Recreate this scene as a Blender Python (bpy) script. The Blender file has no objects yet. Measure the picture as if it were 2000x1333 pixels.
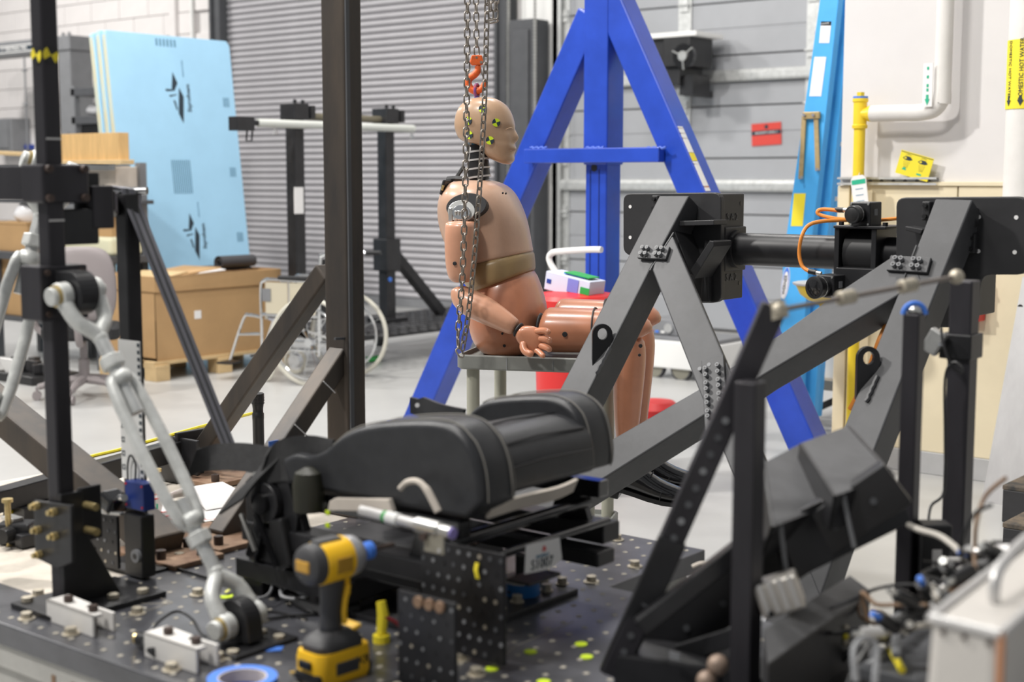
import bpy, bmesh, math, random
from mathutils import Vector, Matrix
random.seed(11)
S = bpy.context.scene
COL = S.collection
# ------------------------------------------------------------------ camera, world, lamps, exposure
HCAM, HEAD, PITCH, FPX = 1.45, math.radians(39), math.radians(6.59), 2778.0
cam_d = bpy.data.cameras.new('camera'); cam = bpy.data.objects.new('camera', cam_d); COL.objects.link(cam)
cam.location = (0, 0, HCAM); cam.rotation_euler = (math.pi/2 - PITCH, 0, HEAD)
cam_d.sensor_width = 36.0; cam_d.lens = 50.0; cam_d.clip_start = 0.05; cam_d.clip_end = 200
cam_d.dof.use_dof = True; cam_d.dof.focus_distance = 4.55; cam_d.dof.aperture_fstop = 2.8; cam_d.dof.aperture_blades = 9
S.camera = cam
W = bpy.data.worlds.new('world'); S.world = W; W.use_nodes = True
bg = W.node_tree.nodes['Background']; bg.inputs[0].default_value = (0.96, 0.98, 1.0, 1); bg.inputs[1].default_value = 0.27
def lamp(name, loc, target, power, size, col=(1, 0.97, 0.93)):
    d = bpy.data.lights.new(name, 'AREA'); d.energy = power; d.shape = 'DISK'; d.size = size; d.color = col
    o = bpy.data.objects.new(name, d); COL.objects.link(o); o.location = loc
    o.rotation_euler = (Vector(target) - Vector(loc)).to_track_quat('-Z', 'Y').to_euler()
    return o
# high-bay lamps hung from the ceiling of the hall, and one added fill lamp
lamp('overhead_lamp', (-7.0, 0.5, 6.2), (-3.0, 6.0, 0.5), 440, 0.45)
lamp('overhead_lamp', (-3.6, 2.9, 6.4), (-3.6, 3.3, 0), 200.0, 0.8)
lamp('overhead_lamp', (-8.5, 6.2, 6.4), (-8.5, 7.0, 0), 205.0, 0.8)
lamp('overhead_lamp', (-5.0, 7.4, 6.4), (-5.0, 7.8, 0), 120.0, 0.8)
lamp('overhead_lamp', (-12.5, 3.0, 6.4), (-12.0, 9.0, 0.5), 240.0, 0.8)
lamp('overhead_lamp', (-16.5, 7.2, 6.4), (-16.5, 9.5, 0.5), 330.0, 0.8)  # fill lamp, added to brighten the block wall beside the shutter
lamp('overhead_lamp', (-2.6, -1.6, 6.4), (-2.2, 1.6, 0), 270.0, 0.8)
S.view_settings.view_transform = 'Standard'; S.view_settings.look = 'None'
S.view_settings.exposure = 0.0; S.view_settings.gamma = 1.0
try: S.view_settings.use_curve_mapping = False
except Exception: pass
# ------------------------------------------------------------------ geometry helpers
V = Vector
_fw = V((-math.sin(HEAD)*math.cos(PITCH), math.cos(HEAD)*math.cos(PITCH), -math.sin(PITCH)))
_rt = V((math.cos(HEAD), math.sin(HEAD), 0)); _up = _rt.cross(_fw); _c = V((0, 0, HCAM))
# where a sight line of the photograph meets a real plane of the hall (floor height z, wall plane y, plane x) or a distance
def _ray(x, y): return _fw + _rt*((x-1000)/FPX) - _up*((y-666.5)/FPX)
def G(x, y, z=0.0): r = _ray(x, y); return _c + r*((z-HCAM)/r.z)
def PY(x, y, Y): r = _ray(x, y); return _c + r*(Y/r.y)
def PX(x, y, X): r = _ray(x, y); return _c + r*(X/r.x)
def PD(x, y, d): return _c + _ray(x, y)*d
def px_to_m(d): return d/FPX
def frame_from(d, up=(0, 0, 1)):
    d = V(d).normalized(); up = V(up)
    if abs(d.dot(up.normalized())) > 0.999: up = V((0, 1, 0))
    s = d.cross(up).normalized(); u = s.cross(d).normalized()
    return d, s, u
class MB:
    def __init__(s): s.v = []; s.f = []; s.m = []
    def add(s, vs, fs, m=0):
        b = len(s.v); s.v += [V(p) for p in vs]; s.f += [[b+i for i in f] for f in fs]; s.m += [m]*len(fs); return s
    def box(s, c, d, R=None, m=0):
        c = V(c); h = V(d)*0.5; vs = []
        for sx in (-1, 1):
            for sy in (-1, 1):
                for sz in (-1, 1):
                    p = V((sx*h.x, sy*h.y, sz*h.z)); vs.append(c + (R @ p if R else p))
        return s.add(vs, [(0,1,3,2),(4,6,7,5),(0,4,5,1),(2,3,7,6),(0,2,6,4),(1,5,7,3)], m)
    def box2(s, a, b, m=0):
        a, b = V(a), V(b); return s.box((a+b)/2, [abs(b[i]-a[i]) for i in range(3)], None, m)
    def bar(s, p0, p1, w, h, up=(0, 0, 1), m=0):
        p0, p1 = V(p0), V(p1); d, sd, u = frame_from(p1-p0, up); vs = []
        for p in (p0, p1):
            for a, b in ((-1,-1),(1,-1),(1,1),(-1,1)): vs.append(p + sd*(a*w/2) + u*(b*h/2))
        return s.add(vs, [(3,2,1,0),(4,5,6,7),(0,1,5,4),(1,2,6,5),(2,3,7,6),(3,0,4,7)], m)
    def hollow(s, p0, p1, w, h, t=0.005, up=(0, 0, 1), m=0):
        p0, p1 = V(p0), V(p1); d, sd, u = frame_from(p1-p0, up); vs = []
        for p in (p0, p1):
            for k in (0, t):
                for a, b in ((-1,-1),(1,-1),(1,1),(-1,1)): vs.append(p + sd*(a*(w/2-k)) + u*(b*(h/2-k)))
        fs = []
        for i in range(4):
            j = (i+1) % 4
            fs += [(i, j, 8+j, 8+i), (4+j, 4+i, 12+i, 12+j), (j, i, 4+i, 4+j), (8+i, 8+j, 12+j, 12+i)]
        return s.add(vs, fs, m)
    def ring(s, c, ax, r, n, up=(0, 0, 1)):
        d, a, b = frame_from(ax, up); return [V(c) + a*(r*math.cos(2*math.pi*i/n)) + b*(r*math.sin(2*math.pi*i/n)) for i in range(n)]
    def loft(s, rings, cap0=True, cap1=True, m=0, closed=False):
        n = len(rings[0]); vs = [p for r in rings for p in r]; fs = []; k = len(rings)
        for i in range(k if closed else k-1):
            a, b = i*n, ((i+1) % k)*n
            for j in range(n): q = (j+1) % n; fs.append((a+j, a+q, b+q, b+j))
        if not closed:
            if cap0: fs.append(tuple(range(n-1, -1, -1)))
            if cap1: fs.append(tuple(range((k-1)*n, k*n)))
        return s.add(vs, fs, m)
    def cyl(s, p0, p1, r0, r1=None, n=16, m=0):
        p0, p1 = V(p0), V(p1); r1 = r0 if r1 is None else r1
        return s.loft([s.ring(p0, p1-p0, r0, n), s.ring(p1, p1-p0, r1, n)], m=m)
    def pipe(s, p0, p1, ro, ri, n=20, m=0):
        p0, p1 = V(p0), V(p1); d = p1-p0
        return s.loft([s.ring(p0, d, ri, n), s.ring(p0, d, ro, n), s.ring(p1, d, ro, n), s.ring(p1, d, ri, n)], m=m, closed=True)
    def lathe(s, prof, o=(0,0,0), ax=(0,0,1), n=20, m=0):
        o, ax = V(o), V(ax).normalized()
        return s.loft([s.ring(o + ax*z, ax, max(r, 1e-4), n) for r, z in prof], m=m)
    def tube(s, path, r, n=8, m=0, closed=False):
        P = [V(p) for p in path]; k = len(P); rr = r if isinstance(r, (list, tuple)) else [r]*k; rings = []; nrm = None
        for i in range(k):
            a = P[(i-1) % k] if (closed or i > 0) else P[i]; b = P[(i+1) % k] if (closed or i < k-1) else P[i]
            t = (b-a)
            t = t.normalized() if t.length > 1e-9 else V((0,0,1))
            if nrm is None: nrm = frame_from(t)[1]
            nrm = (nrm - t*nrm.dot(t)); nrm = nrm.normalized() if nrm.length > 1e-6 else frame_from(t)[1]
            bn = t.cross(nrm)
            rings.append([P[i] + (nrm*math.cos(2*math.pi*j/n) + bn*math.sin(2*math.pi*j/n))*rr[i] for j in range(n)])
        return s.loft(rings, m=m, closed=closed)
    def prism(s, poly, o, ex, ey, t, m=0):
        o, ex, ey = V(o), V(ex), V(ey); ez = ex.cross(ey).normalized(); n = len(poly)
        a = [o + ex*x + ey*y for x, y in poly]; b = [p + ez*t for p in a]
        area = sum(poly[i][0]*poly[(i+1) % n][1] - poly[(i+1) % n][0]*poly[i][1] for i in range(n))
        fs = [tuple(range(n-1, -1, -1)), tuple(range(n, 2*n))] + [(i, (i+1) % n, n+(i+1) % n, n+i) for i in range(n)]
        if area*t < 0: fs = [tuple(reversed(f)) for f in fs]
        return s.add(a+b, fs, m)
    def ball(s, c, r, n=12, m=0, R=None):
        r = V((r, r, r)) if not hasattr(r, '__len__') else V(r); c = V(c); rings = []
        for i in range(n+1):
            th = math.pi*i/n; rings.append([c + ((R @ V((r.x*math.sin(th)*math.cos(q), r.y*math.sin(th)*math.sin(q), -r.z*math.cos(th)))) if R else V((r.x*math.sin(th)*math.cos(q), r.y*math.sin(th)*math.sin(q), -r.z*math.cos(th)))) for q in [2*math.pi*j/(2*n) for j in range(2*n)]])
        return s.loft(rings, cap0=False, cap1=False, m=m)
    def strip(s, path, wv, t=0.002, m=0):
        # a ribbon of real thickness: path points, width vectors
        rings = []
        k = len(path); P = [V(p) for p in path]
        for i in range(k):
            w = V(wv[i] if isinstance(wv, list) else wv); tg = (P[min(i+1, k-1)]-P[max(i-1, 0)]).normalized(); nn = tg.cross(w).normalized()*t/2
            rings.append([P[i]-w/2-nn, P[i]+w/2-nn, P[i]+w/2+nn, P[i]-w/2+nn])
        return s.loft(rings, m=m)
    def build(s, name, mats, parent=None, world=True, smooth=False, bevel=0, seg=2, sub=0, angle=35):
        me = bpy.data.meshes.new(name); me.from_pydata([tuple(p) for p in s.v], [], s.f)
        if not isinstance(mats, (list, tuple)): mats = [mats]
        for mt in mats: me.materials.append(mt)
        if len(mats) > 1: me.polygons.foreach_set('material_index', s.m)
        bm = bmesh.new(); bm.from_mesh(me); bmesh.ops.remove_doubles(bm, verts=bm.verts, dist=1e-6); bmesh.ops.recalc_face_normals(bm, faces=bm.faces)
        if smooth:
            for f in bm.faces: f.smooth = True
            ca = math.radians(angle)
            for e in bm.edges:
                if len(e.link_faces) == 2 and e.calc_face_angle(0) > ca and not sub: e.smooth = False
        bm.to_mesh(me); bm.free(); me.update()
        o = bpy.data.objects.new(name, me); COL.objects.link(o)
        if bevel:
            md = o.modifiers.new('bevel', 'BEVEL'); md.width = bevel; md.segments = seg; md.limit_method = 'ANGLE'; md.angle_limit = math.radians(40)
        if sub:
            md = o.modifiers.new('sub', 'SUBSURF'); md.levels = sub; md.render_levels = sub
        if parent: adopt(o, parent, world)
        return o
def adopt(o, parent, world=True):
    o.parent = parent
    if world:
        m = Matrix.Identity(4); q = parent
        while q is not None:
            m = (q.matrix_parent_inverse @ q.matrix_basis if q.parent else q.matrix_basis) @ m; q = q.parent
        o.matrix_parent_inverse = m.inverted()
    return o
def tag(o, label=None, cat=None, group=None, kind=None):
    if label: o['label'] = label
    if cat: o['category'] = cat
    if group: o['group'] = group
    if kind: o['kind'] = kind
    return o
def thing(name, label, cat, loc=(0,0,0), rz=0, group=None):
    o = bpy.data.objects.new(name, None); COL.objects.link(o); o.location = loc; o.rotation_euler = (0, 0, rz); o.empty_display_size = 0.05
    return tag(o, label, cat, group)
def inst(src, name, mat4, parent, world=True):
    o = bpy.data.objects.new(name, src.data); COL.objects.link(o)
    for md in src.modifiers:
        n = o.modifiers.new(md.name, md.type)
        for a in ('width', 'segments', 'limit_method', 'angle_limit', 'levels', 'render_levels'):
            if hasattr(md, a): setattr(n, a, getattr(md, a))
    o.matrix_basis = mat4
    if parent: adopt(o, parent, world)
    return o
def TR(p, ex=None, ey=None, ez=None, s=1.0):
    m = Matrix.Identity(4)
    if ex is not None:
        for i, a in enumerate((ex, ey, ez)):
            for j in range(3): m[j][i] = V(a)[j]*s
    for j in range(3): m[j][3] = V(p)[j]
    return m
def rot_to(p, d, up=(0,0,1), s=1.0):   # local +Z along d
    d, a, b = frame_from(d, up); return TR(p, a, b, d, s) if a.cross(b).dot(d) > 0 else TR(p, b, a, d, s)
def writing(name, txt, size, o, ex, ey, mat, parent=None, align='CENTER', depth=0.0006, bold=0.0, sx=1.0):
    cu = bpy.data.curves.new(name, 'FONT'); cu.body = txt; cu.size = size; cu.align_x = align; cu.align_y = 'CENTER'; cu.extrude = depth; cu.resolution_u = 2; cu.offset = bold
    t = bpy.data.objects.new('tmp_text', cu); COL.objects.link(t)
    dg = bpy.context.evaluated_depsgraph_get(); me = bpy.data.meshes.new_from_object(t.evaluated_get(dg)); bpy.data.objects.remove(t)
    me.name = name; me.materials.clear(); me.materials.append(mat)
    ob = bpy.data.objects.new(name, me); COL.objects.link(ob); ex, ey = V(ex).normalized(), V(ey).normalized()
    ob.matrix_basis = TR(o, ex*sx, ey, ex.cross(ey))
    if parent: adopt(ob, parent)
    return ob
def arc(c, r, a0, a1, n, ex, ey): return [V(c) + V(ex)*(r*math.cos(a0+(a1-a0)*i/n)) + V(ey)*(r*math.sin(a0+(a1-a0)*i/n)) for i in range(n+1)]
def smoothpath(pts, k=6):
    P = [V(p) for p in pts]; out = []
    for i in range(len(P)-1):
        a, b, c, d = P[max(i-1, 0)], P[i], P[i+1], P[min(i+2, len(P)-1)]
        for j in range(k):
            t = j/k; out.append(0.5*((2*b) + (c-a)*t + (2*a-5*b+4*c-d)*t*t + (3*b-a-3*c+d)*t**3))
    return out + [P[-1]]
def rrect(w, h, r, n=5):
    out = []
    for cx, cy, a in ((w/2-r, h/2-r, 0), (-w/2+r, h/2-r, 90), (-w/2+r, -h/2+r, 180), (w/2-r, -h/2+r, 270)):
        for i in range(n+1): t = math.radians(a+90*i/n); out.append((cx+r*math.cos(t), cy+r*math.sin(t)))
    return out
# ------------------------------------------------------------------ materials
def M(name, col, rough=0.5, metal=0.0, var=0.0, scale=8.0, bump=0.0, bscale=60.0, col2=None, coat=0.0, spec=None, stretch=None, trans=0.0, alpha=1.0):
    m = bpy.data.materials.new(name); m.use_nodes = True; nt = m.node_tree; b = nt.nodes['Principled BSDF']
    c = (*col, 1); b.inputs['Base Color'].default_value = c; b.inputs['Roughness'].default_value = rough; b.inputs['Metallic'].default_value = metal
    if coat: b.inputs['Coat Weight'].default_value = coat; b.inputs['Coat Roughness'].default_value = 0.12
    if spec is not None: b.inputs['Specular IOR Level'].default_value = spec
    if trans: b.inputs['Transmission Weight'].default_value = trans
    if alpha < 1: b.inputs['Alpha'].default_value = alpha
    if var or col2 or bump:
        tc = nt.nodes.new('ShaderNodeTexCoord'); mp = nt.nodes.new('ShaderNodeMapping'); nt.links.new(tc.outputs['Object'], mp.inputs[0])
        if stretch: mp.inputs['Scale'].default_value = stretch
    if var or col2:
        nz = nt.nodes.new('ShaderNodeTexNoise'); nz.inputs['Scale'].default_value = scale; nz.inputs['Detail'].default_value = 6; nz.inputs['Roughness'].default_value = 0.65
        nt.links.new(mp.outputs[0], nz.inputs['Vector'])
        rp = nt.nodes.new('ShaderNodeValToRGB'); nt.links.new(nz.outputs['Fac'], rp.inputs[0])
        c2 = col2 if col2 else tuple(min(1, x*(1+var)+var*0.02) for x in col); c1 = tuple(max(0, x*(1-var)) for x in col) if not col2 else col
        rp.color_ramp.elements[0].position = 0.36; rp.color_ramp.elements[0].color = (*c1, 1); rp.color_ramp.elements[1].position = 0.66; rp.color_ramp.elements[1].color = (*c2, 1)
        nt.links.new(rp.outputs[0], b.inputs['Base Color'])
    if bump:
        n2 = nt.nodes.new('ShaderNodeTexNoise'); n2.inputs['Scale'].default_value = bscale; n2.inputs['Detail'].default_value = 4; nt.links.new(mp.outputs[0], n2.inputs['Vector'])
        bp = nt.nodes.new('ShaderNodeBump'); bp.inputs['Strength'].default_value = bump; bp.inputs['Distance'].default_value = 0.004
        nt.links.new(n2.outputs['Fac'], bp.inputs['Height']); nt.links.new(bp.outputs[0], b.inputs['Normal'])
    return m
def scratched(name, col, scr, rough, amount=0.72, scale=14, metal=0.0, stretch=(1, 1, 1), var=0.2):
    m = M(name, col, rough, metal, var=var, scale=5, bump=0.02, bscale=60); nt = m.node_tree; b = nt.nodes['Principled BSDF']
    old = b.inputs['Base Color'].links[0].from_socket
    tc = nt.nodes.new('ShaderNodeTexCoord'); mp = nt.nodes.new('ShaderNodeMapping'); mp.inputs['Scale'].default_value = stretch; nt.links.new(tc.outputs['Object'], mp.inputs[0])
    nz = nt.nodes.new('ShaderNodeTexNoise'); nz.inputs['Scale'].default_value = scale; nz.inputs['Detail'].default_value = 10; nz.inputs['Roughness'].default_value = 0.8; nz.inputs['Distortion'].default_value = 0.6
    nt.links.new(mp.outputs[0], nz.inputs['Vector'])
    rp = nt.nodes.new('ShaderNodeValToRGB'); rp.color_ramp.elements[0].position = amount; rp.color_ramp.elements[1].position = amount+0.03; nt.links.new(nz.outputs['Fac'], rp.inputs[0])
    mx = nt.nodes.new('ShaderNodeMix'); mx.data_type = 'RGBA'; nt.links.new(rp.outputs[0], mx.inputs['Factor']); nt.links.new(old, mx.inputs['A']); mx.inputs['B'].default_value = (*scr, 1)
    nt.links.new(mx.outputs['Result'], b.inputs['Base Color'])
    return m
m_floor = M('epoxy_floor', (0.45, 0.45, 0.44), 0.32, var=0.05, scale=1.6, bump=0.02, bscale=5)
m_wallw = M('white_wall', (0.68, 0.66, 0.65), 0.75, var=0.02, scale=3)
m_block = M('painted_block', (0.72, 0.69, 0.68), 0.8, var=0.03, scale=4, bump=0.15, bscale=30)
m_cream = M('cream_panel', (0.74, 0.65, 0.46), 0.6, var=0.04, scale=3)
m_basegrey = M('grey_base', (0.42, 0.42, 0.42), 0.5, var=0.06)
m_slat = M('shutter_steel', (0.46, 0.45, 0.47), 0.45, 0.15, var=0.06, scale=1.2)
m_slatdark = M('shutter_gap', (0.10, 0.10, 0.11), 0.7)
m_door2 = M('sectional_door', (0.37, 0.38, 0.40), 0.5, 0.1, var=0.04, scale=2)
m_galv = M('galvanised', (0.60, 0.61, 0.60), 0.42, 0.55, var=0.12, scale=22, bump=0.08, bscale=50)
m_galvcast = M('galvanised_casting', (0.62, 0.63, 0.61), 0.48, 0.3, var=0.12, scale=30, bump=0.2, bscale=70)
m_dkgrey = M('dark_grey_paint', (0.075, 0.078, 0.085), 0.5, var=0.08)
m_mgrey = M('mid_grey_paint', (0.20, 0.205, 0.215), 0.5, var=0.06)
m_blue = M('blue_enamel', (0.012, 0.055, 0.42), 0.34, var=0.12, scale=4, coat=0.25)
m_ladder = M('ladder_fibreglass', (0.07, 0.40, 0.80), 0.45, var=0.05)
m_brassy = M('zinc_brass', (0.48, 0.36, 0.17), 0.45, 0.5, var=0.15, scale=20)
m_black = scratched('black_machine_paint', (0.020, 0.020, 0.022), (0.45, 0.45, 0.45), 0.5, amount=0.80, scale=9)
m_grey_arm = scratched('grey_black_enamel', (0.052, 0.053, 0.057), (0.55, 0.55, 0.55), 0.50, amount=0.77, scale=6)
m_blackp = M('black_plastic', (0.012, 0.012, 0.013), 0.4, var=0.15)
m_blackm = M('black_metal', (0.016, 0.016, 0.018), 0.38, 0.1, var=0.2, scale=10)
m_blackgloss = M('black_gloss', (0.008, 0.008, 0.009), 0.12, coat=0.6)
m_strut = M('black_strut', (0.030, 0.028, 0.033), 0.42, 0.3, var=0.2, scale=12, stretch=(1, 1, .2))
m_rusty = M('mill_scale_steel', (0.036, 0.032, 0.030), 0.50, 0.25, col2=(0.080, 0.062, 0.047), scale=7, stretch=(1, 1, 0.25), bump=0.06, bscale=40)
m_rustplate = M('rusty_plate', (0.16, 0.085, 0.05), 0.75, 0.1, col2=(0.30, 0.20, 0.13), scale=16, bump=0.2)
m_bed = scratched('bed_plate_black', (0.062, 0.063, 0.072), (0.42, 0.40, 0.36), 0.30, amount=0.72, scale=26, var=0.3)
m_bed.node_tree.nodes['Principled BSDF'].inputs['Coat Weight'].default_value = 0.35; m_bed.node_tree.nodes['Principled BSDF'].inputs['Coat Roughness'].default_value = 0.28
m_concrete = M('concrete_base', (0.48, 0.47, 0.44), 0.8, var=0.12, scale=5, bump=0.2)
m_grout = M('gritty_beige_grout', (0.56, 0.51, 0.44), 0.85, var=0.1, scale=14, bump=0.3, bscale=120)
m_plug = M('hole_plug', (0.40, 0.37, 0.31), 0.55, 0.2, var=0.2, scale=40)
m_bolt = M('zinc_bolt', (0.50, 0.45, 0.36), 0.45, 0.5, var=0.2, scale=60)
m_brass = M('yellow_zinc_bolt', (0.60, 0.47, 0.22), 0.35, 0.75, var=0.2, scale=50)
m_boltdark = M('rust_dark_bolt', (0.07, 0.048, 0.04), 0.6, 0.3, var=0.2, scale=40)
m_chrome = M('chrome', (0.78, 0.79, 0.80), 0.14, 1.0)
m_steel = M('bright_steel', (0.62, 0.62, 0.60), 0.3, 0.85, var=0.1, scale=20)
m_alu = M('brushed_aluminium', (0.60, 0.59, 0.58), 0.42, 0.5, var=0.06, scale=30, stretch=(1, 1, 0.1))
m_leather = M('black_leather', (0.024, 0.025, 0.028), 0.40, var=0.1, scale=40, bump=0.15, bscale=400)
m_fabricb = M('black_fabric', (0.020, 0.020, 0.021), 0.85, var=0.15, scale=60, bump=0.2, bscale=300)
m_stitch = M('grey_thread', (0.22, 0.21, 0.19), 0.8)
m_webbing = M('seat_webbing', (0.22, 0.22, 0.25), 0.6, var=0.05, scale=60)
m_paper = M('white_paper', (0.82, 0.81, 0.80), 0.8)
m_felt = M('pale_felt', (0.62, 0.56, 0.49), 0.9, var=0.06)
m_yellow = M('tool_yellow', (0.92, 0.53, 0.012), 0.42, var=0.04)
m_ypipe = M('pipe_yellow', (0.86, 0.62, 0.03), 0.4, var=0.04)
m_ylab = M('label_yellow', (0.82, 0.68, 0.03), 0.6)
m_lime = M('lime_marker', (0.62, 0.80, 0.02), 0.6)
m_ltape = M('lime_tape', (0.62, 0.62, 0.13), 0.6)
m_red = M('red_plastic', (0.66, 0.025, 0.025), 0.4)
m_redsign = M('red_sign', (0.62, 0.055, 0.04), 0.6)
m_btape = M('blue_masking_tape', (0.06, 0.20, 0.70), 0.6)
m_navy = M('navy_core', (0.015, 0.045, 0.30), 0.5)
m_foam = M('blue_foam_board', (0.36, 0.62, 0.83), 0.75, var=0.03, scale=3)
m_foamedge = M('foam_edge', (0.55, 0.66, 0.62), 0.8, col2=(0.66, 0.60, 0.40), scale=3)
m_ink = M('black_ink', (0.02, 0.035, 0.05), 0.7)
m_inkg = M('grey_ink', (0.13, 0.27, 0.38), 0.8)
m_card = M('corrugated_cardboard', (0.45, 0.28, 0.13), 0.8, var=0.06, scale=3)
m_ply = M('oak_plywood', (0.62, 0.40, 0.17), 0.6, var=0.12, scale=6, stretch=(5, 5, 0.6))
m_pine = M('pine_wood', (0.58, 0.42, 0.22), 0.7, var=0.12, scale=6, stretch=(1, 1, 1))
m_taupe = M('taupe_plastic', (0.27, 0.24, 0.24), 0.5, var=0.03)
m_bag = M('clear_bag', (0.78, 0.78, 0.80), 0.25, bump=0.6, bscale=14)
m_cartgrey = M('cart_grey_plastic', (0.20, 0.205, 0.19), 0.55, var=0.05)
m_cartleg = M('cart_leg', (0.36, 0.355, 0.29), 0.45, var=0.04)
m_white = M('white_paint', (0.80, 0.80, 0.78), 0.45)
m_insul = M('white_pipe_jacket', (0.70, 0.68, 0.65), 0.65, var=0.03, scale=10, bump=0.5, bscale=16)
m_green = M('green_ink', (0.02, 0.42, 0.24), 0.7)
m_greenp = M('green_plastic', (0.03, 0.36, 0.07), 0.45)
m_orange = M('orange_cable', (0.86, 0.30, 0.05), 0.5)
m_orhook = M('orange_hook', (0.72, 0.12, 0.02), 0.45, var=0.2, scale=50)
m_chain = M('worn_chain', (0.26, 0.23, 0.20), 0.38, 0.6, var=0.3, scale=70)
m_tire = M('pale_tyre', (0.60, 0.58, 0.50), 0.7)
m_grille = M('grey_rubber', (0.05, 0.05, 0.055), 0.7)
# ================================================================== the hall
YB = 11.6
f = MB().box2((-24, -4, -0.1), (4, YB+0.3, 0)).build('floor', m_floor); tag(f, kind='structure', label='pale grey epoxy floor of the test hall')
wb = MB().box2((-24, YB+0.05, 0), (-3.0, YB+0.3, 6.0)).build('wall_back', m_wallw); tag(wb, kind='structure', label='pale wall of painted concrete blocks behind the equipment')
# painted blocks beside the shutter, each a piece of its own
bh, bw = 0.27, 0.62
blk = MB().box((0, 0, 0), (bw-0.008, 0.06, bh-0.008)).build('block', m_block, wb, bevel=0.004); blk.matrix_basis = TR((-20.4, YB+0.03, bh/2))
for r in range(15):
    for c in range(11):
        if r == 0 and c == 0: continue
        x = -20.4 + c*bw + (bw/2 if r % 2 else 0)
        if x + bw/2 > -14.0: continue
        inst(blk, 'block', TR((x, YB+0.03, bh/2+r*bh)), wb)
fill = MB()
for r in range(1, 15, 2): fill.box2((-20.73, YB, r*bh+0.004), (-20.41, YB+0.06, (r+1)*bh-0.004))
fill.build('half_block', m_block, wb)
tr = MB().box2((-14.95, YB-0.05, 0), (-14.83, YB+0.02, 4.6)).build('trim_1', m_block); tag(tr, kind='structure', label='pale vertical conduit cover on the block wall')
tr = MB().cyl((-14.52, YB-0.03, 0), (-14.52, YB-0.03, 4.6), 0.025).build('trim_2', m_white, smooth=True); tag(tr, kind='structure', label='thin vertical conduit beside the roller shutter')
# ---- roller shutter
xl, xr = PY(452, 345, YB).x, PY(988, 345, YB).x
d1 = thing('door_1', 'grey corrugated steel roller shutter', 'shutter', ((xl+xr)/2, YB, 0)); d1['kind'] = 'structure'; del d1['category']
ph = 0.0735
MB().box2((xl, YB-0.01, 0), (xr, YB+0.04, 4.5)).build('shutter_back', m_slatdark, d1)
prof = [(0, 0.004), (-0.012, 0.009), (-0.021, 0.022), (-0.024, 0.036), (-0.021, 0.050), (-0.012, 0.061), (0, 0.0655)]
sl = MB(); L = xr-xl
sl.prism([(y, z) for y, z in prof], (-L/2, 0, 0), (0, 1, 0), (0, 0, 1), L)
sl = sl.build('slat', m_slat, d1, smooth=True, angle=50); sl.matrix_basis = TR(((xl+xr)/2, YB-0.012, 0.10))
for i in range(1, 60): inst(sl, 'slat', TR(((xl+xr)/2, YB-0.012, 0.10+i*ph)), d1)
MB().box2((xl, YB-0.05, 0), (xr, YB-0.01, 0.10)).build('bottom_bar', m_mgrey, d1, bevel=0.005)
for k, (a, b) in enumerate(((xl-0.14, xl+0.03), (xr-0.02, xr+0.13))):
    g = MB(); g.box2((a, YB-0.16, 0), (b, YB+0.02, 4.5)); g.box2((a+0.02, YB-0.20, 0), (a+0.06, YB-0.16, 4.5)); g.build('guide_rail', m_dkgrey, d1, bevel=0.004)
# ---- charcoal boxed column with a pull chain, pale column, between the two doors
a, b = PY(1006, 300, 11.35).x, PY(1054, 300, 11.35).x; zt = PY(1030, 38, 11.3).z
cb = MB(); cb.box2((a, 11.25, 0), (b, 11.5, zt)); cb.box2((a+0.05, 11.22, 0.1), (b-0.05, 11.25, zt-0.1)); cb = cb.build('column_cover', m_dkgrey, bevel=0.012)
tag(cb, 'tall charcoal metal cover beside the roller shutter', 'cover')
a2, b2 = PY(1062, 300, YB).x, PY(1092, 300, YB).x
t3 = MB().box2((a2-0.25, YB-0.06, 0), (b2, YB+0.04, 4.6)).build('trim_3', m_white, bevel=0.01); tag(t3, kind='structure', label='pale door jamb between the roller shutter and sectional door')
def pull_chain(name, px, y0, y1, Y, label):
    p0, p1 = PY(px, y0, Y), PY(px, y1, Y); p1.x = p0.x; n = int((p0.z-p1.z)/0.035); path = []; rr = []
    for i in range(n*3+1): path.append(p0.lerp(p1, i/(n*3))); rr.append((0.008, 0.019, 0.019)[i % 3])
    o = MB().tube(path, rr, 6).build(name, m_steel, smooth=True); tag(o, label, 'chain')
pull_chain('pull_chain', 1045, -40, 330, 11.18, 'thin silver chain hanging in front of the charcoal column cover')
pull_chain('pull_chain', 993, -40, 370, 11.36, 'thin silver chain hanging along the shutter guide rail')
# ---- sectional door
xl2, xr2 = PY(1096, 345, YB).x, -5.2
d2 = thing('door_2', 'grey sectional overhead door with steel struts', 'door', ((xl2+xr2)/2, YB, 0)); d2['kind'] = 'structure'; del d2['category']
zs = [0.02, 0.62, 1.10, 1.62, 2.10, 2.56, 3.04, 3.52, 4.0, 4.48]
for z0, z1 in zip(zs, zs[1:]):
    h = z1-z0
    pr = [(0.03, 0.006), (-0.015, 0.006), (-0.02, 0.012), (-0.02, h*0.46), (-0.012, h*0.475), (-0.012, h*0.505), (-0.02, h*0.52), (-0.02, h-0.012), (-0.015, h-0.006), (0.03, h-0.006)]
    o = MB().prism(pr, (xl2, 0, 0), (0, 1, 0), (0, 0, 1), xr2-xl2).build('door_panel', m_door2, d2); o.matrix_basis = TR((0, YB, z0)); adopt(o, d2)
for z in (1.32, 2.32, 3.30):
    s_ = MB().prism([(0, 0), (-0.07, 0.0), (-0.075, 0.02), (-0.075, 0.07), (-0.06, 0.10), (0, 0.11), (0, 0.09), (-0.05, 0.08), (-0.055, 0.03), (0, 0.02)], (xl2, YB-0.02, z), (0, 1, 0), (0, 0, 1), xr2-xl2)
    s_.build('strut', m_galv, d2)
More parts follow.
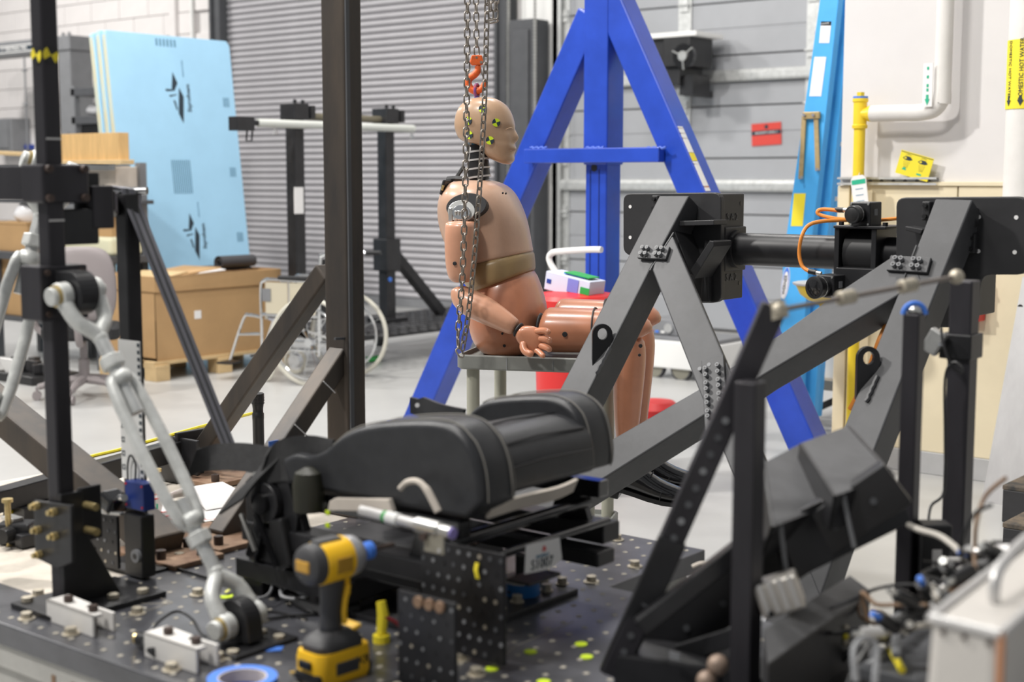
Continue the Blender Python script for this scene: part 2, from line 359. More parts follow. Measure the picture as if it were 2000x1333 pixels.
for px, w in ((1108, 0.10), (1338, 0.14), (1585, 0.12)):
    x = PY(px, 345, YB).x; q = MB(); q.box2((x-w/2, YB-0.045, 0), (x+w/2, YB-0.018, 4.5)); q.build('stile', m_galv, d2, bevel=0.003)
    for z in zs[1:-1]:
        q = MB(); q.box((x, YB-0.055, z), (0.09, 0.02, 0.12)); q.cyl((x-0.06, YB-0.07, z), (x+0.06, YB-0.07, z), 0.012, n=8); q.build('hinge', m_galv, d2)
x = xl2+0.02; q = MB(); q.box2((x-0.06, YB-0.10, 0), (x, YB-0.02, 4.5)); q.box2((x-0.06, YB-0.10, 0), (x+0.04, YB-0.085, 4.5)); q.build('track', m_galv, d2)
# ---- wall at the eyewash station
YR = 6.64; xw = PY(1641, 345, YR).x
wr = MB().box2((xw, YR, 0), (1.5, YB, 5.0)).build('wall_right', m_wallw, bevel=0.006); tag(wr, kind='structure', label='white painted wall behind the eyewash pipes')
zc_ = PY(1750, 363, YR).z
xs = [xw, xw+0.07, xw+0.62, xw+1.24, xw+1.86, xw+2.48, xw+3.10]
for i in range(6): MB().box2((xs[i]+0.003, YR-0.022 if i else YR-0.03, 0.11), (xs[i+1]-0.003, YR, zc_)).build('wall_panel', m_cream, wr, bevel=0.004)
MB().box2((xw+0.07, YR-0.034, zc_), (1.5, YR, zc_+0.02)).build('panel_cap', m_cream, wr, bevel=0.003)
bb = MB().box2((xw, YR-0.03, 0), (1.5, YR, 0.11)).build('baseboard_right', m_basegrey, bevel=0.004); tag(bb, kind='structure', label='grey rubber baseboard under the cream wall panels')
# ================================================================== far background, around the roller shutter
# ---- testing machine: grey gantry frame with lettered crosshead
zt, zb = PY(60, 76, 10.6).z, PY(60, 104, 10.6).z
X0, X1 = PY(-60, 90, 10.6).x, PY(136, 90, 10.6).x; lx = PY(108, 90, 10.6).x
tm = thing('testing_machine', 'grey testing machine gantry with white lettered crosshead', 'machine', (X1, 10.6, 0))
MB().box2((X0, 10.6, zb), (X1, 10.95, zt)).build('crosshead', m_mgrey, tm, bevel=0.01)
MB().box2((lx, 10.62, 0), (X1-0.03, 10.95, zb)).build('upright', m_mgrey, tm, bevel=0.012)
MB().box2((X0, 10.594, zb+0.03), (PY(60, 90, 10.6).x+0.25, 10.6, zt-0.06)).build('name_band', m_ink, tm)
for z in (zb+0.035, zt-0.066): MB().box2((X0, 10.59, z-0.006), (PY(60, 90, 10.6).x+0.25, 10.594, z+0.006)).build('band_line', m_paper, tm)
writing('lettering', 'P TESTING MA', 0.062, (PY(27, 90, 10.59).x, 10.588, (zb+zt)/2-0.015), (1,0,0), (0,0,1), m_paper, tm, bold=0.001, sx=1.5)
for k in (0.15, 0.28): MB().cyl((X1-k, 10.7, zt), (X1-k, 10.7, zt+0.05), 0.02, n=8).build('bolt', m_mgrey, tm)
for z in (0.9, 1.5, 2.0): MB().cyl((X1-0.12, 10.62, z), (X1-0.12, 10.60, z), 0.018, n=10).build('bolt', m_mgrey, tm)
p = PY(50, 112, 10.62); q = MB(); q.cyl((p.x, 10.6, 0.3), (p.x, 10.6, p.z), 0.012, n=8)
for yy in (137, 204): z = PY(50, yy, 10.6).z; q.cyl((p.x-0.05, 10.6, z), (p.x+0.05, 10.6, z), 0.012, n=8); q.ball((p.x, 10.6, z), 0.025, 6)
q.build('limit_rod', m_mgrey, tm)
# ---- grey cabinet and small panel on the wall
c = PY(12, 264, 11.3); o = MB(); o.box2((c.x-0.4, 11.3, PY(12, 296, 11.3).z), (PY(23, 264, 11.3).x, 11.6, PY(12, 231, 11.3).z)); o.box2((c.x-0.36, 11.28, PY(12, 290, 11.3).z), (PY(20, 264, 11.3).x-0.04, 11.3, PY(12, 236, 11.3).z))
tag(o.build('wall_cabinet', m_mgrey, bevel=0.01), 'small mid grey metal cabinet hanging on the block wall', 'cabinet')
a, b = PY(42, 283, 11.55), PY(62, 292, 11.55); o = MB(); o.box2((a.x, 11.5, b.z), (b.x, 11.62, a.z)); o.box2((a.x+0.03, 11.49, b.z+0.015), (b.x-0.03, 11.5, a.z-0.015)); tag(o.build('wall_plate', m_navy, bevel=0.004), 'small navy blue plate on the block wall', 'plate')
# ---- dark storage rack with bagged material
Yk = 9.6; rx0, rx1 = PY(138, 200, Yk).x, PY(236, 200, Yk).x
rk = thing('storage_rack', 'dark grey storage rack holding wrapped white bundles', 'rack', (rx0, Yk, 0))
for z in (PY(180, 170, Yk).z, PY(180, 226, Yk).z, PY(180, 262, Yk).z, 0.55): MB().box2((rx0, Yk, z-0.09), (rx1, Yk+0.6, z)).build('shelf', m_dkgrey if z > 2 else m_mgrey, rk, bevel=0.006)
for x in (rx0, rx1-0.07):
    for y in (Yk, Yk+0.53): MB().box2((x, y, 0), (x+0.07, y+0.07, PY(180, 166, Yk).z)).build('post', m_mgrey, rk, bevel=0.004)
MB().box2((rx0+0.1, Yk+0.05, PY(180, 262, Yk).z), (rx1-0.1, Yk+0.55, PY(180, 234, Yk).z)).build('drawer_box', m_blackp, rk, bevel=0.01)
def crumple(name, c, r, mat, label, cat, seed=1, group=None, amp=0.3):
    rnd = random.Random(seed); o = MB().ball(c, r, 7)
    c = V(c)
    for i, p in enumerate(o.v):
        o.v[i] = c + (p-c)*(1-amp/2+amp*rnd.random())
    o = o.build(name, mat, smooth=True, sub=1); tag(o, label, cat, group); return o
zz = PY(180, 226, Yk).z
crumple('wrapped_bundle', (rx0+0.18, Yk+0.3, zz+0.075), (0.17, 0.2, 0.075), m_bag, 'crumpled white plastic bundle nearest the rack post', 'bundle', 2)
crumple('wrapped_bundle', (rx0+0.46, Yk+0.3, zz+0.095), (0.16, 0.2, 0.095), m_bag, 'crumpled white plastic bundle touching the foam boards, on the rack shelf', 'bundle', 3)
crumple('wrapped_bundle', (rx0+0.30, Yk+0.34, zz+0.165), (0.08, 0.1, 0.055), m_foam, 'small pale blue plastic bundle lying on white bundles', 'bundle', 4)
# ---- plywood crate front and timber behind the strut post
Yp = 6.35; o = thing('plywood_crate', 'oak-faced plywood crate with pale edge batten behind the strut post', 'crate', PY(160, 320, Yp))
x0, x1 = PY(108, 290, Yp).x, PY(232, 290, Yp).x; z0, z1 = PY(160, 322, Yp).z+0.035, PY(160, 261, Yp).z
MB().box2((x0, Yp, z0), (x1, Yp+0.02, z1)).build('front_board', m_ply, o, bevel=0.002)
MB().box2((x0, Yp+0.02, z0), (x0+0.02, Yp+0.09, z1)).build('side_board', m_ply, o, bevel=0.002); MB().box2((x1-0.02, Yp+0.02, z0), (x1, Yp+0.09, z1)).build('side_board', m_ply, o, bevel=0.002)
MB().box2((x0-0.05, Yp-0.03, z0-0.035), (x1+0.06, Yp+0.09, z0)).build('batten', m_pine, o, bevel=0.004)
# ---- bench with clutter behind the office chair
Yt = 6.25; bx0, bx1 = PY(-40, 470, Yt).x, -8.98; zt = PY(150, 500, Yt).z
bn = thing('storage_bench', 'dark topped storage bench crowded with boxes and parts', 'bench', (bx0, Yt, 0))
MB().box2((bx0, Yt, zt-0.06), (bx1, Yt+0.5, zt)).build('bench_top', m_dkgrey, bn, bevel=0.006)
for x in (bx0+0.1, (bx0+bx1)/2, bx1-0.12): 
    for y in (Yt+0.03, Yt+0.42): MB().box2((x, y, 0), (x+0.06, y+0.06, zt-0.06)).build('leg', m_dkgrey, bn, bevel=0.004)
MB().box2((bx0+0.05, Yt+0.05, 0.30), (bx1-0.05, Yt+0.47, 0.34)).build('shelf', m_dkgrey, bn, bevel=0.004)
zs2 = PY(150, 392, Yt).z
MB().box2((bx0, Yt+0.1, zs2-0.03), (bx1, Yt+0.5, zs2)).build('upper_shelf', m_dkgrey, bn, bevel=0.004)
for x in (bx0+0.2, bx1-0.14): MB().box2((x, Yt+0.44, zt), (x+0.06, Yt+0.5, PY(276, 318, 6.7).z)).build('post', m_mgrey, bn)
zs3 = PY(160, 322, Yt+0.1).z
MB().box2((bx0, Yt+0.08, zs3-0.03), (bx1-0.2, Yt+0.44, zs3)).build('upper_shelf', m_dkgrey, bn)
def carton(name, c0, c1, label, mat=None, rz=0):
    a, b = V(c0), V(c1); o = thing(name, label, 'box', ((a.x+b.x)/2, (a.y+b.y)/2, a.z))
    q = MB().box2(a, b).build('carton_body', mat or m_card, o, bevel=0.006)
    MB().box2((a.x+0.01, (a.y+b.y)/2-0.02, b.z), (b.x-0.01, (a.y+b.y)/2+0.02, b.z+0.002)).build('tape_strip', m_pine, o)
    MB().box2((a.x-0.003, a.y-0.004, b.z-0.02), (b.x+0.003, a.y+0.03, b.z+0.001)).build('flap', mat or m_card, o, bevel=0.002)
    return o
carton('cardboard_carton', (PY(-30, 460, Yt).x, Yt+0.05, zt), (PY(42, 460, Yt).x, Yt+0.4, PY(10, 434, Yt).z), 'open brown carton with a plastic bag on the bench')
carton('cardboard_carton', (PY(184, 460, Yt+0.2).x, Yt+0.2, zt), (PY(218, 460, Yt+0.2).x, Yt+0.45, PY(200, 418, Yt).z), 'small upright brown carton behind the black post')
carton('cardboard_carton', (PY(172, 380, Yt+0.25).x, Yt+0.25, zs2), (PY(228, 380, Yt+0.25).x, Yt+0.48, PY(200, 325, Yt).z), 'taupe carton on the shelf next to the foam boards', m_felt)
carton('cardboard_carton', (PY(-20, 600, Yt).x, Yt+0.1, 0.34), (PY(60, 600, Yt).x, Yt+0.45, 0.80), 'brown carton on the lower bench shelf')
carton('cardboard_carton', (PY(70, 600, Yt).x, Yt+0.08, 0.34), (PY(120, 600, Yt).x, Yt+0.45, 0.72), 'brown carton below the office chair backrest')
carton('cardboard_carton', (PY(160, 600, Yt+0.1).x, Yt+0.1, 0.34), (PY(200, 600, Yt+0.1).x, Yt+0.42, 0.70), 'brown carton under the yellowish foam block')
crumple('plastic_bag', (PY(12, 412, Yt).x, Yt+0.28, PY(10, 434, Yt).z+0.07), (0.17, 0.2, 0.12), m_bag, 'clear plastic bag bulging out of an open carton', 'bag', 8)
fb = MB().box2((PY(122, 480, Yt+0.12).x, Yt+0.12, zt), (PY(215, 480, Yt+0.12).x, Yt+0.42, PY(170, 465, Yt).z)).build('foam_block', M('pale_yellow_foam', (0.72, 0.70, 0.50), 0.8, bump=0.3), bevel=0.03, seg=4); tag(fb, 'pale yellow rounded foam block on the bench', 'foam')
q = MB(); rnd = random.Random(5)
bl = thing('black_bracket_tray', 'tray of small black brackets under the bench top', 'tray', (bx1-0.3, Yt, 0.7))
c0 = V((PY(160, 532, Yt).x, 0, 0.73))
MB().box2((c0.x, Yt+0.1, c0.z-0.03), (c0.x+0.3, Yt+0.4, c0.z-0.02)).build('tray_base', m_blackp, bl)
for i in range(9): MB().box((c0.x+0.03+0.033*i, Yt+0.13+rnd.random()*0.2, c0.z+0.015), (0.02, 0.03, 0.05+0.03*rnd.random()), Matrix.Rotation(rnd.random(), 3, 'Z')).build('bracket', m_blackm, bl)
sc = MB(); sc.tube(smoothpath([(bx1-1.5+0.1*k, Yt+0.3+0.05*math.sin(k*2), zs2+0.03+0.015*math.sin(3*k)) for k in range(8)], 4), 0.018, 6); tag(sc.build('wire_loom', M('red_white_wire', (0.5, 0.2, 0.2), 0.5, col2=(0.7, 0.65, 0.65), scale=40), smooth=True), 'loom of red and white wires lying on the bench shelf', 'cable')
tb_ = MB(); a = PY(-20, 298, 6.4); b = PY(66, 302, 6.4); tb_.bar(a, b, 0.12, 0.03); tag(tb_.build('timber_batten', m_pine, bevel=0.004), 'short pine batten on the bench shelf end', 'batten')
# ---- stack of blue foam boards with printed mark
bdir = V((0, 1, 0)); bup = V((-0.30, 0, 2.60)).normalized(); bn_ = V((bup.z, 0, -bup.x))   # leaning face, facing +x
B0 = PX(244, 490, -9.6); B0 = V((-9.6, B0.y, 0)) ; wB, hB = 1.26, 2.63
base = V((-9.47, B0.y, 0.0))
def foam_board(i, off, dy, dz, label, print_):
    o0 = base - V((1, 0, 0))*off + V((0, dy, 0))
    t = thing('foam_board', label, 'foam board', o0, 0, 'leaning foam boards')
    MB().prism([(0, 0), (wB, 0), (wB, hB-0.04-dz), (wB-0.03, hB-dz), (0.01, hB-dz), (0, hB-0.02-dz)], o0, bdir, bup, -0.045 if bdir.cross(bup).dot(bn_) > 0 else 0.045).build('board', [m_foam], t, bevel=0.004)
    MB().prism([(-0.002, 0), (0.0, 0), (0.0, hB-0.03-dz), (-0.002, hB-0.03-dz)], o0, bdir, bup, -0.045 if bdir.cross(bup).dot(bn_) > 0 else 0.045).build('cut_edge', m_foamedge, t)
    if print_:
        def at(u, v): return o0 + bdir*u + bup*v + bn_*0.0015
        def logo(u, v, s, nm='printed_mark'):
            for poly in ([(190, 130), (237, 265), (195, 355), (163, 335)], [(84, 345), (196, 345), (196, 360), (94, 372)], [(250, 318), (297, 430), (266, 765), (218, 640)], [(168, 478), (192, 488), (212, 605), (196, 596)], [(125, 420), (215, 405), (215, 412), (130, 440)]):
                k = MB(); k.prism([((x-200)*0.00085*s, -(y-430)*0.00067*s) for x, y in poly], at(u, v), bdir, bup, 0.001); k.build(nm, m_ink, t)
        for (u, v, s_) in ((0.63, 2.13, 1.0), (0.66, 0.97, 0.92)):
            logo(u, v, s_); writing('printed_name', 'Styrofoam', 0.056*s_, at(u+0.135*s_, v-0.01), bup, -bdir, m_ink, t, depth=0.0004, bold=0.0012); writing('printed_line', 'INSULATION', 0.024*s_, at(u+0.10*s_, v+0.235*s_), bup, -bdir, m_inkg, t, depth=0.0004)
        for (u0, u1, v0, v1, n) in ((0.48, 0.70, 2.54, 2.60, 6), (0.52, 0.72, 1.32, 1.60, 10), (1.13, 1.20, 2.06, 2.14, 5), (1.13, 1.20, 1.46, 1.54, 5), (1.14, 1.21, 0.90, 0.98, 5)):
            k = MB()
            for i in range(n):
                w = (u1-u0)/n
                k.prism([(u0+i*w, v0), (u0+i*w+w*0.55, v0), (u0+i*w+w*0.55, v1), (u0+i*w, v1)], o0+bn_*0.001, bdir, bup, 0.0006)
            k.build('printed_block', m_inkg, t)
    return t
foam_board(0, 0.0, 0.0, 0.0, 'front blue foam board with printed black mark', True)
foam_board(1, 0.055, -0.02, 0.0, 'second blue foam board, mostly hidden behind the printed one', False)
foam_board(2, 0.11, -0.045, 0.02, 'rearmost blue foam board of the leaning three', False)
# ---- cardboard bulk box on a pallet
cx, cy = -8.29, 6.22
pl = thing('pallet', 'pine pallet under the big cardboard box', 'pallet', (cx-0.3, cy+0.6, 0))
for i in range(4): MB().box2((cx-0.62+i*0.17, cy-0.04, 0.115), (cx-0.62+i*0.17+0.13, cy+1.22, 0.14)).build('deck_board', m_pine, pl, bevel=0.002)
for j in range(3):
    y = cy-0.04+j*0.57
    MB().box2((cx-0.64, y, 0.09), (cx+0.04, y+0.12, 0.115)).build('stringer_board', m_pine, pl, bevel=0.002)
    for i in range(2): MB().box2((cx-0.64+i*0.54, y, 0.0), (cx-0.64+i*0.54+0.14, y+0.12, 0.09)).build('block', m_pine, pl, bevel=0.003)
gb = thing('bulk_box', 'large cardboard bulk box with a folded rim on the pallet', 'box', (cx-0.3, cy+0.6, 0.14))
zt = 0.735
o = MB(); X0, X1, Y0, Y1, t = cx-0.62, cx, cy, cy+1.16, 0.012
for a, b in (((X0, Y0), (X1, Y0+t)), ((X0, Y1-t), (X1, Y1)), ((X0, Y0), (X0+t, Y1)), ((X1-t, Y0), (X1, Y1))): o.box2((*a, 0.14), (*b, zt))
o.box2((X0, Y0, 0.14), (X1, Y1, 0.16)); o.build('box_body', m_card, gb)
o = MB()
for a, b in (((X0-t, Y0-t), (X1+t, Y0)), ((X0-t, Y1), (X1+t, Y1+t)), ((X0-t, Y0), (X0, Y1)), ((X1, Y0), (X1+t, Y1))): o.box2((*a, zt-0.10), (*b, zt+0.012))
o.build('box_rim', m_card, gb, bevel=0.003)
MB().box2((X0+t, Y0+t, 0.60), (X1-t, Y1-t, 0.61)).build('inner_sheet', m_card, gb)
MB().box2((X1+0.0, cy+0.34, 0.42), (X1+0.003, cy+0.40, 0.48)).build('label', m_paper, gb)
for i, (u, v, w, l, rz, mt, lb) in enumerate(((-0.35, 0.25, 0.4, 0.3, 0.3, m_pine, 'loose pine coloured sheet poking out of the bulk box'), (-0.30, 0.62, 0.28, 0.35, -0.4, m_paper, 'white paper sheet lying in the bulk box'), (-0.38, 0.5, 0.4, 0.5, 0.1, m_card, 'folded brown cardboard sheet in the bulk box'))):
    tag(MB().box((cx+u, cy+v, 0.735+0.004*i), (w, l, 0.01), Matrix.Rotation(rz, 3, 'Z') @ Matrix.Rotation(0.09, 3, 'X')).build('loose_sheet', mt, bevel=0.002), lb, 'sheet')
r_ = MB(); ro = V((cx-0.25, cy+0.95, 0.80)); pth = []
for i in range(40): a = i*0.28; pth.append(ro + V((0.02*math.cos(a)*(1+i/20), 0, 0.02*math.sin(a)*(1+i/20))))
r_.strip(pth + [ro + V((-0.18-0.05*k, 0, -0.045)) for k in range(4)], (0, 0.34, 0), 0.006); tag(r_.build('rubber_mat_roll', m_grille, smooth=True), 'black rubber mat curling at its end on the bulk box', 'mat')
# ================================================================== mid-distance: office chair, wheelchair, black test stand
# ---- office chair
oc = thing('office_chair', 'taupe swivel office chair with black seat', 'chair', G(158, 790, 0), math.radians(140))
bk = MB()
rings = []
for z, w, dx in ((0.52, 0.17, 0.02), (0.56, 0.22, 0.0), (0.66, 0.245, -0.01), (0.80, 0.245, -0.015), (0.92, 0.225, -0.01), (0.99, 0.18, 0.0), (1.01, 0.10, 0.005)):
    rings.append([V((dx*1+0.20*0 + x*0.18*0 + (0.06*(x/w)**2 if w else 0) + t, x, z)) for x, t in ([(-w, 0.0), (-w*0.6, 0), (0, 0), (w*0.6, 0), (w, 0)] + [(w, 0.035), (w*0.6, 0.045), (0, 0.05), (-w*0.6, 0.045), (-w, 0.035)])])
bk.loft(rings); bk.build('backrest', m_taupe, oc, False, smooth=True, sub=1)
st = MB(); rr = [[(x*k, y*k) for x, y in rrect(0.48, 0.50, 0.12)] for k in (0.94, 1.0, 1.0, 0.9)]
st.loft([[V((0.28+x, y, z)) for x, y in r] for r, z in zip(rr, (0.40, 0.42, 0.47, 0.49))]); st.build('seat', m_fabricb, oc, False, smooth=True)
MB().tube(smoothpath([(0.30, 0, 0.40), (0.06, 0, 0.38), (-0.02, 0, 0.48), (0.0, 0, 0.62)]), 0.025, 8).build('back_support', m_taupe, oc, False, smooth=True)
q = MB(); q.cyl((0.26, 0, 0.12), (0.26, 0, 0.26), 0.035); q.cyl((0.26, 0, 0.26), (0.26, 0, 0.40), 0.024); q.build('pole', m_taupe, oc, False, smooth=True)
for k in range(5):
    a = math.radians(72*k+24); d = V((math.cos(a), math.sin(a), 0)); c = V((0.26, 0, 0))
    MB().tube([c+d*0.02+V((0,0,0.13)), c+d*0.16+V((0,0,0.115)), c+d*0.29+V((0,0,0.085))], [0.032, 0.026, 0.02], 8).build('leg', m_taupe, oc, False, smooth=True)
    w = MB(); e = c+d*0.30; sd = V((-d.y, d.x, 0))
    for s_ in (-1, 1): w.cyl(e+sd*(0.008*s_)+V((0,0,0.03)), e+sd*(0.026*s_)+V((0,0,0.03)), 0.03, n=14)
    w.cyl(e+V((0,0,0.03)), e+V((0,0,0.085)), 0.008); w.build('caster', m_taupe, oc, False, smooth=True)
for s_ in (-1, 1):
    MB().tube(smoothpath([(0.24, 0.22*s_, 0.42), (0.24, 0.29*s_, 0.48), (0.22, 0.30*s_, 0.60), (0.30, 0.30*s_, 0.66), (0.40, 0.29*s_, 0.67)], 5), 0.02, 8).build('armrest', m_taupe, oc, False, smooth=True)
# ---- stack of dark parts on the floor behind the chair
pk = thing('parts_heap', 'low black tray of camera parts with a white paper on the floor', 'tray', G(45, 745, 0))
c = G(45, 745, 0); rnd = random.Random(9)
MB().box(c+V((0,0.1,0.03)), (0.55, 0.4, 0.06)).build('tray_base', m_blackp, pk, bevel=0.01)
for i in range(10): MB().box(c+V((-0.22+0.05*i, 0.02+0.15*rnd.random(), 0.09+0.03*rnd.random())), (0.05+0.05*rnd.random(), 0.06, 0.06+0.05*rnd.random()), Matrix.Rotation(rnd.random()*2, 3, 'Z')).build('small_part', m_blackm, pk, bevel=0.006)
MB().box(c+V((0.0, -0.1, 0.12)), (0.17, 0.01, 0.12), Matrix.Rotation(0.4, 3, 'X')).build('paper_note', m_paper, pk)
# ---- wheelchair
wpos = PD(606, 676, 9.9); wfac = (-_rt*math.cos(math.radians(22)) + V((_fw.x, _fw.y, 0)).normalized()*math.sin(math.radians(22)))
wc = thing('wheelchair', 'chrome folding wheelchair with beige side panels', 'wheelchair', (wpos.x, wpos.y, 0), math.atan2(wfac.y, wfac.x))
RW = 0.305; wh = 0.27      # local: +x forward, +y to the rider's left (towards the viewer); near wheel at y=+0
def wheel(y, tyre):
    w = thing('wheel', None, None); w.location = (0, 0, 0); w.parent = wc
    MB().tube([V((RW*math.cos(a), y, RW+0.0+RW*math.sin(a)*0.985)) for a in [2*math.pi*i/40 for i in range(40)]], 0.016, 8, closed=True).build('tyre', tyre, w, False, smooth=True)
    MB().tube([V((0.25*math.cos(a), y+0.05, RW+0.25*math.sin(a))) for a in [2*math.pi*i/40 for i in range(40)]], 0.009, 6, closed=True).build('hand_rim', m_chrome, w, False, smooth=True)
    MB().cyl((0, y-0.03, RW), (0, y+0.03, RW), 0.03).build('hub', m_chrome, w, False, smooth=True)
    for i in range(14):
        a = 2*math.pi*i/14; MB().cyl((0.03*math.cos(a), y, RW+0.03*math.sin(a)), (0.285*math.cos(a), y, RW+0.285*math.sin(a)), 0.0022, n=5).build('spoke', m_chrome, w, False)
    return w
wheel(0.0, m_tire); wheel(-0.56, m_tire)
for y, nm in ((-0.06, 0), (-0.50, 1)):
    t = MB(); P = lambda x, z: V((x, y, z))
    t.tube(smoothpath([P(-0.06, 0.92), P(-0.05, 0.80), P(-0.04, 0.5), P(-0.03, 0.2)], 5), 0.012, 8)
    t.tube(smoothpath([P(-0.20, 0.90), P(-0.12, 0.92), P(-0.06, 0.90)], 4), 0.014, 8)
    t.tube(smoothpath([P(-0.04, 0.72), P(0.3, 0.73), P(0.40, 0.72), P(0.43, 0.66), P(0.43, 0.40), P(0.43, 0.22)], 6), 0.012, 8)
    t.tube([P(-0.04, 0.48), P(0.43, 0.48)], 0.012, 8); t.tube([P(-0.04, 0.24), P(0.43, 0.24)], 0.012, 8)
    t.tube([P(0.20, 0.72), P(0.20, 0.24)], 0.010, 8)
    t.tube(smoothpath([P(0.43, 0.46), P(0.52, 0.47), P(0.58, 0.44), P(0.70, 0.14)], 5), 0.012, 8)
    t.tube([P(0.43, 0.34), P(0.62, 0.33)], 0.009, 8)
    t.tube(smoothpath([P(0.43, 0.24), P(0.46, 0.20), P(0.43, 0.12)], 4), 0.011, 8)
    t.build('side_frame', m_chrome, wc, False, smooth=True)
    MB().box((0.19, y, 0.60), (0.40, 0.006, 0.22)).build('side_panel', M('beige_panel', (0.55, 0.50, 0.38), 0.6), wc, False)
    MB().box((0.38, y+0.006, 0.62), (0.07, 0.006, 0.09)).build('latch_plate', m_mgrey, wc, False)
    a_ = MB(); a_.loft([[V((x, y+dy*0.5, 0.745+dz)) for dy, dz in ((-0.05, -0.015), (0.05, -0.015), (0.045, 0.015), (-0.045, 0.015))] for x in (0.0, 0.28)]); a_.build('armrest', m_blackp, wc, False, bevel=0.01)
    MB().tube([V((0.42+0.085*math.cos(a), y, 0.095+0.085*math.sin(a))) for a in [2*math.pi*i/24 for i in range(24)]], 0.014, 6, closed=True).build('front_caster', m_tire, wc, False, smooth=True)
    h = MB(); h.cyl((0.42, y-0.025, 0.095), (0.42, y+0.025, 0.095), 0.05, n=16); h.bar((0.42, y+0.02, 0.095), (0.44, y+0.02, 0.2), 0.012, 0.02); h.build('caster_fork', m_chrome, wc, False)
    MB().box((0.72, y-0.02, 0.12), (0.12, 0.14, 0.015)).build('footrest', m_blackp, wc, False, bevel=0.004)
    MB().cyl((-0.30, y, 0.91), (-0.18, y, 0.905), 0.017).build('push_handle', m_blackp, wc, False)
MB().box((0.2, -0.28, 0.47), (0.42, 0.42, 0.03)).build('seat_sling', m_fabricb, wc, False, bevel=0.01)
MB().box((-0.05, -0.28, 0.68), (0.02, 0.42, 0.40)).build('back_sling', m_fabricb, wc, False, bevel=0.008)
q = MB(); q.bar((0.0, -0.06, 0.24), (0.4, -0.50, 0.46), 0.02, 0.02); q.bar((0.0, -0.50, 0.24), (0.4, -0.06, 0.46), 0.02, 0.02); q.build('cross_brace', m_chrome, wc, False)
MB().box((0.16, 0.0-0.02, 0.50), (0.14, 0.02, 0.03), Matrix.Rotation(-0.7, 3, 'Y')).build('brake_lever', m_mgrey, wc, False, bevel=0.004)
# ---- black test stand on a raised treadplate platform
PT = 0.27; p2 = G(757, 628, PT); sx, sy2 = p2.x, p2.y; zt = PY(755, 222, sy2).z
sy1 = PX(578, 400, sx).y
ts = thing('test_stand', 'black two-post test stand with clamped crossbar and diagonal brace', 'stand', (sx, sy2, PT))
for k, y in enumerate((sy1, sy2)):
    MB().box2((sx-0.05, y-0.05, PT), (sx+0.05, y+0.05, zt)).build('post', m_blackm, ts, bevel=0.006)
    q = MB(); q.box((sx, y, zt-0.02), (0.17, 0.14, 0.12)); q.box((sx+0.02, y+0.12, zt-0.02), (0.12, 0.05, 0.10)); q.cyl((sx+0.05, y-0.04, zt+0.04), (sx+0.05, y-0.04, zt+0.07), 0.015, n=8); q.cyl((sx+0.05, y+0.04, zt+0.04), (sx+0.05, y+0.04, zt+0.07), 0.015, n=8); q.build('clamp', m_blackm, ts, bevel=0.005)
    MB().box((sx, y, PT+0.02), (0.24, 0.24, 0.03)).build('foot_plate', m_blackm, ts, bevel=0.004)
MB().cyl((sx, sy1, zt-0.05), (sx, sy2+0.12, zt-0.05), 0.028).build('crossbar', M('dull_brass_tube', (0.19, 0.17, 0.12), 0.5, 0.4), ts, smooth=True)
zr = PX(600, 239, sx+0.07).z
MB().cyl((sx+0.10, sy1-0.45, zr-0.02), (sx+0.10, sy2+0.22, zr-0.02), 0.03).build('guide_tube', M('pale_tube', (0.62, 0.64, 0.60), 0.5), ts, smooth=True)
q = MB(); q.box((sx+0.10, sy1-0.60, zr-0.03), (0.10, 0.16, 0.10)); q.tube([(sx+0.1, sy1-0.55, zr-0.07), (sx+0.1, sy1-0.56, zr-0.15), (sx+0.1, sy1-0.51, zr-0.15), (sx+0.1, sy1-0.50, zr-0.07)], 0.008, 6); q.cyl((sx+0.1, sy1-0.5, zr-0.02), (sx+0.1, sy1-0.4, zr-0.02), 0.02); q.build('release_clamp', m_blackm, ts, bevel=0.006)
for y in (sy1-0.28, sy1+0.28, sy2+0.2): MB().tube([(sx+0.1, y, zr-0.04), (sx+0.1, y-0.02, zr-0.10), (sx+0.1, y+0.02, zr-0.10), (sx+0.1, y, zr-0.04)], 0.006, 6).build('ring_clip', m_steel, ts)
zb = PX(770, 492, sx).z; fb = PX(862, 625, sx); 
q = MB(); q.box((sx, sy2, zb-0.02), (0.16, 0.16, 0.26)); q.build('brace_collar', m_blackm, ts, bevel=0.006)
MB().bar((sx, sy2+0.06, zb), (sx, fb.y, PT+0.02), 0.08, 0.08).build('brace', m_blackm, ts, bevel=0.004)
pa = PX(572, 392, sx+0.06); MB().box((sx+0.055, sy1-0.02, pa.z), (0.006, 0.09, 0.2)).build('paper_tag', m_paper, ts)
MB().cyl((sx+0.05, sy2-0.02, zb-0.22), (sx+0.056, sy2-0.02, zb-0.22), 0.02, n=10).build('blue_mark', m_btape, ts)
pf = thing('treadplate_platform', 'raised black platform of tread bars under the test stand', 'platform', (sx, sy2, 0))
xa, xb_, ya, yb_ = sx-0.5, sx+0.42, sy1+0.12, sy2+1.5
for a, b in (((xa, ya), (xa+0.06, yb_)), ((xb_-0.06, ya), (xb_, yb_)), ((xa, ya), (xb_, ya+0.06)), ((xa, yb_-0.06), (xb_, yb_))): MB().box2((*a, PT-0.07), (*b, PT)).build('edge_beam', m_blackm, pf, bevel=0.004)
n = int((yb_-ya-0.12)/0.11)
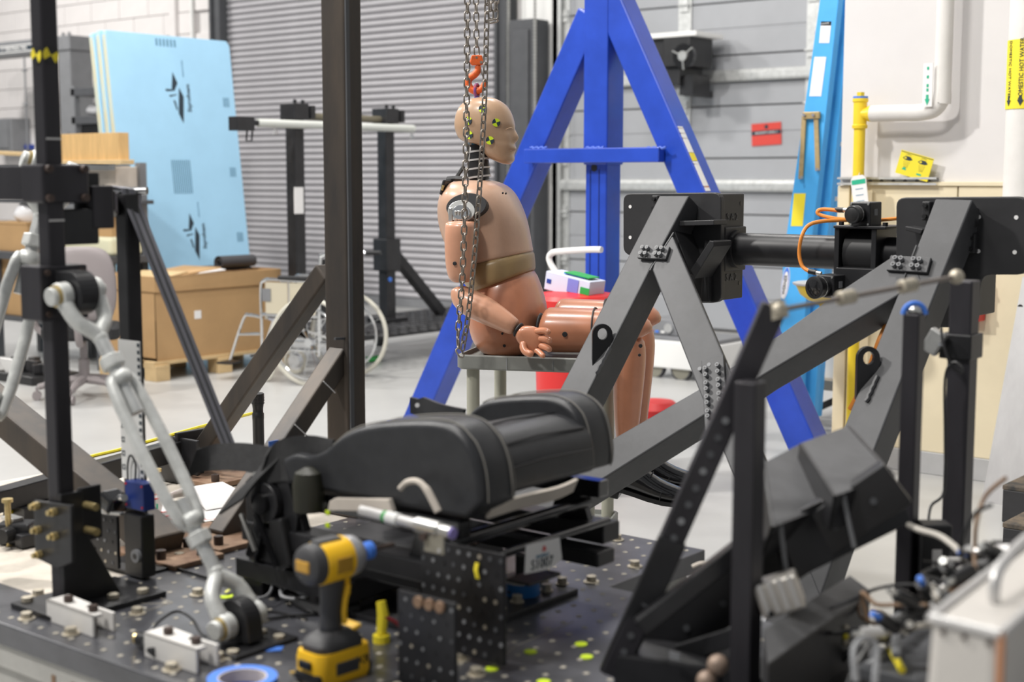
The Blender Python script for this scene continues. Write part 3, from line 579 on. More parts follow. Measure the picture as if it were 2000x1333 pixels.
for i in range(n):
    y = ya+0.08+i*(yb_-ya-0.12)/n
    q = MB(); q.box2((xa+0.06, y, PT-0.03), (xb_-0.06, y+0.06, PT-0.004))
    for j in range(11): q.box2((xa+0.10+j*0.105, y+0.01, PT-0.004), (xa+0.10+j*0.105+0.06, y+0.05, PT+0.004))
    q.build('tread_bar', M('worn_tread', (0.10, 0.10, 0.105), 0.4, 0.5, var=0.2, scale=20) if i == 0 else bpy.data.materials['worn_tread'], pf)
for x in (xa+0.03, xb_-0.09):
    for y in (ya+0.05, (ya+yb_)/2, yb_-0.12): MB().box2((x, y, 0), (x+0.06, y+0.06, PT-0.07)).build('leg', m_blackm, pf)
# green-handled pry bar propped by the wheelchair
a, b = G(742, 700, 0.03), G(700, 705, 0.03); q = thing('hand_tool', 'green handled tool on the floor beside the wheelchair wheel', 'tool', a)
MB().cyl(a, a+(b-a).normalized()*0.14, 0.024).build('handle', m_greenp, q, smooth=True); MB().cyl(a+(b-a).normalized()*0.14, a+(b-a).normalized()*0.32, 0.012).build('shaft', m_chrome, q)
# ================================================================== blue gantry, right background
YG = 6.05; pc = PY(1186, 200, YG-0.075); gx = pc.x-0.075
gt = thing('gantry_crane', 'blue steel A-frame gantry end with square post and cross tie', 'gantry', (gx, YG, 0))
ZT = 3.2
MB().box2((gx-0.075, YG-0.075, PY(1180, 322, YG-0.075).z), (gx+0.075, YG+0.075, ZT)).build('outer_post', m_blue, gt, bevel=0.008)
MB().box2((gx-0.066, YG-0.066, 0.16), (gx+0.066, YG+0.066, ZT-0.3)).build('inner_post', m_blue, gt, bevel=0.008)
lf, rf = G(822, 838, 0.05), G(1612, 975, 0.05); lf.y = rf.y = YG; lf = PY(812, 842, YG); rf = PY(1628, 980, YG)
tl = PY(1137, 70, YG); tr_ = PY(1205, 45, YG)
MB().bar((gx-0.05, YG, tl.z+0.10), lf, 0.15, 0.14, up=(0,1,0)).build('leg', m_blue, gt, bevel=0.008)
MB().bar((gx+0.06, YG, tr_.z+0.12), rf, 0.15, 0.14, up=(0,1,0)).build('leg', m_blue, gt, bevel=0.008)
a, b = PY(1033, 303, YG-0.09), PY(1296, 303, YG-0.09)
MB().box2((a.x, YG-0.135, PY(1160, 318, YG-0.135).z), (b.x, YG-0.078, PY(1160, 289, YG-0.135).z)).build('cross_tie', m_blue, gt, bevel=0.005)
for px in (1050, 1160, 1280):
    p = PY(px, 289, YG-0.13); q = MB(); q.tube([p+V((-0.055+0.011*i, 0.01, 0.004*math.sin(i*2.1))) for i in range(11)], 0.007, 6); q.build('weld_bead', M('blue_weld', (0.06, 0.13, 0.55), 0.4) if px == 1050 else bpy.data.materials['blue_weld'], gt, smooth=True)
MB().cyl((gx-0.01, YG-0.067, PY(1160, 328, YG-0.067).z), (gx-0.01, YG-0.062, PY(1160, 328, YG-0.067).z), 0.02, n=12).build('pin_hole', m_blackp, gt)
for k in (-0.035, 0.02): MB().box2((gx+k, YG-0.069, 0.2), (gx+k+0.004, YG-0.066, PY(1160, 332, YG).z)).build('groove_strip', M('dark_blue_groove', (0.004, 0.012, 0.10), 0.5) if k < 0 else bpy.data.materials['dark_blue_groove'], gt)
# safety decals on the sloping leg
d_ = (rf - V((gx+0.06, YG, tr_.z+0.12))).normalized(); nrm = V((-d_.z, 0, d_.x)); nrm = nrm if nrm.x > 0 else -nrm
L0 = V((gx+0.06, YG, tr_.z+0.12))
def decal_at(px, py):
    o_ = L0 + nrm*0.0757; r = _ray(px, py); t = (o_-_c).dot(nrm)/r.dot(nrm); return _c + r*t
def decal(y0, y1, x0, x1, mat, nm):
    a = decal_at(x0, y0); b = decal_at(x1, y1); ln = (b-a).dot(d_); MB().prism([(0, -0.022), (ln, -0.022), (ln, 0.022), (0, 0.022)], V((a.x, YG-0.045, a.z)), d_, V((0, 1, 0)), 0.002 if d_.cross(V((0,1,0))).dot(nrm) > 0 else -0.002).build(nm, mat, gt)
decal(246, 297, 1301, 1318, m_paper, 'decal'); decal(298, 314, 1319, 1326, m_ylab, 'decal'); decal(315, 374, 1327, 1350, m_paper, 'decal')
for y, x in ((248, 1302), (258, 1306), (268, 1310), (319, 1328), (364, 1348)): decal(y, y+3, x, x+1, m_orange, 'decal_stripe')
for s_, q_ in ((-1, lf), (1, rf)): MB().box2((q_.x-0.14, YG-0.10, 0), (q_.x+0.14, YG+0.10, 0.02)).build('foot_plate', m_blue, gt, bevel=0.003)
# ---- black operator unit on the sectional door
YO = 11.05
def o_(px, py, Y=YO): return PY(px, py, Y)
op = thing('door_operator', 'black door operator with round fan and white cover on the sectional door', 'operator', o_(1320, 185))
a, b = o_(1262, 80), o_(1352, 160); MB().box2((a.x, YO, o_(1300, 168).z), (o_(1328, 100).x, YO+0.4, a.z)).build('housing', m_blackm, op, bevel=0.01)
MB().box2((o_(1300, 70).x, YO-0.05, o_(1300, 133).z), (b.x, YO+0.35, o_(1300, 72).z)).build('gear_case', m_blackp, op, bevel=0.015)
MB().box2((a.x-0.05, YO-0.06, o_(1300, 75).z), (o_(1366, 100).x, YO+0.42, o_(1300, 65).z)).build('cover', m_white, op, bevel=0.008)
c = o_(1338, 110, YO-0.055); MB().cyl(c+V((0, 0.01, 0)), c+V((0,-0.03,0)), 0.11, n=28).build('fan_ring', m_blackgloss, op, smooth=True)
MB().cyl(c+V((0,-0.03,0)), c+V((0,-0.05,0)), 0.045, n=20).build('fan_hub', m_steel, op, smooth=True)
for k in range(3): an = math.radians(35+60*k*2); MB().bar(c+V((0.0,-0.04,0)), c+V((0.12*math.cos(an), -0.04, 0.12*math.sin(an))), 0.012, 0.01).build('fan_arm', m_steel, op)
MB().prism([(0, 0), (0.14, 0), (0.14, 0.18), (0.06, 0.18), (0, 0.06)], V((o_(1322, 100).x, YO+0.05, o_(1322, 186).z)), (1,0,0), (0,0,1), -0.3).build('bracket', m_blackm, op)
q = MB(); q.bar(o_(1282, 155), o_(1302, 155), 0.03, 0.03); q.build('release_handle', m_steel, op)
q = MB(); q.bar((o_(1330, 180).x, YO+0.1, o_(1330, 180).z), (o_(1330, 180).x, YB-0.05, o_(1330, 180).z), 0.06, 0.06); q.build('mount_arm', m_blackm, op)
# ---- red notice on the door
rs = thing('red_notice', 'small tilted red notice stuck on the sectional door', 'sign', PY(1497, 262, YB-0.03)); ce = PY(1497, 262, YB-0.028)
ex_, ez_ = V((math.cos(0.05), 0, math.sin(0.05))), V((-math.sin(0.05), 0, math.cos(0.05)))
q = MB().prism([(-0.15, -0.10), (0.15, -0.10), (0.15, 0.10), (-0.15, 0.10)], ce, ex_, ez_, 0.004).build('sheet', m_redsign, rs)
MB().prism([(-0.148, -0.006), (0.148, -0.006), (0.148, 0.034), (-0.148, 0.034)], ce+V((0, -0.004, 0)), ex_, ez_, 0.001).build('band', m_ink, rs)
writing('lettering', 'BIOSAFETY LEVEL 2', 0.026, ce+V((0, -0.006, 0.013)), ex_, ez_, m_paper, rs)
MB().lathe([(0.008, 0), (0.02, 0.0005)], ce+V((0,-0.005,0.065)), (0,-1,0), 12).build('symbol', m_ink, rs)
# ---- folded blue stepladder leaning by the wall
def leanbar(name, pts_px, Y0, t, mat, parent):
    q = MB(); A_ = [PY(x, y, Y0) for x, y in pts_px]; o0 = A_[0]
    q.prism([((p-o0).x, (p-o0).z) for p in A_], o0, (1,0,0), (0,0,1), -t); return q.build(name, mat, parent, bevel=0.004)
YL = 6.95
ld = thing('stepladder', 'folded light blue fibreglass stepladder leaning beside the white wall', 'ladder', PY(1545, 812, YL))
leanbar('front_rail', [(1604, -20), (1640, -20), (1576, 560), (1560, 812), (1512, 812), (1530, 500)], YL, 0.06, m_ladder, ld)
leanbar('rear_rail', [(1628, -20), (1664, -20), (1612, 500), (1590, 815), (1556, 815), (1574, 500)], YL+0.10, 0.05, m_ladder, ld)
leanbar('front_rail', [(1640, -20), (1676, -20), (1620, 500), (1598, 815), (1560, 815), (1585, 500)], YL+0.42, 0.05, m_ladder, ld)
for k in range(7): p = PY(1600-12*k, 60+110*k, YL+0.06); MB().box2((p.x-0.03, YL+0.06, p.z-0.012), (p.x+0.06, YL+0.42, p.z+0.012)).build('step', m_alu, ld, bevel=0.003)
br = MB(); br.box2((PY(1567, 225, YL-0.03).x, YL-0.03, PY(1580, 233, YL).z), (PY(1600, 225, YL-0.03).x, YL-0.01, PY(1580, 219, YL).z)); br.build('spreader_plate', m_brassy, ld, bevel=0.004)
for (x0, y0, x1, y1) in ((1571, 226, 1564, 350), (1594, 226, 1597, 334)): MB().bar(PY(x0, y0, YL-0.015), PY(x1, y1, YL-0.015), 0.012, 0.026, up=(1,0,0)).build('spreader_bar', m_brassy, ld, bevel=0.003)
for (x, y) in ((1571, 225), (1589, 225), (1566, 347), (1597, 331)): p = PY(x, y, YL-0.032); MB().cyl(p, p+V((0,-0.008,0)), 0.008, n=10).build('rivet', m_steel, ld)
def sticker(x0, y0, x1, y1, sk, mat, nm): 
    A_ = [PY(x0+sk, y0, YL), PY(x1+sk, y0, YL), PY(x1, y1, YL), PY(x0, y1, YL)]; o0 = A_[0]; q = MB(); q.prism([((p-o0).x, (p-o0).z) for p in A_], o0+V((0,-0.001,0)), (1,0,0), (0,0,1), 0.001); return q.build(nm, mat, ld)
sticker(1600, 42, 1620, 84, 4, m_paper, 'decal'); sticker(1603, 42, 1623, 50, 1, m_redsign, 'decal_head'); sticker(1581, 111, 1604, 188, 10, m_paper, 'decal'); sticker(1545, 378, 1568, 442, 6, m_ylab, 'decal'); 
bo = PY(1534, 553, YL); bx_, bz_ = V((1, 0, -0.14)).normalized(), V((0.14, 0, 1)).normalized()
for (w_, h_, dz_, mt_, nm_, k_) in ((0.024, 0.092, 0, m_paper, 'maker_badge', 1), (0.020, 0.086, 0.002, m_btape, 'badge_inset', 2), (0.017, 0.074, -0.010, m_paper, 'badge_field', 3)):
    MB().prism([(w_*math.cos(2*math.pi*i/20), h_*math.sin(2*math.pi*i/20)) for i in range(20)], bo+bz_*dz_+V((0, -0.0008*k_, 0)), bx_, bz_, 0.0008).build(nm_, mt_, ld)
writing('maker_name', 'WERNER', 0.027, bo-bz_*0.010+V((0,-0.0045,0)), bz_, -bx_, m_ink, ld)
pb = PY(1611, 62, YL-0.003); writing('decal_text', 'DANGER', 0.012, PY(1612, 46, YL)+V((0,-0.004,0)), (1,0,0), (0,0,1), m_paper, ld)
# ---- bench with wheels, bucket near the ladder foot
wbn = thing('low_workbench', 'low bench with wooden top and black legs behind the eyewash pipe', 'bench', PY(1590, 845, 7.5)); Yw = 7.5
ztw = PY(1590, 741, Yw).z
xa, xb_ = PY(1545, 750, Yw).x, PY(1652, 750, Yw).x
MB().box2((xa, Yw, ztw-0.06), (xb_, Yw+0.5, ztw)).build('bench_top', M('grey_wood', (0.34, 0.30, 0.24), 0.7, var=0.1), wbn, bevel=0.004)
for x in (xa+0.04, xb_-0.12): MB().bar((x+0.05, Yw+0.05, 0), (x+0.0, Yw+0.2, ztw-0.06), 0.05, 0.05).build('leg', m_blackm, wbn, bevel=0.004)
MB().bar((xa+0.02, Yw+0.3, 0.05), (xb_-0.05, Yw+0.3, ztw-0.08), 0.04, 0.04).build('brace', m_blackm, wbn)
bu = thing('bucket', 'white plastic bucket on the low bench', 'bucket', (xb_-0.16, Yw+0.2, ztw)); MB().lathe([(0.10, 0), (0.12, 0.2), (0.128, 0.21), (0.128, 0.225), (0.112, 0.225), (0.095, 0.02)], (xb_-0.16, Yw+0.2, ztw), n=24).build('bucket_body', m_white, bu, smooth=True)
MB().tube(arc((xb_-0.16, Yw+0.2, ztw+0.2), 0.128, 0, math.pi, 12, (1,0,0), (0,-0.7,-0.7)), 0.004, 6).build('bail', m_steel, bu)
# ---- white equipment trolley with large casters
Yq = 8.6; et = thing('equipment_trolley', 'white equipment trolley on large grey casters behind the dummy knees', 'trolley', G(1330, 768, 0))
et.location.y = Yq; xa, xb_ = PY(1262, 700, Yq).x, PY(1405, 700, Yq).x; z0, z1 = PY(1320, 722, Yq).z, PY(1320, 668, Yq).z
MB().box2((xa, Yq, z0), (xb_, Yq+0.5, z1)).build('body', m_white, et, bevel=0.01)
MB().box2((xa+0.02, Yq+0.02, z1), (xb_-0.02, Yq+0.45, z1+0.03)).build('tray', m_mgrey, et, bevel=0.005)
for x in (xa+0.05, PY(1325, 740, Yq).x, xb_-0.05):
    q = MB(); q.cyl((x, Yq+0.03, 0.075), (x, Yq+0.065, 0.075), 0.075, n=24); q.build('caster', M('grey_caster', (0.26, 0.25, 0.20), 0.6) if x == xa+0.05 else bpy.data.materials['grey_caster'], et, smooth=True)
    MB().pipe((x, Yq+0.028, 0.075), (x, Yq+0.067, 0.075), 0.085, 0.074, 24).build('caster_tyre', m_grille, et, smooth=True)
    MB().box((x, Yq+0.045, 0.16), (0.05, 0.06, max(0.02, 2*(z0-0.16)) if z0 > 0.2 else 0.04)).build('caster_fork', m_steel, et)
zt_ = z1+0.03
mc = thing('bench_instrument', 'grey bench instrument with chrome dial on the white trolley', 'instrument', (xa+0.25, Yq+0.2, zt_)); xi = PY(1296, 650, Yq+0.05).x
MB().box2((xi-0.14, Yq+0.05, zt_), (xi+0.12, Yq+0.35, zt_+0.12)).build('case', m_mgrey, mc, bevel=0.01); MB().cyl((xi+0.05, Yq+0.05, zt_+0.06), (xi+0.05, Yq+0.03, zt_+0.06), 0.035).build('dial', m_chrome, mc, smooth=True)
for k in range(3): MB().box2((xi-0.12+0.05*k, Yq+0.045, zt_+0.02), (xi-0.09+0.05*k, Yq+0.05, zt_+0.035)).build('key', (m_red, m_btape, m_white)[k], mc)
# ---- red step-on bin with glove box on its lid
Yb_ = 5.2; bc = PY(1122, 800, Yb_); zl = PY(1122, 592, Yb_).z
rb = thing('waste_bin', 'red round waste bin behind the seated dummy', 'bin', (bc.x, Yb_, 0))
MB().lathe([(0.155, 0.02), (0.165, 0.04), (0.185, zl-0.03), (0.185, zl)], (bc.x, Yb_, 0), n=36).build('bin_body', m_red, rb, smooth=True)
MB().lathe([(0.195, zl-0.01), (0.198, zl+0.02), (0.185, zl+0.04), (0.10, zl+0.055), (0.001, zl+0.06)], (bc.x, Yb_, 0), n=36).build('lid', m_red, rb, smooth=True)
MB().lathe([(0.20, 0.0), (0.20, 0.045), (0.17, 0.055)], (bc.x, Yb_, 0), n=36).build('base_ring', m_blackp, rb, smooth=True)
p = G(1278, 812, 0.0); q = MB(); q.lathe([(0.16, 0), (0.16, 0.05), (0.12, 0.09), (0.02, 0.1)], (p.x, p.y, 0), n=28); tag(q.build('red_tub', m_red, smooth=True), 'low red plastic tub on the floor behind the lower legs', 'tub')
crumple('plastic_bag', G(1172, 842, 0.10), (0.13, 0.13, 0.10), m_bag, 'translucent pale plastic bag beside the red bin', 'bag', 21)
YQ = Yb_-0.02; gp = PY(1112, 556, YQ); gl = thing('glove_box', 'tilted white and blue glove box on the red bin', 'box', gp); Rg = Matrix.Rotation(0.16, 3, 'Y')
MB().box(gp+V((0.03, 0, 0.0)), (0.25, 0.12, 0.085), Rg).build('carton_body', M('glove_carton', (0.62, 0.66, 0.80), 0.6), gl, bevel=0.003)
MB().box(gp+V((0.05, 0, 0.044)), (0.12, 0.06, 0.004), Rg).build('opening', m_btape, gl)
MB().box(gp+V((0.065, -0.062, 0.0)), (0.06, 0.002, 0.06), Rg).build('printed_patch', M('violet_print', (0.2, 0.22, 0.62), 0.6), gl); MB().box(gp+V((-0.07, -0.061, 0.015)), (0.025, 0.002, 0.02), Rg).build('printed_patch', m_navy, gl); MB().box(gp+V((0.13, -0.061, -0.02)), (0.05, 0.002, 0.03), Rg).build('printed_patch', m_greenp, gl)
MB().box(gp+V((0.07, 0.0, 0.047)), (0.14, 0.08, 0.004), Rg).build('top_print', m_greenp, gl)
hd = thing('push_handle_cart', 'white tubular cart handle curving beside the blue post', 'cart handle', PY(1090, 500, 5.6)); Yh = 5.6
MB().tube(smoothpath([PY(1150, 700, Yh), PY(1100, 560, Yh), PY(1074, 512, Yh), PY(1078, 495, Yh), PY(1100, 491, Yh), PY(1150, 488, Yh), PY(1175, 488, Yh)], 6), 0.016, 10).build('handle_tube', m_white, hd, smooth=True)
pq = PY(1150, 700, Yh); MB().box2((pq.x-0.05, Yh-0.1, 0), (pq.x+0.1, Yh+0.2, pq.z)).build('cart_body', m_white, hd, bevel=0.02)
# ---- eyewash pipework on the white wall
YE = YR-0.12; ew = thing('eyewash_station', 'yellow eyewash standpipe with bowl and white insulated feed pipe', 'eyewash', (PY(1675, 700, YE).x, YE, 0)); xe = PY(1675, 400, YE).x
z1 = PY(1675, 250, YE).z
MB().cyl((xe, YE, 0.02), (xe, YE, z1), 0.028, n=20).build('standpipe', m_ypipe, ew, smooth=True)
MB().lathe([(0.09, 0), (0.09, 0.015), (0.035, 0.02), (0.03, 0.05)], (xe, YE, 0.0)).build('floor_flange', m_ypipe, ew, smooth=True)
zt_ = PY(1675, 223, YE).z
q = MB(); q.lathe([(0.036, -0.07), (0.038, -0.055), (0.033, -0.05), (0.033, 0.055), (0.038, 0.06), (0.038, 0.075)], (xe, YE, zt_), n=20); q.cyl((xe, YE, zt_), (xe+0.06, YE, zt_), 0.03, n=20); q.cyl((xe+0.045, YE, zt_), (xe+0.062, YE, zt_), 0.038, n=20); q.build('tee_fitting', m_ypipe, ew, smooth=True)
MB().cyl((xe, YE, zt_+0.075), (xe, YE, zt_+0.085), 0.036).build('washer', m_btape, ew); MB().cyl((xe, YE, zt_+0.085), (xe, YE, zt_+0.105), 0.02, n=6).build('plug', m_ypipe, ew)
xv = PY(1843, 120, YE).x
MB().tube(smoothpath([(xe+0.06, YE, zt_), (xe+0.2, YE, zt_), (xv-0.10, YE, zt_), (xv-0.03, YE, zt_+0.02), (xv, YE, zt_+0.09), (xv, YE, zt_+0.25), (xv, YE, 4.2)], 6), 0.040, 18).build('insulated_pipe', m_insul, ew, smooth=True)
lb = MB(); pl0, pl1 = PY(1803, 124, YE-0.06), PY(1815, 208, YE-0.06); lb.box2((pl0.x, YE-0.055, pl1.z), (pl1.x+0.01, YE-0.05, pl0.z)); lb.build('flow_label', m_paper, ew)
q = MB(); cxl = (pl0.x+pl1.x+0.01)/2
q.prism([(0, 0), (0.012, 0.03), (0.006, 0.03), (0.006, 0.05), (-0.006, 0.05), (-0.006, 0.03), (-0.012, 0.03)], (cxl, YE-0.056, pl1.z+0.005), (1,0,0), (0,0,1), 0.001)
for z in (0.07, 0.09, 0.13, 0.17): q.prism([(-0.005, 0), (0.005, 0), (0.005, 0.014), (-0.005, 0.014)], (cxl, YE-0.056, pl1.z+z), (1,0,0), (0,0,1), 0.001)
q.build('flow_arrow', m_green, ew)
zbw = PY(1600, 560, YE-0.2).z; xb0 = PY(1604, 560, YE-0.28).x
q = MB(); q.lathe([(0.02, -0.075), (0.06, -0.06), (0.10, -0.03), (0.125, 0.02), (0.13, 0.025), (0.12, 0.02), (0.09, -0.02), (0.02, -0.05)], (xb0, YE-0.28, zbw), n=28); q.build('bowl', m_ypipe, ew, smooth=True)
MB().tube(smoothpath([(xe, YE, zbw-0.09), (xe, YE-0.1, zbw-0.09), (xb0+0.02, YE-0.26, zbw-0.09), (xb0, YE-0.28, zbw-0.06)], 5), 0.018, 8).build('bowl_arm', m_ypipe, ew, smooth=True)
for k in (-0.04, 0.04): MB().lathe([(0.012, 0), (0.018, 0.03), (0.02, 0.05), (0.001, 0.055)], (xb0+k, YE-0.28, zbw-0.02), n=12).build('spray_head', m_ypipe, ew, smooth=True)
MB().lathe([(0.132, 0.015), (0.136, 0.02), (0.136, 0.026), (0.12, 0.03)], (xb0, YE-0.28, zbw), n=28).build('bowl_rim', m_alu, ew, smooth=True)
# strut channel, sign, inspection tag
sc_ = thing('strut_channel', 'galvanised slotted strut channel screwed across the wall', 'strut', PY(1735, 352, YR)); a, b = PY(1636, 347, YR-0.05), PY(1829, 361, YR-0.05)
q = MB(); q.box2((a.x, YR-0.055, b.z), (b.x, YR-0.05, b.z+0.008)); q.box2((a.x, YR-0.055, a.z-0.008), (b.x, YR-0.05, a.z)); q.box2((a.x, YR-0.055, b.z-0.002), (b.x, YR-0.015, b.z)); q.box2((a.x, YR-0.055, a.z), (b.x, YR-0.015, a.z+0.002)); q.box2((a.x, YR-0.02, b.z), (b.x, YR-0.015, a.z)); q.build('channel', m_galv, sc_)
for k in range(7): x = a.x+0.1+k*(b.x-a.x-0.15)/6; MB().cyl((x, YR-0.0215, (a.z+b.z)/2), (x, YR-0.02, (a.z+b.z)/2), 0.009, n=12).build('slot', m_mgrey, sc_)
sg = thing('eyewash_sign', 'tilted yellow sign with two eyes under water sprays', 'sign', PY(1786, 322, YR)); sa = -0.27; sx_, sz_ = V((math.cos(sa), 0, math.sin(sa))), V((-math.sin(sa), 0, math.cos(sa))); sc0 = PY(1787, 322, YR-0.05)
MB().prism([(-0.085, -0.062), (0.085, -0.062), (0.085, 0.052), (-0.085, 0.052)], sc0, sx_, sz_, 0.004).build('plate', m_ylab, sg)
MB().prism([(-0.083, 0.045), (0.083, 0.045), (0.083, 0.048), (-0.083, 0.048)], sc0+V((0,-0.0045,0)), sx_, sz_, 0.0006).build('border_line', m_ink, sg)
for k in (-0.042, 0.038):
    e0 = sc0+V((0,-0.0045,0))+sx_*k+sz_*0.018
    q = MB(); q.prism([(-0.026, 0), (-0.012, 0.012), (0.012, 0.012), (0.026, 0.0), (0.012, -0.007), (-0.012, -0.007)], e0, sx_, sz_, 0.0006); q.build('eye_print', m_ink, sg)
    MB().prism([(-0.02, 0.001), (-0.01, 0.008), (-0.004, 0.002), (-0.01, -0.003)], e0+V((0,-0.0008,0)), sx_, sz_, 0.0005).build('eye_white', m_ylab, sg)
    MB().prism([(-0.018, 0.017), (0.0, 0.024), (0.02, 0.018), (0.0, 0.021)], e0, sx_, sz_, 0.0006).build('brow_print', m_ink, sg)
    q = MB()
    for i in range(4):
        for j in range(4): q.prism([(-0.001, 0), (0.001, 0), (0.001, 0.004), (-0.001, 0.004)], e0+sx_*((i-1.5)*(0.009-0.0012*j))+sz_*(-0.018-0.008*j), sx_, sz_, 0.0006)
    o = q.build('spray_print', m_ink, sg); o['kind'] = 'stuff'
    MB().prism([(-0.012, -0.055), (0.012, -0.055), (0.006, -0.043), (-0.006, -0.043)] if k < 0 else [(-0.012, -0.062), (0.012, -0.062), (0.012, -0.054), (-0.012, -0.054)], e0-sx_*0.004+sz_*0.0, sx_, sz_, 0.0006).build('nozzle_print', m_green, sg)
tg = thing('inspection_tag', 'white inspection tag with green heading on the yellow pipe', 'tag', PY(1680, 372, YE-0.03)); ta = 0.14; tx, tz = V((math.cos(ta), 0, math.sin(ta))), V((-math.sin(ta), 0, math.cos(ta))); t0 = PY(1679, 374, YE-0.035)
MB().prism([(-0.04, -0.08), (0.04, -0.08), (0.04, 0.06), (0.025, 0.078), (-0.025, 0.078), (-0.04, 0.06)], t0, tx, tz, 0.001).build('card', m_paper, tg); MB().prism([(-0.036, 0.035), (0.036, 0.035), (0.036, 0.058), (-0.036, 0.058)], t0+V((0,-0.0015,0)), tx, tz, 0.0005).build('heading', m_green, tg)
for k in range(3): MB().prism([(-0.02, 0), (0.02, 0), (0.02, 0.004), (-0.02, 0.004)], t0+V((0,-0.0015,0))+tz*(0.01-0.03*k), tx, tz, 0.0005).build('written_line', m_inkg, tg)
MB().tube([t0+tz*0.072, t0+tz*0.09+V((0.005,0.01,0)), t0+tz*0.10+V((0, 0.03, 0))], 0.0015, 5).build('string', m_paper, tg)
# ---- big insulated pipe with yellow flow label
xp = PY(1992, 200, YR-0.35).x; Yp2 = YR-0.35
bp_ = thing('hot_water_pipe', 'thick white insulated pipe with a yellow hot water label', 'pipe', (xp+0.03, Yp2, 0)); zq = PY(1990, 470, Yp2).z; MB().tube(smoothpath([(xp+0.04, YR-0.04, zq), (xp+0.04, Yp2+0.12, zq), (xp+0.04, Yp2+0.03, zq+0.03), (xp+0.04, Yp2, zq+0.12), (xp+0.04, Yp2, zq+0.3), (xp+0.04, Yp2, 4.2)], 5), 0.095, 28).build('insulated_pipe', m_insul, bp_, smooth=True)
za, zb_ = PY(1990, 76, Yp2-0.1).z, PY(1990, 212, Yp2-0.1).z
lab = MB(); n_ = 14
ang = [math.radians(195+150*i/n_) for i in range(n_+1)]
lab.loft([[V((xp+0.04+r*math.cos(a), Yp2+r*math.sin(a), z)) for r, z in ((0.096, zb_), (0.0985, zb_), (0.0985, za), (0.096, za))] for a in ang]); lab.build('flow_label', m_ylab, bp_, smooth=True)
for (an, sz) in ((math.radians(232), 0.025), (math.radians(268), 0.027)):
    dirn = V((math.cos(an), math.sin(an), 0)); tang = V((-math.sin(an), math.cos(an), 0)); o0 = V((xp+0.04, Yp2, (za+zb_)/2+0.02))+dirn*0.0995
    writing('label_text', 'DOMESTIC HOT WATER', sz, o0, V((0,0,-1)) if an < 4.3 else V((0,0,1)), tang if an < 4.3 else -tang, m_ink, bp_, sx=0.9)
    MB().prism([(0, 0), (0.014, 0.025), (0.006, 0.025), (0.006, 0.045), (-0.006, 0.045), (-0.006, 0.025), (-0.014, 0.025)], V((o0.x, o0.y, zb_+0.012)), tang, (0,0,1), 0.001).build('flow_arrow', m_ink, bp_)
# ---- aluminium sheet and black timber boxes by the wall
al = thing('metal_sheet', 'bare aluminium sheet leaning on the wall', 'sheet', PY(1960, 955, YR-0.3)); A_ = [PY(1956, 550, YR-0.10), PY(2080, 545, YR-0.10), PY(2060, 985, YR-0.45), PY(1918, 958, YR-0.45)]
A_[3].z = A_[2].z = 0.0; A_[0].z = A_[1].z; A_[0].x = A_[3].x+0.02
q = MB(); q.add(A_ + [p+V((0, 0.012, 0)) for p in A_], [(0,1,2,3), (7,6,5,4), (0,4,5,1), (1,5,6,2), (2,6,7,3), (3,7,4,0)]); q.build('plate', M('dull_alloy_sheet', (0.36, 0.355, 0.355), 0.5, 0.3, var=0.05, scale=20, stretch=(1, 1, 0.1)), al)
h = PY(1993, 600, YR-0.145); MB().cyl(h+V((0,-0.002,0)), h+V((0,0.004,0)), 0.012, n=14).build('hole', m_blackp, al)
for i, (y0, y1, lb_) in enumerate(((952, 1008, 'black painted timber block, upper of two on the floor'), (1026, 1090, 'black painted timber block with worn pale edges, nearer the cables'))):
    p = G(1956, y1+12, 0.0); zt_ = PX(1956, y0, p.x).z
    bx = thing('timber_block', lb_, 'block', p, 0); zt_ = 0.16
    MB().box2((p.x, p.y, 0.0), (p.x+0.7, p.y+0.32, zt_-0.02)).build('block_body', m_black, bx, bevel=0.004); MB().box2((p.x-0.002, p.y-0.002, zt_-0.02), (p.x+0.7, p.y+0.322, zt_)).build('worn_top', M('worn_black_timber', (0.03, 0.03, 0.03), 0.7, col2=(0.20, 0.15, 0.10), scale=9) if i == 0 else bpy.data.materials['worn_black_timber'], bx, bevel=0.004)
rx_ = PY(1910, 580, YR-0.06); q = thing('extinguisher_bracket', 'narrow red box on the wall behind the flange plate', 'box', rx_); MB().box2((rx_.x-0.06, YR-0.10, PY(1910, 625, YR).z), (PY(1914, 580, YR-0.1).x, YR-0.02, PY(1910, 536, YR).z)).build('case', m_red, q, bevel=0.006)
for yy in (556, 602): z = PY(1910, yy, YR).z; MB().box2((rx_.x-0.065, YR-0.105, z-0.01), (PY(1914, 580, YR-0.1).x+0.004, YR-0.02, z+0.01)).build('clip', m_blackp, q)
# ================================================================== test bed
T = 0.60; TH = 0.045
YF, YBK, YN, XR, XL = 1.44, 2.755, 2.374, -1.66, -3.6
bd = thing('test_bed', 'black drilled steel bed plate on a pale concrete base', 'test bed', (-2.4, 2.0, 0))
XD = -2.52     # dark plate starts here; beyond it lies bare grout
MB().prism([(XD, YF), (-0.25, YF), (-0.25, YN), (XR, YN), (XR, YBK), (XD, YBK)], (0, 0, T-TH), (1,0,0), (0,1,0), TH).build('top_plate', m_bed, bd, bevel=0.003)
MB().box2((XL, YF+0.15, T-TH), (XD, YBK-0.02, T-0.003)).build('grout_bed', m_grout, bd)
MB().box2((XL, YF, T-TH), (XD, YF+0.15, T)).build('edge_strip', m_bed, bd, bevel=0.003)
MB().prism([(XL, YF+0.02), (-0.27, YF+0.02), (-0.27, YN-0.03), (XR-0.05, YN-0.03), (XR-0.05, YBK-0.04), (XL, YBK-0.04)], (0, 0, 0), (1,0,0), (0,1,0), T-TH-0.05).build('base', m_concrete, bd)
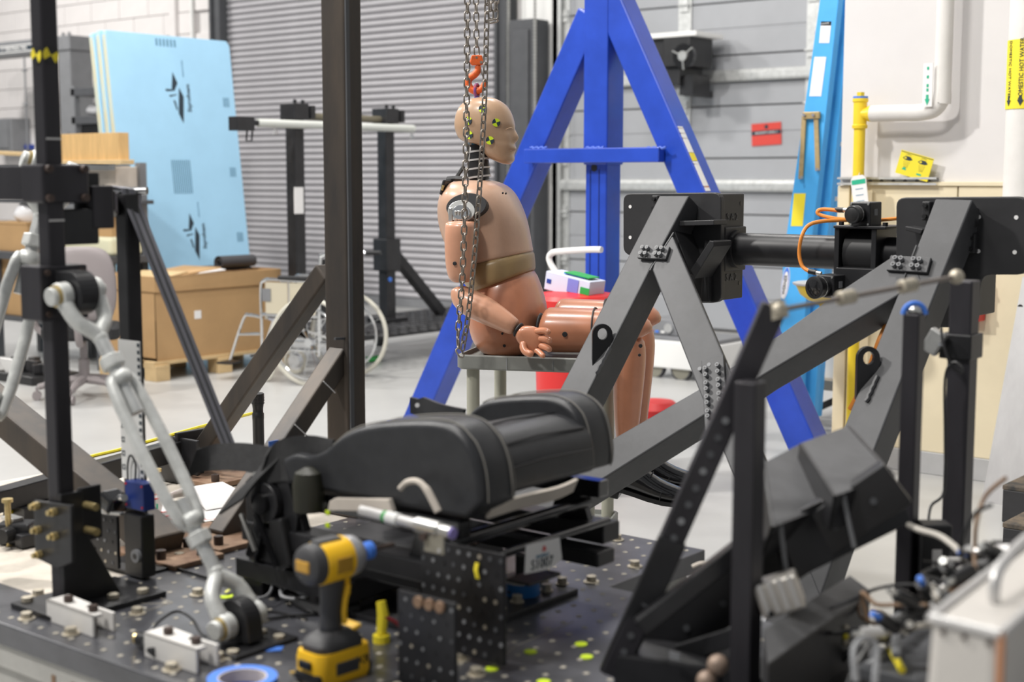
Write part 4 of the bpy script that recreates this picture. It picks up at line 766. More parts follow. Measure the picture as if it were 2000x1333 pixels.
MB().prism([(XL, YF+0.008), (-0.26, YF+0.008), (-0.26, YN-0.02), (XR-0.03, YN-0.02), (XR-0.03, YBK-0.03), (XL, YBK-0.03)], (0, 0, T-TH-0.05), (1,0,0), (0,1,0), 0.05).build('frame_rail', m_concrete, bd, bevel=0.004)
for px, w in ((93, 0.012), (131, 0.012)):
    p = PY(px, 1290, YF); MB().box2((p.x, YF+0.006, 0.46), (p.x+w, YF+0.012, 0.53)).build('rust_streak', m_rustplate, bd)
MB().box2((XR-0.02, YN+0.02, 0.28), (XR+0.10, YN+0.26, T-TH-0.06)).build('side_box', m_galv, bd, bevel=0.004)
# plugs in the drilled grid
pg = MB().lathe([(0.0058, 0), (0.0058, 0.0008), (0.0045, 0.0012), (0.0035, 0.0004)], n=10).build('hole_plug', m_plug, bd, smooth=True)
pitch = 0.050; rnd = random.Random(3); cells = []
for i in range(int((-0.3-XD)/pitch)):
    for j in range(int((YBK-YF)/pitch)):
        x, y = XD+0.03+i*pitch, YF+0.03+j*pitch
        if y > YBK-0.02 or x > -0.28 or (x > XR-0.02 and y > YN-0.02): continue
        cells.append((x, y))
def seen(x, y):
    v = V((x, y, T))-_c; d = v.dot(_fw); return -20 < 1000+FPX*v.dot(_rt)/d < 2020 and 666-FPX*v.dot(_up)/d < 1345
cells = [c for c in cells if seen(*c)]
cells.sort(key=lambda c: (not (c[0] > -2.2), c[1]))
first = True
for k, (x, y) in enumerate(cells[:298]):
    if first: pg.matrix_basis = TR((x, y, T)); adopt(pg, bd); first = False
    else: inst(pg, 'hole_plug', TR((x, y, T)), bd)
rest = MB()
for x, y in cells[298:]: rest.lathe([(0.0058, 0), (0.0058, 0.0008), (0.0045, 0.0012), (0.0035, 0.0004)], (x, y, T), n=8)
if cells[298:]: o = rest.build('hole_plugs_beyond', m_plug, bd); o['kind'] = 'stuff'
# hex bolts in the plate
def hexbolt(mat):
    q = MB(); q.cyl((0,0,0), (0,0,0.003), 0.017, n=18); q.cyl((0,0,0.003), (0,0,0.014), 0.0115, n=6); return q.build('hex_bolt', mat, bd, bevel=0.001)
hb = hexbolt(m_bolt); hb.matrix_basis = TR(G(1205, 1056, T)); adopt(hb, bd)
for px, py in ((1240, 1108), (1155, 1138), (1150, 1085), (1065, 1125), (1068, 1155), (350, 1092), (386, 1163), (268, 1200), (52, 1210), (138, 1240), (335, 1310), (75, 1165), (510, 1245), (545, 1255), (425, 1290), (455, 1285), (900, 1290), (930, 1320), (1402, 1302), (1375, 1325), (1500, 1330)):
    inst(hb, 'hex_bolt', TR(G(px, py, T)), bd)
for px, py in ((1135, 1260), (1146, 1285), (1036, 1275), (961, 1308), (1062, 1334)):
    p = G(px, py, T); MB().lathe([(0.012, 0.0005), (0.0115, 0.0022)], p, n=16).build('lime_marker', m_lime, bd)
# scribed lines
for a, b in (((1010, 1262), (1120, 1215)), ((955, 1308), (1005, 1265)), ((235, 1180), (335, 1180)), ((262, 1152), (338, 1178)), ((240, 1210), (335, 1178))):
    p, q_ = G(*a, T), G(*b, T); MB().bar(p+V((0,0,0.0004)), q_+V((0,0,0.0004)), 0.0015, 0.0008).build('scribed_line', m_plug, bd)
# ---- brown steel column with two braces
cf = PY(683, 850, 2.51); cw, cd_ = 0.086, 0.062
fr = thing('steel_column', 'tall brown mill-scale steel column with two welded diagonal braces', 'column', (cf.x, 2.55, T)); fr['kind'] = 'thing'
q = MB(); q.box2((cf.x-cw, 2.51, T), (cf.x, 2.51+cd_, 3.1)); q.build('post', m_rusty, fr, bevel=0.008, seg=3)
MB().box2((cf.x-0.0005, 2.512, T), (cf.x+0.004, 2.524, 3.1)).build('seam_strip', m_dkgrey, fr)
yc = 2.51+cd_/2
b1t, b1b = PY(640, 530, yc), PY(403, 872, yc)
MB().bar(b1t, b1b, 0.052, 0.05, up=(0,1,0)).build('brace', m_rusty, fr, bevel=0.005)
xb2 = cf.x-0.045; t2 = PX(668, 690, xb2); f2 = PX(430, 1050, xb2); 
MB().bar(t2+(t2-f2)*0.04, f2, 0.056, 0.05).build('brace', m_rusty, fr, bevel=0.005)
MB().bar(PX(655, 662, xb2+0.03)+V((0,-0.002,0)), PX(690, 662, xb2+0.03)+V((0,0.02,0)), 0.006, 0.006).build('weld_bead', m_dkgrey, fr)
for u in (0.18, 0.42):
    p = t2.lerp(f2, u); MB().bar(p+V((0.0285, -0.02, 0.012)), p+V((0.0285, 0.02, -0.012-0.01)), 0.001, 0.003).build('chalk_line', m_paper, fr)
fp = G(440, 1050, T); MB().box2((xb2-0.11, f2.y-0.10, T), (xb2+0.12, f2.y+0.06, T+0.012)).build('base_plate', m_rustplate, fr, bevel=0.002)
def sockets(pts, z, parent, r=0.011, h=0.02, mat=m_boltdark):
    for x, y in pts:
        q = MB(); q.cyl((x, y, z), (x, y, z+h), r, n=14); q.cyl((x, y, z+h), (x, y, z+h+0.0005), r*0.5, n=6, m=1); q.build('socket_bolt', [mat, m_blackp], parent, bevel=0)
sockets([(xb2+0.08, f2.y-0.07), (xb2+0.085, f2.y+0.02), (xb2-0.07, f2.y-0.08)], T+0.012, fr)
MB().box2((b1b.x-0.12, yc-0.09, T), (b1b.x+0.14, yc+0.09, T+0.014)).build('base_plate', m_rustplate, fr, bevel=0.002)
sockets([(b1b.x-0.08, yc-0.06), (b1b.x-0.08, yc+0.06), (b1b.x+0.11, yc-0.06)], T+0.014, fr)
q = MB(); q.box((b1b.x-0.04, yc, T+0.075), (0.014, 0.15, 0.12)); q.box((b1b.x-0.02, yc-0.06, T+0.07), (0.12, 0.012, 0.10)); q.build('clevis_bracket', m_blackm, fr, bevel=0.003)
MB().box2((cf.x-0.16, 2.46, T), (cf.x+0.07, 2.66, T+0.014)).build('base_plate', m_rustplate, fr, bevel=0.002)
pt = PX(533, 870, xb2+0.03); MB().box(pt+V((0.002,0,0)), (0.002, 0.03, 0.022)).build('blue_tape', m_btape, fr)
# ---- black rail lying across the bed
ra, rb_ = b1b+V((-0.06, -0.02, -0.03)), G(-30, 985, T+0.06); rl = thing('bed_rail', 'black square rail running across the bed to the brace foot', 'rail', rb_)
ra.z = T+0.085
MB().bar(ra, rb_, 0.05, 0.055).build('rail_tube', m_blackm, rl, bevel=0.004)
for u in (0.05, 0.80): p = ra.lerp(rb_, u); MB().box2((p.x-0.05, p.y-0.05, T), (p.x+0.05, p.y+0.05, p.z-0.028)).build('rail_foot', m_blackm, rl, bevel=0.003)
p = ra.lerp(rb_, 0.55)+V((0, 0, 0.03)); MB().bar(p, ra.lerp(rb_, 0.62)+V((0,0,0.032)), 0.01, 0.008).build('clip', m_blackp, rl)
yc_ = MB(); yc_.tube(smoothpath([ra+V((-0.30, 0.5, 0.0)), ra+V((-0.02, 0.05, 0.045)), ra.lerp(rb_, 0.3)+V((-0.03, 0, 0.035)), ra.lerp(rb_, 0.6)+V((-0.02,0,0.034)), ra.lerp(rb_, 0.9)+V((0,0,-0.03)), G(60, 990, T+0.01), G(-20, 1000, T+0.01)], 6), 0.005, 6)
tag(yc_.build('yellow_cable', m_ylab, smooth=True), 'yellow cable draped along the black rail', 'cable')
# ---- left diagonal brace of brown steel
lf_ = G(318, 1085, T); Yl = lf_.y; lt = PY(-60, 752, Yl)
lb_ = thing('raking_brace', 'dark brown raking steel brace behind the perforated strut post', 'brace', lf_)
MB().bar(lt, lf_+V((0.02,0,0.02)), 0.07, 0.085, up=(0,1,0)).build('brace_tube', m_rusty, lb_, bevel=0.006)
MB().box2((lf_.x-0.10, Yl-0.07, T), (lf_.x+0.13, Yl+0.07, T+0.012)).build('base_plate', m_rustplate, lb_, bevel=0.002)
sockets([(lf_.x+0.06, Yl-0.05), (lf_.x+0.10, Yl+0.03), (lf_.x+0.02, Yl+0.055)], T+0.012, lb_)
# ---- small things on the grout and plate near the braces
fl = thing('torch', 'black cylindrical torch standing upright behind the brace', 'torch', G(506, 905, T)); p = G(506, 905, T)
q = MB(); q.lathe([(0.017, 0), (0.017, 0.13), (0.0175, 0.135), (0.0175, 0.15), (0.0155, 0.153), (0.0155, 0.165), (0.019, 0.19), (0.019, 0.21), (0.016, 0.212)], p, n=20); q.build('torch_body', m_blackp, fl, smooth=True)
for k in range(3): MB().pipe(p+V((0,0,0.18+0.008*k)), p+V((0,0,0.183+0.008*k)), 0.0195, 0.018, 20).build('grip_ring', m_blackm, fl)
gp_ = G(600, 925, T); tag(MB().box(gp_+V((0.0, -0.02, 0.012)), (0.16, 0.10, 0.024), Matrix.Rotation(0.2, 3, 'Z')).build('steel_spacer', m_galv, bevel=0.002), 'flat grey steel spacer block behind the seat', 'spacer')
def mug(px, py, lb2, h=0.05):
    p = G(px, py, T); t = thing('foam_cup', lb2, 'cup', p, 0, 'white printed foam cups')
    MB().lathe([(0.020, 0), (0.024, h), (0.022, h), (0.018, 0.004)], p, n=18).build('cup_body', m_paper, t, smooth=True); MB().pipe(p+V((0,0,h-0.001)), p+V((0,0,h+0.002)), 0.0255, 0.022, 18).build('red_rim', m_redsign, t)
    MB().bar(p+V((0.024, -0.006, h*0.5)), p+V((0.024, -0.006, h*0.75)), 0.004, 0.002).build('green_mark', m_green, t)
mug(318, 1046, 'white foam cup next to the blue box'); mug(342, 1052, 'white foam cup under the turnbuckle body'); mug(300, 1010, 'white foam cup behind the blue box')
def leaf(name, pts, mat, lb2, cat, th=0.001):
    q = MB(); P_ = [V(p) for p in pts]; q.strip(P_, [V((0.02, 0.12, 0))]*len(P_), th); return tag(q.build(name, mat, smooth=True), lb2, cat)
p = G(395, 985, T); leaf('curled_sheet', [p+V((-0.10, -0.02, 0.004)), p+V((-0.05, 0, 0.03)), p+V((0.0, 0, 0.05)), p+V((0.05, 0, 0.04)), p+V((0.10, 0, 0.008))], m_paper, 'curled white sheet lying on the bed', 'sheet')
p = G(330, 1000, T); 
for k, (dx, dy, lb2) in enumerate(((0, 0, 'white printed leaflet with red border flat on the bed'), (0.10, 0.06, 'white printed leaflet half under the curled sheet'))):
    t = thing('leaflet', lb2, 'leaflet', p+V((dx, dy, 0)), 0.4*k, 'printed leaflets on the bed'); c = p+V((dx, dy, 0.002+0.002*k)); R_ = Matrix.Rotation(0.3-0.5*k, 3, 'Z')
    MB().box(c, (0.17, 0.13, 0.0016), R_).build('page', m_paper, t)
    for sx_2, sy_2, w, l in ((0, 0.055, 0.15, 0.004), (0, -0.055, 0.15, 0.004), (-0.075, 0, 0.004, 0.11), (0.075, 0, 0.004, 0.11)): MB().box(c+R_ @ V((sx_2, sy_2, 0.001)), (w, l, 0.0006), R_).build('red_border', m_redsign, t)
    MB().box(c+R_ @ V((0.02, 0.03, 0.001)), (0.012, 0.04, 0.0006), R_).build('green_mark', m_green, t)
for px, py, h in ((18, 1068, 0.105), (308, 972, 0.07)):
    p = G(px, py, T-0.004); t = thing('long_bolt', 'yellow zinc long bolt standing at the bed edge' if px < 100 else 'yellow zinc long bolt standing behind the turnbuckle', 'bolt', p); MB().cyl(p, p+V((0,0,h)), 0.007, n=14).build('shank', m_brass, t, smooth=True); MB().cyl(p+V((0,0,h)), p+V((0,0,h+0.008)), 0.0125, n=16).build('head', m_brass, t)
ct = MB()
p = G(35, 1060, T); t = thing('camera_clamp', 'black and silver camera clamp lying on the grout', 'clamp', p); MB().box(p+V((0,0,0.025)), (0.08, 0.06, 0.05), Matrix.Rotation(0.6, 3, 'Z')).build('body', m_blackm, t, bevel=0.006); MB().cyl(p+V((0.02,-0.03,0.03)), p+V((0.03,-0.06,0.03)), 0.018).build('knob', m_blackp, t); MB().box(p+V((-0.02, 0.0, 0.054)), (0.05, 0.03, 0.01)).build('jaw', m_steel, t, bevel=0.002); MB().box(p+V((0.05, 0.0, 0.016)), (0.03, 0.06, 0.03)).build('jaw', m_blackm, t, bevel=0.003)
# ================================================================== black reaction frame (weldment)
AL = math.radians(31); YTOP, ZTOP = 3.60, 1.42; TW = 0.095
WN = V((0, -math.cos(AL), math.sin(AL))); WU = V((0, math.sin(AL), math.cos(AL))); WO = V((0, YTOP, ZTOP))
def PN(x, y, off=0.0):      # point on the raked front plane of the frame (off: metres out of it)
    r = _ray(x, y); return _c + r*((WO+WN*off-_c).dot(WN)/r.dot(WN))
wf = thing('reaction_frame', 'large black and grey steel reaction frame with bolted beams and flange plates', 'frame', PN(1300, 1000))
def plate(name, pts, Y, t, mat, bevel=0.003, parent=None):
    P_ = [PY(x, y, Y) for x, y in pts]; o0 = P_[0]; q = MB(); q.prism([((p-o0).x, (p-o0).z) for p in P_], o0, (1,0,0), (0,0,1), -t); return q.build(name, mat, parent or wf, bevel=bevel)
def beam(name, pts, off, t, mat):
    P_ = [PN(x, y, off) for x, y in pts]; o0 = P_[0]; q = MB(); q.prism([((p-o0).x, (p-o0).dot(WU)) for p in P_], o0, (1,0,0), WU, -t); return q.build(name, mat, wf, bevel=0.004)
# front faces on the raked plane, each beam a closed box of real depth
beam('beam', [(1288, 382), (1346, 382), (1306, 457), (1270, 525), (1143, 778), (1004, 1060), (935, 1060), (1090, 768)], 0, TW, m_grey_arm)
beam('arm_plate', [(1281, 498), (1313, 460), (1421, 713), (1636, 1250), (1559, 1250), (1386, 815), (1361, 753), (1274, 528)], 0.004, 0.018, m_grey_arm)
beam('beam', [(985, 980), (1175, 870), (1361, 763), (1531, 648), (1651, 562), (1741, 502), (1786, 510), (1800, 548), (1746, 582), (1491, 733), (1381, 808), (1095, 988), (1000, 1046)], 0.001, TW, m_grey_arm)
beam('beam', [(1827, 388), (1900, 390), (1827, 572), (1739, 798), (1637, 1063), (1611, 1141), (1525, 1370), (1432, 1370), (1523, 1141), (1651, 828), (1731, 632), (1802, 455)], 0, TW, m_grey_arm)
# flange plates with rounded corners and a wing, each on a welded box
def rpoly(pts, r, n=4):
    out = []
    for i, p in enumerate(pts):
        a, b, c = V((*pts[i-1], 0)), V((*p, 0)), V((*pts[(i+1) % len(pts)], 0)); u, w = (a-b).normalized(), (c-b).normalized(); rr = min(r, (a-b).length*0.45, (c-b).length*0.45); s0, s1 = b+u*rr, b+w*rr
        for k in range(n+1): t = k/n; q = s0*(1-t)**2 + b*2*t*(1-t) + s1*t*t; out.append((q.x, q.y))
    return out
YP = YTOP+0.035
plate('flange_plate', rpoly([(1217, 378), (1408, 376), (1408, 592), (1330, 592), (1262, 505), (1217, 497)], 16), YP, 0.022, m_black)
plate('flange_plate', rpoly([(1750, 386), (2004, 384), (2004, 537), (1918, 537), (1905, 640), (1750, 640)], 18), YP, 0.022, m_black)
def wbox(x0, x1, y0, y1, dep):
    a, b = PY(x0, y0, YP+0.022), PY(x1, y1, YP+0.022); MB().box2((a.x, YP+0.022, b.z), (b.x, YP+0.022+dep, a.z)).build('end_box', m_black, wf, bevel=0.004); return a, b
a1, b1 = wbox(1310, 1404, 378, 588, 0.14)
a2, b2 = wbox(1770, 1900, 388, 620, 0.16)
zc = PY(1432, 486, YP+0.095).z; ytu = YP+0.095; xs0 = b1.x; xs1 = PY(1765, 488, ytu).x
MB().box2((xs0, ytu-0.062, zc-0.066), (xs0+0.012, ytu+0.062, zc+0.066)).build('tube_pad', m_black, wf, bevel=0.004)
MB().cyl((xs0+0.012, ytu, zc), (a2.x+0.05, ytu, zc), 0.048, n=32).build('cross_tube', m_blackm, wf, smooth=True)
MB().pipe((xs0+0.012, ytu, zc), (xs0+0.026, ytu, zc), 0.056, 0.047, 28).build('weld_bead', m_black, wf, smooth=True)
for (x, y) in ((1231, 404), (1231, 464), (1985, 425), (1982, 493), (1912, 424), (1911, 491)):
    p = PY(x, y, YP); r_ = 0.0055; MB().cyl(p+V((0,-0.001,0)), p+V((0,0.004,0)), r_, n=14).build('bolt_hole', m_paper, wf)
for (yy, zz) in ((0.02, 0.01), (0.12, 0.01), (0.02, -0.23), (0.12, -0.23)):
    MB().cyl((xs0-0.002, YP+0.022+yy, a1.z+zz-0.04), (xs0+0.001, YP+0.022+yy, a1.z+zz-0.04), 0.007, n=10).build('bolt_hole', m_blackp, wf)
writing('stencil', 'S A 2', 0.03, V((xs0+0.002, YP+0.09, a1.z-0.07)), (0,1,0), (0,0,1), m_dkgrey, wf); writing('stencil', 'S A 2', 0.03, V((xs0+0.002, YP+0.09, a1.z-0.25)), (0,1,0), (0,0,1), m_dkgrey, wf)
# gussets under the first plate
def gus(pts, Y0, t): plate('gusset', pts, Y0, t, m_black, 0.002)
gus([(1318, 432), (1394, 430), (1394, 440), (1318, 442)], YP-0.075, 0.075)
gus([(1348, 528), (1386, 470), (1394, 472), (1394, 482), (1356, 545)], YP-0.10, 0.10)
gus([(1316, 446), (1350, 535), (1344, 540), (1310, 450)], YP-0.09, 0.09)
gus([(1368, 590), (1384, 590), (1384, 470), (1376, 470)], YP-0.02, 0.02)
gus([(1768, 442), (1803, 448), (1798, 458), (1768, 450)], YP-0.06, 0.06)
for (x0, y0) in ((1347, 408), (1287, 398), (1903, 425), (1903, 475), (1815, 412)):
    p = PY(x0, y0, YP); MB().box(p+V((0, -0.012, 0)), (0.022, 0.024, 0.05)).build('bolt_block', m_black, wf, bevel=0.003)
    for dz in (-0.014, 0.014): MB().cyl(p+V((0.0, -0.024, dz)), p+V((0.0, -0.034, dz)), 0.006, n=8).build('hex_bolt', m_blackp, wf)
# splice plates with socket bolts
def splice(cx, cy, w, h, ang, bolts, off):
    c = PN(cx, cy, off); ex, ez = V((math.cos(ang), 0, 0))+WU*math.sin(ang), V((-math.sin(ang), 0, 0))+WU*math.cos(ang)
    sp = MB().prism([(-w/2, -h/2), (w/2, -h/2), (w/2, h/2), (-w/2, h/2)], c, ex, ez, 0.010).build('splice_plate', m_grey_arm, wf, bevel=0.002)
    for u, v in bolts:
        p = c+ex*u+ez*v+WN*0.010; q = MB(); q.cyl(p, p+WN*0.013, 0.006, n=12); q.cyl(p+WN*0.013, p+WN*0.0135, 0.0035, n=6, m=1); q.build('socket_bolt', [m_mgrey, m_blackp], sp)
b8 = [(u, v) for u in (-0.036, -0.020, 0.014, 0.030) for v in (-0.009, 0.010)]
splice(1279, 496, 0.098, 0.042, 0.0, b8, 0.005); splice(1777, 519, 0.110, 0.044, -0.02, b8, 0.002)
splice(1398, 770, 0.066, 0.215, 0.37, [(u, v) for u in (-0.018, 0.018) for v in (-0.07, -0.055, -0.03, -0.012, 0.012, 0.03, 0.055, 0.075)] , 0.006)
for (x, y) in ((1370, 724), (1388, 716)): p = PN(x, y, 0.005); q = MB(); q.cyl(p, p+WN*0.012, 0.006, n=12); q.build('socket_bolt', m_mgrey, wf)
# lifting lugs
def lug(cx, cy):      # teardrop eye plate standing upright on the raked face
    c = PN(cx, cy, 0.030); ex = V((-0.72, -0.69, 0)); ey = V((0, 0, 1)); n_ = ex.cross(ey)*0.016; R0 = 0.029
    poly = [(R0*math.cos(t), R0*math.sin(t)) for t in [math.pi*i/10 for i in range(11)]] + [(-R0, -0.015), (0.010, -0.105), (0.022, -0.112), (R0, -0.105)]
    hole = [(0.0145*math.cos(2*math.pi*i/14), 0.017*math.sin(2*math.pi*i/14)) for i in range(14)]
    n1 = len(poly); bm = bmesh.new(); vo = [bm.verts.new(c+ex*x+ey*y) for x, y in poly]; vh = [bm.verts.new(c+ex*x+ey*y) for x, y in hole]
    eo = [bm.edges.new((vo[i], vo[(i+1) % n1])) for i in range(n1)] + [bm.edges.new((vh[i], vh[(i+1) % 14])) for i in range(14)]
    bmesh.ops.triangle_fill(bm, use_beauty=True, use_dissolve=False, edges=eo)
    r = bmesh.ops.extrude_face_region(bm, geom=bm.faces[:]); bmesh.ops.translate(bm, verts=[g for g in r['geom'] if isinstance(g, bmesh.types.BMVert)], vec=n_)
    bmesh.ops.recalc_face_normals(bm, faces=bm.faces)
    me = bpy.data.meshes.new('lifting_lug'); bm.to_mesh(me); bm.free(); me.materials.append(m_blackm); o = bpy.data.objects.new('lifting_lug', me); COL.objects.link(o); adopt(o, wf)
lug(1177, 653); lug(1697, 700)
for (x0, y0, x1, y1) in ((1192, 680, 1165, 730), (1714, 735, 1692, 785)):
    a, b = PN(x0, y0, 0.003), PN(x1, y1, 0.003); q = MB(); q.tube([a.lerp(b, i/8)+V((0.002*math.sin(i*3), 0, 0)) for i in range(9)], 0.006, 6); q.build('weld_bead', m_grey_arm, wf, smooth=True)
# weld seams on the joints
for (x0, y0, x1, y1) in ((1316, 455, 1270, 528), (1790, 480, 1765, 545)):
    a, b = PN(x0, y0, 0.003), PN(x1, y1, 0.003); q = MB(); q.tube([a.lerp(b, i/10)+V((0, 0, 0.001*math.sin(i*3))) for i in range(11)], 0.003, 5); q.build('weld_bead', m_grey_arm, wf)
# ---- two machine-vision cameras clamped on the cross tube
ex = V((1, 0, 0))
br = thing('camera_bracket', 'black split clamp bracket holding cameras on the cross tube', 'bracket', (PY(1690, 480, ytu).x, ytu, zc)); xb_ = PY(1690, 480, ytu).x
q = MB(); q.pipe((xb_-0.035, ytu, zc), (xb_+0.06, ytu, zc), 0.072, 0.0485, 32); q.build('clamp_ring', m_blackp, br, smooth=True)
MB().box2((xb_-0.055, ytu-0.09, zc+0.072), (xb_+0.10, ytu+0.06, zc+0.080)).build('top_plate', m_blackm, br, bevel=0.002)
MB().box2((xb_-0.055, ytu-0.082, zc-0.07), (xb_-0.040, ytu+0.05, zc+0.072)).build('side_cheek', m_blackm, br, bevel=0.002); MB().box2((xb_+0.055, ytu-0.082, zc-0.05), (xb_+0.07, ytu+0.05, zc+0.072)).build('side_cheek', m_blackm, br, bevel=0.002)
MB().box2((xb_-0.03, ytu-0.12, zc-0.115), (xb_+0.10, ytu-0.07, zc-0.035)).build('drop_plate', m_blackm, br, bevel=0.002)
for k in (-0.045, 0.085): MB().cyl((xb_+k, ytu-0.06, zc+0.08), (xb_+k, ytu-0.06, zc+0.09), 0.008, n=6).build('screw', m_blackp, br)
def cam_unit(c, d, lab, big):
    t = thing('machine_camera', lab, 'camera', c); d = V(d).normalized(); sd = d.cross(V((0,0,1))).normalized(); u = sd.cross(d)
    R_ = Matrix((( d.x, sd.x, u.x), (d.y, sd.y, u.y), (d.z, sd.z, u.z)))
    bs = 0.066 if not big else 0.062
    MB().box(c, (0.058, bs, bs), R_).build('camera_body', m_blackm, t, bevel=0.003)
    q = MB(); f_ = c+d*0.029
    if big: q.lathe([(0.022, 0), (0.025, 0.004), (0.025, 0.014), (0.029, 0.016), (0.029, 0.03), (0.031, 0.033), (0.031, 0.044), (0.028, 0.045)], f_, d, 28)
    else: q.lathe([(0.018, 0), (0.022, 0.003), (0.022, 0.016), (0.025, 0.018), (0.025, 0.036), (0.023, 0.038)], f_, d, 28)
    q.build('lens_barrel', m_blackp, t, smooth=True)
    r_ = 0.023 if big else 0.019; L_ = 0.045 if big else 0.038
    MB().lathe([(r_, 0.0002), (r_*0.7, 0.002), (0.001, 0.003)], f_+d*L_, d, 24).build('lens_glass', m_blackgloss if big else m_blackp, t, smooth=True)
    MB().pipe(f_+d*(L_*0.45), f_+d*(L_*0.45+0.002), 0.0292 if big else 0.0252, 0.027 if big else 0.023, 24).build('silver_ring', m_steel, t)
    for a in (-1, 1):
        for b in (-1, 1): p = c+d*0.029+sd*(a*bs*0.42)+u*(b*bs*0.42); MB().cyl(p, p+d*0.002, 0.003, n=8).build('screw', m_steel, t)
    MB().box(c+sd*(-bs/2-0.0005)*(-1 if sd.dot(_c-c) < 0 else 1)*-1+u*0.005, (0.014, 0.001, 0.018), R_).build('code_label', m_mgrey, t)
    return t
dcam = V((-0.80, -0.55, -0.10))
cam_unit(V((xb_+0.015, ytu-0.035, zc+0.112)), V((-0.15, -1, -0.02)), 'small black machine camera on the bracket top plate', False)
cam_unit(V((xb_-0.035, ytu-0.13, zc-0.085)), V((-0.25, -1, -0.03)), 'black machine camera with wide lens under the tube', True)
cb = MB(); cb.tube(smoothpath([PY(1640, 412, ytu-0.02), PY(1612, 409, ytu-0.03), PY(1598, 412, ytu-0.04), PY(1602, 420, ytu-0.04), PY(1640, 428, ytu-0.03), PY(1700, 431, ytu+0.02), PY(1752, 427, ytu+0.06)], 7), 0.0055, 8)
tag(cb.build('camera_cable', m_orange, smooth=True), 'orange cable looping to the upper camera', 'cable')
cb = MB(); cb.tube(smoothpath([PY(1660, 430, ytu-0.02), PY(1610, 432, ytu-0.07), PY(1580, 440, ytu-0.10), PY(1566, 462, ytu-0.12), PY(1561, 495, ytu-0.12), PY(1567, 520, ytu-0.12), PY(1580, 530, ytu-0.12)], 7), 0.0055, 8)
tag(cb.build('camera_cable', m_orange, smooth=True), 'orange cable curving down to the lower camera', 'cable')
for a, b, lb2 in (((1580, 530), (1604, 535), 'black plug on the lower camera cable'), ((1632, 410), (1658, 411), 'black plug on the upper camera cable')):
    p, q_ = PY(*a, ytu-0.12 if a[1] > 500 else ytu-0.02), PY(*b, ytu-0.12 if a[1] > 500 else ytu-0.02); t = thing('cable_plug', lb2, 'plug', p); MB().cyl(p, p.lerp(q_, 0.6), 0.0075).build('sleeve', m_blackp, t, smooth=True); MB().cyl(p.lerp(q_, 0.6), q_, 0.006).build('coupling', m_steel, t, smooth=True)
cb = MB(); cb.tube(smoothpath([PY(1734, 628, 3.50), PY(1715, 670, 3.46), PY(1690, 740, 3.46), PY(1660, 800, 3.46)], 6), 0.0065, 8); tag(cb.build('camera_cable', m_orange, smooth=True), 'orange cable running down behind the sloping column', 'cable')
# ================================================================== grey cart and seated crash-test dummy
YAW = math.radians(25); dX = V((math.cos(YAW), math.sin(YAW), 0)); dY = V((-math.sin(YAW), math.cos(YAW), 0))
O_ = PD(960, 690, 4.85)      # seat point under the pelvis
OFFS = V((0, 0, 0))
def PL(px, py, lat=0.0):     # point of the sight line on the dummy's plane at a sideways offset (metres, + away from the viewer)
    r = _ray(px, py); return _c + r*((O_+dY*lat-_c).dot(dY)/r.dot(dY)) + OFFS
CZ = PL(900, 692, -0.20).z
ct = thing('utility_cart', 'grey plastic utility cart carrying the seated dummy', 'cart', (O_.x, O_.y, 0))
cl, cr = PL(890, 700, -0.22), PL(1172, 700, -0.22); c0 = V((cl.x, cl.y, 0)); Lc = (cr-cl).dot(dX); Wc = 0.46
def C_(u, v, z): return c0 + dX*u + dY*v + V((0, 0, z))
def cslab(name, z0, z1, inset, r, mat, lip=False):
    q = MB(); pts = rrect(Lc-2*inset, Wc-2*inset, r); ring = lambda k, z: [C_(Lc/2+x*k, Wc/2+y*k, z) for x, y in pts]
    if lip: q.loft([ring(0.97, z0), ring(1.0, z0+0.006), ring(1.0, z1-0.004), ring(0.985, z1), ring(0.955, z1), ring(0.945, z1-0.014)])
    else: q.loft([ring(1, z0), ring(1, z1)])
    return q.build(name, mat, ct, smooth=True)
cslab('top_tray', CZ-0.048, CZ, 0, 0.025, m_cartgrey, True); cslab('lower_tray', 0.235, 0.275, 0.01, 0.025, m_cartgrey, True)
for u in (0.045, Lc-0.045):
    for v in (0.05, Wc-0.05):
        MB().cyl(C_(u, v, 0.13), C_(u, v, CZ-0.045), 0.0215, n=20).build('leg', m_cartleg, ct, smooth=True)
        q = MB(); q.cyl(C_(u, v-0.015, 0.055), C_(u, v+0.015, 0.055), 0.055, n=20); q.build('caster', m_grille, ct, smooth=True); MB().box(C_(u, v, 0.11), (0.05, 0.05, 0.05)).build('caster_fork', m_steel, ct)
for k in (0.36, 0.68): MB().box(C_(Lc*k, -0.001, CZ-0.026), (0.002, 0.002, 0.04)).build('tray_joint', m_mgrey, ct)
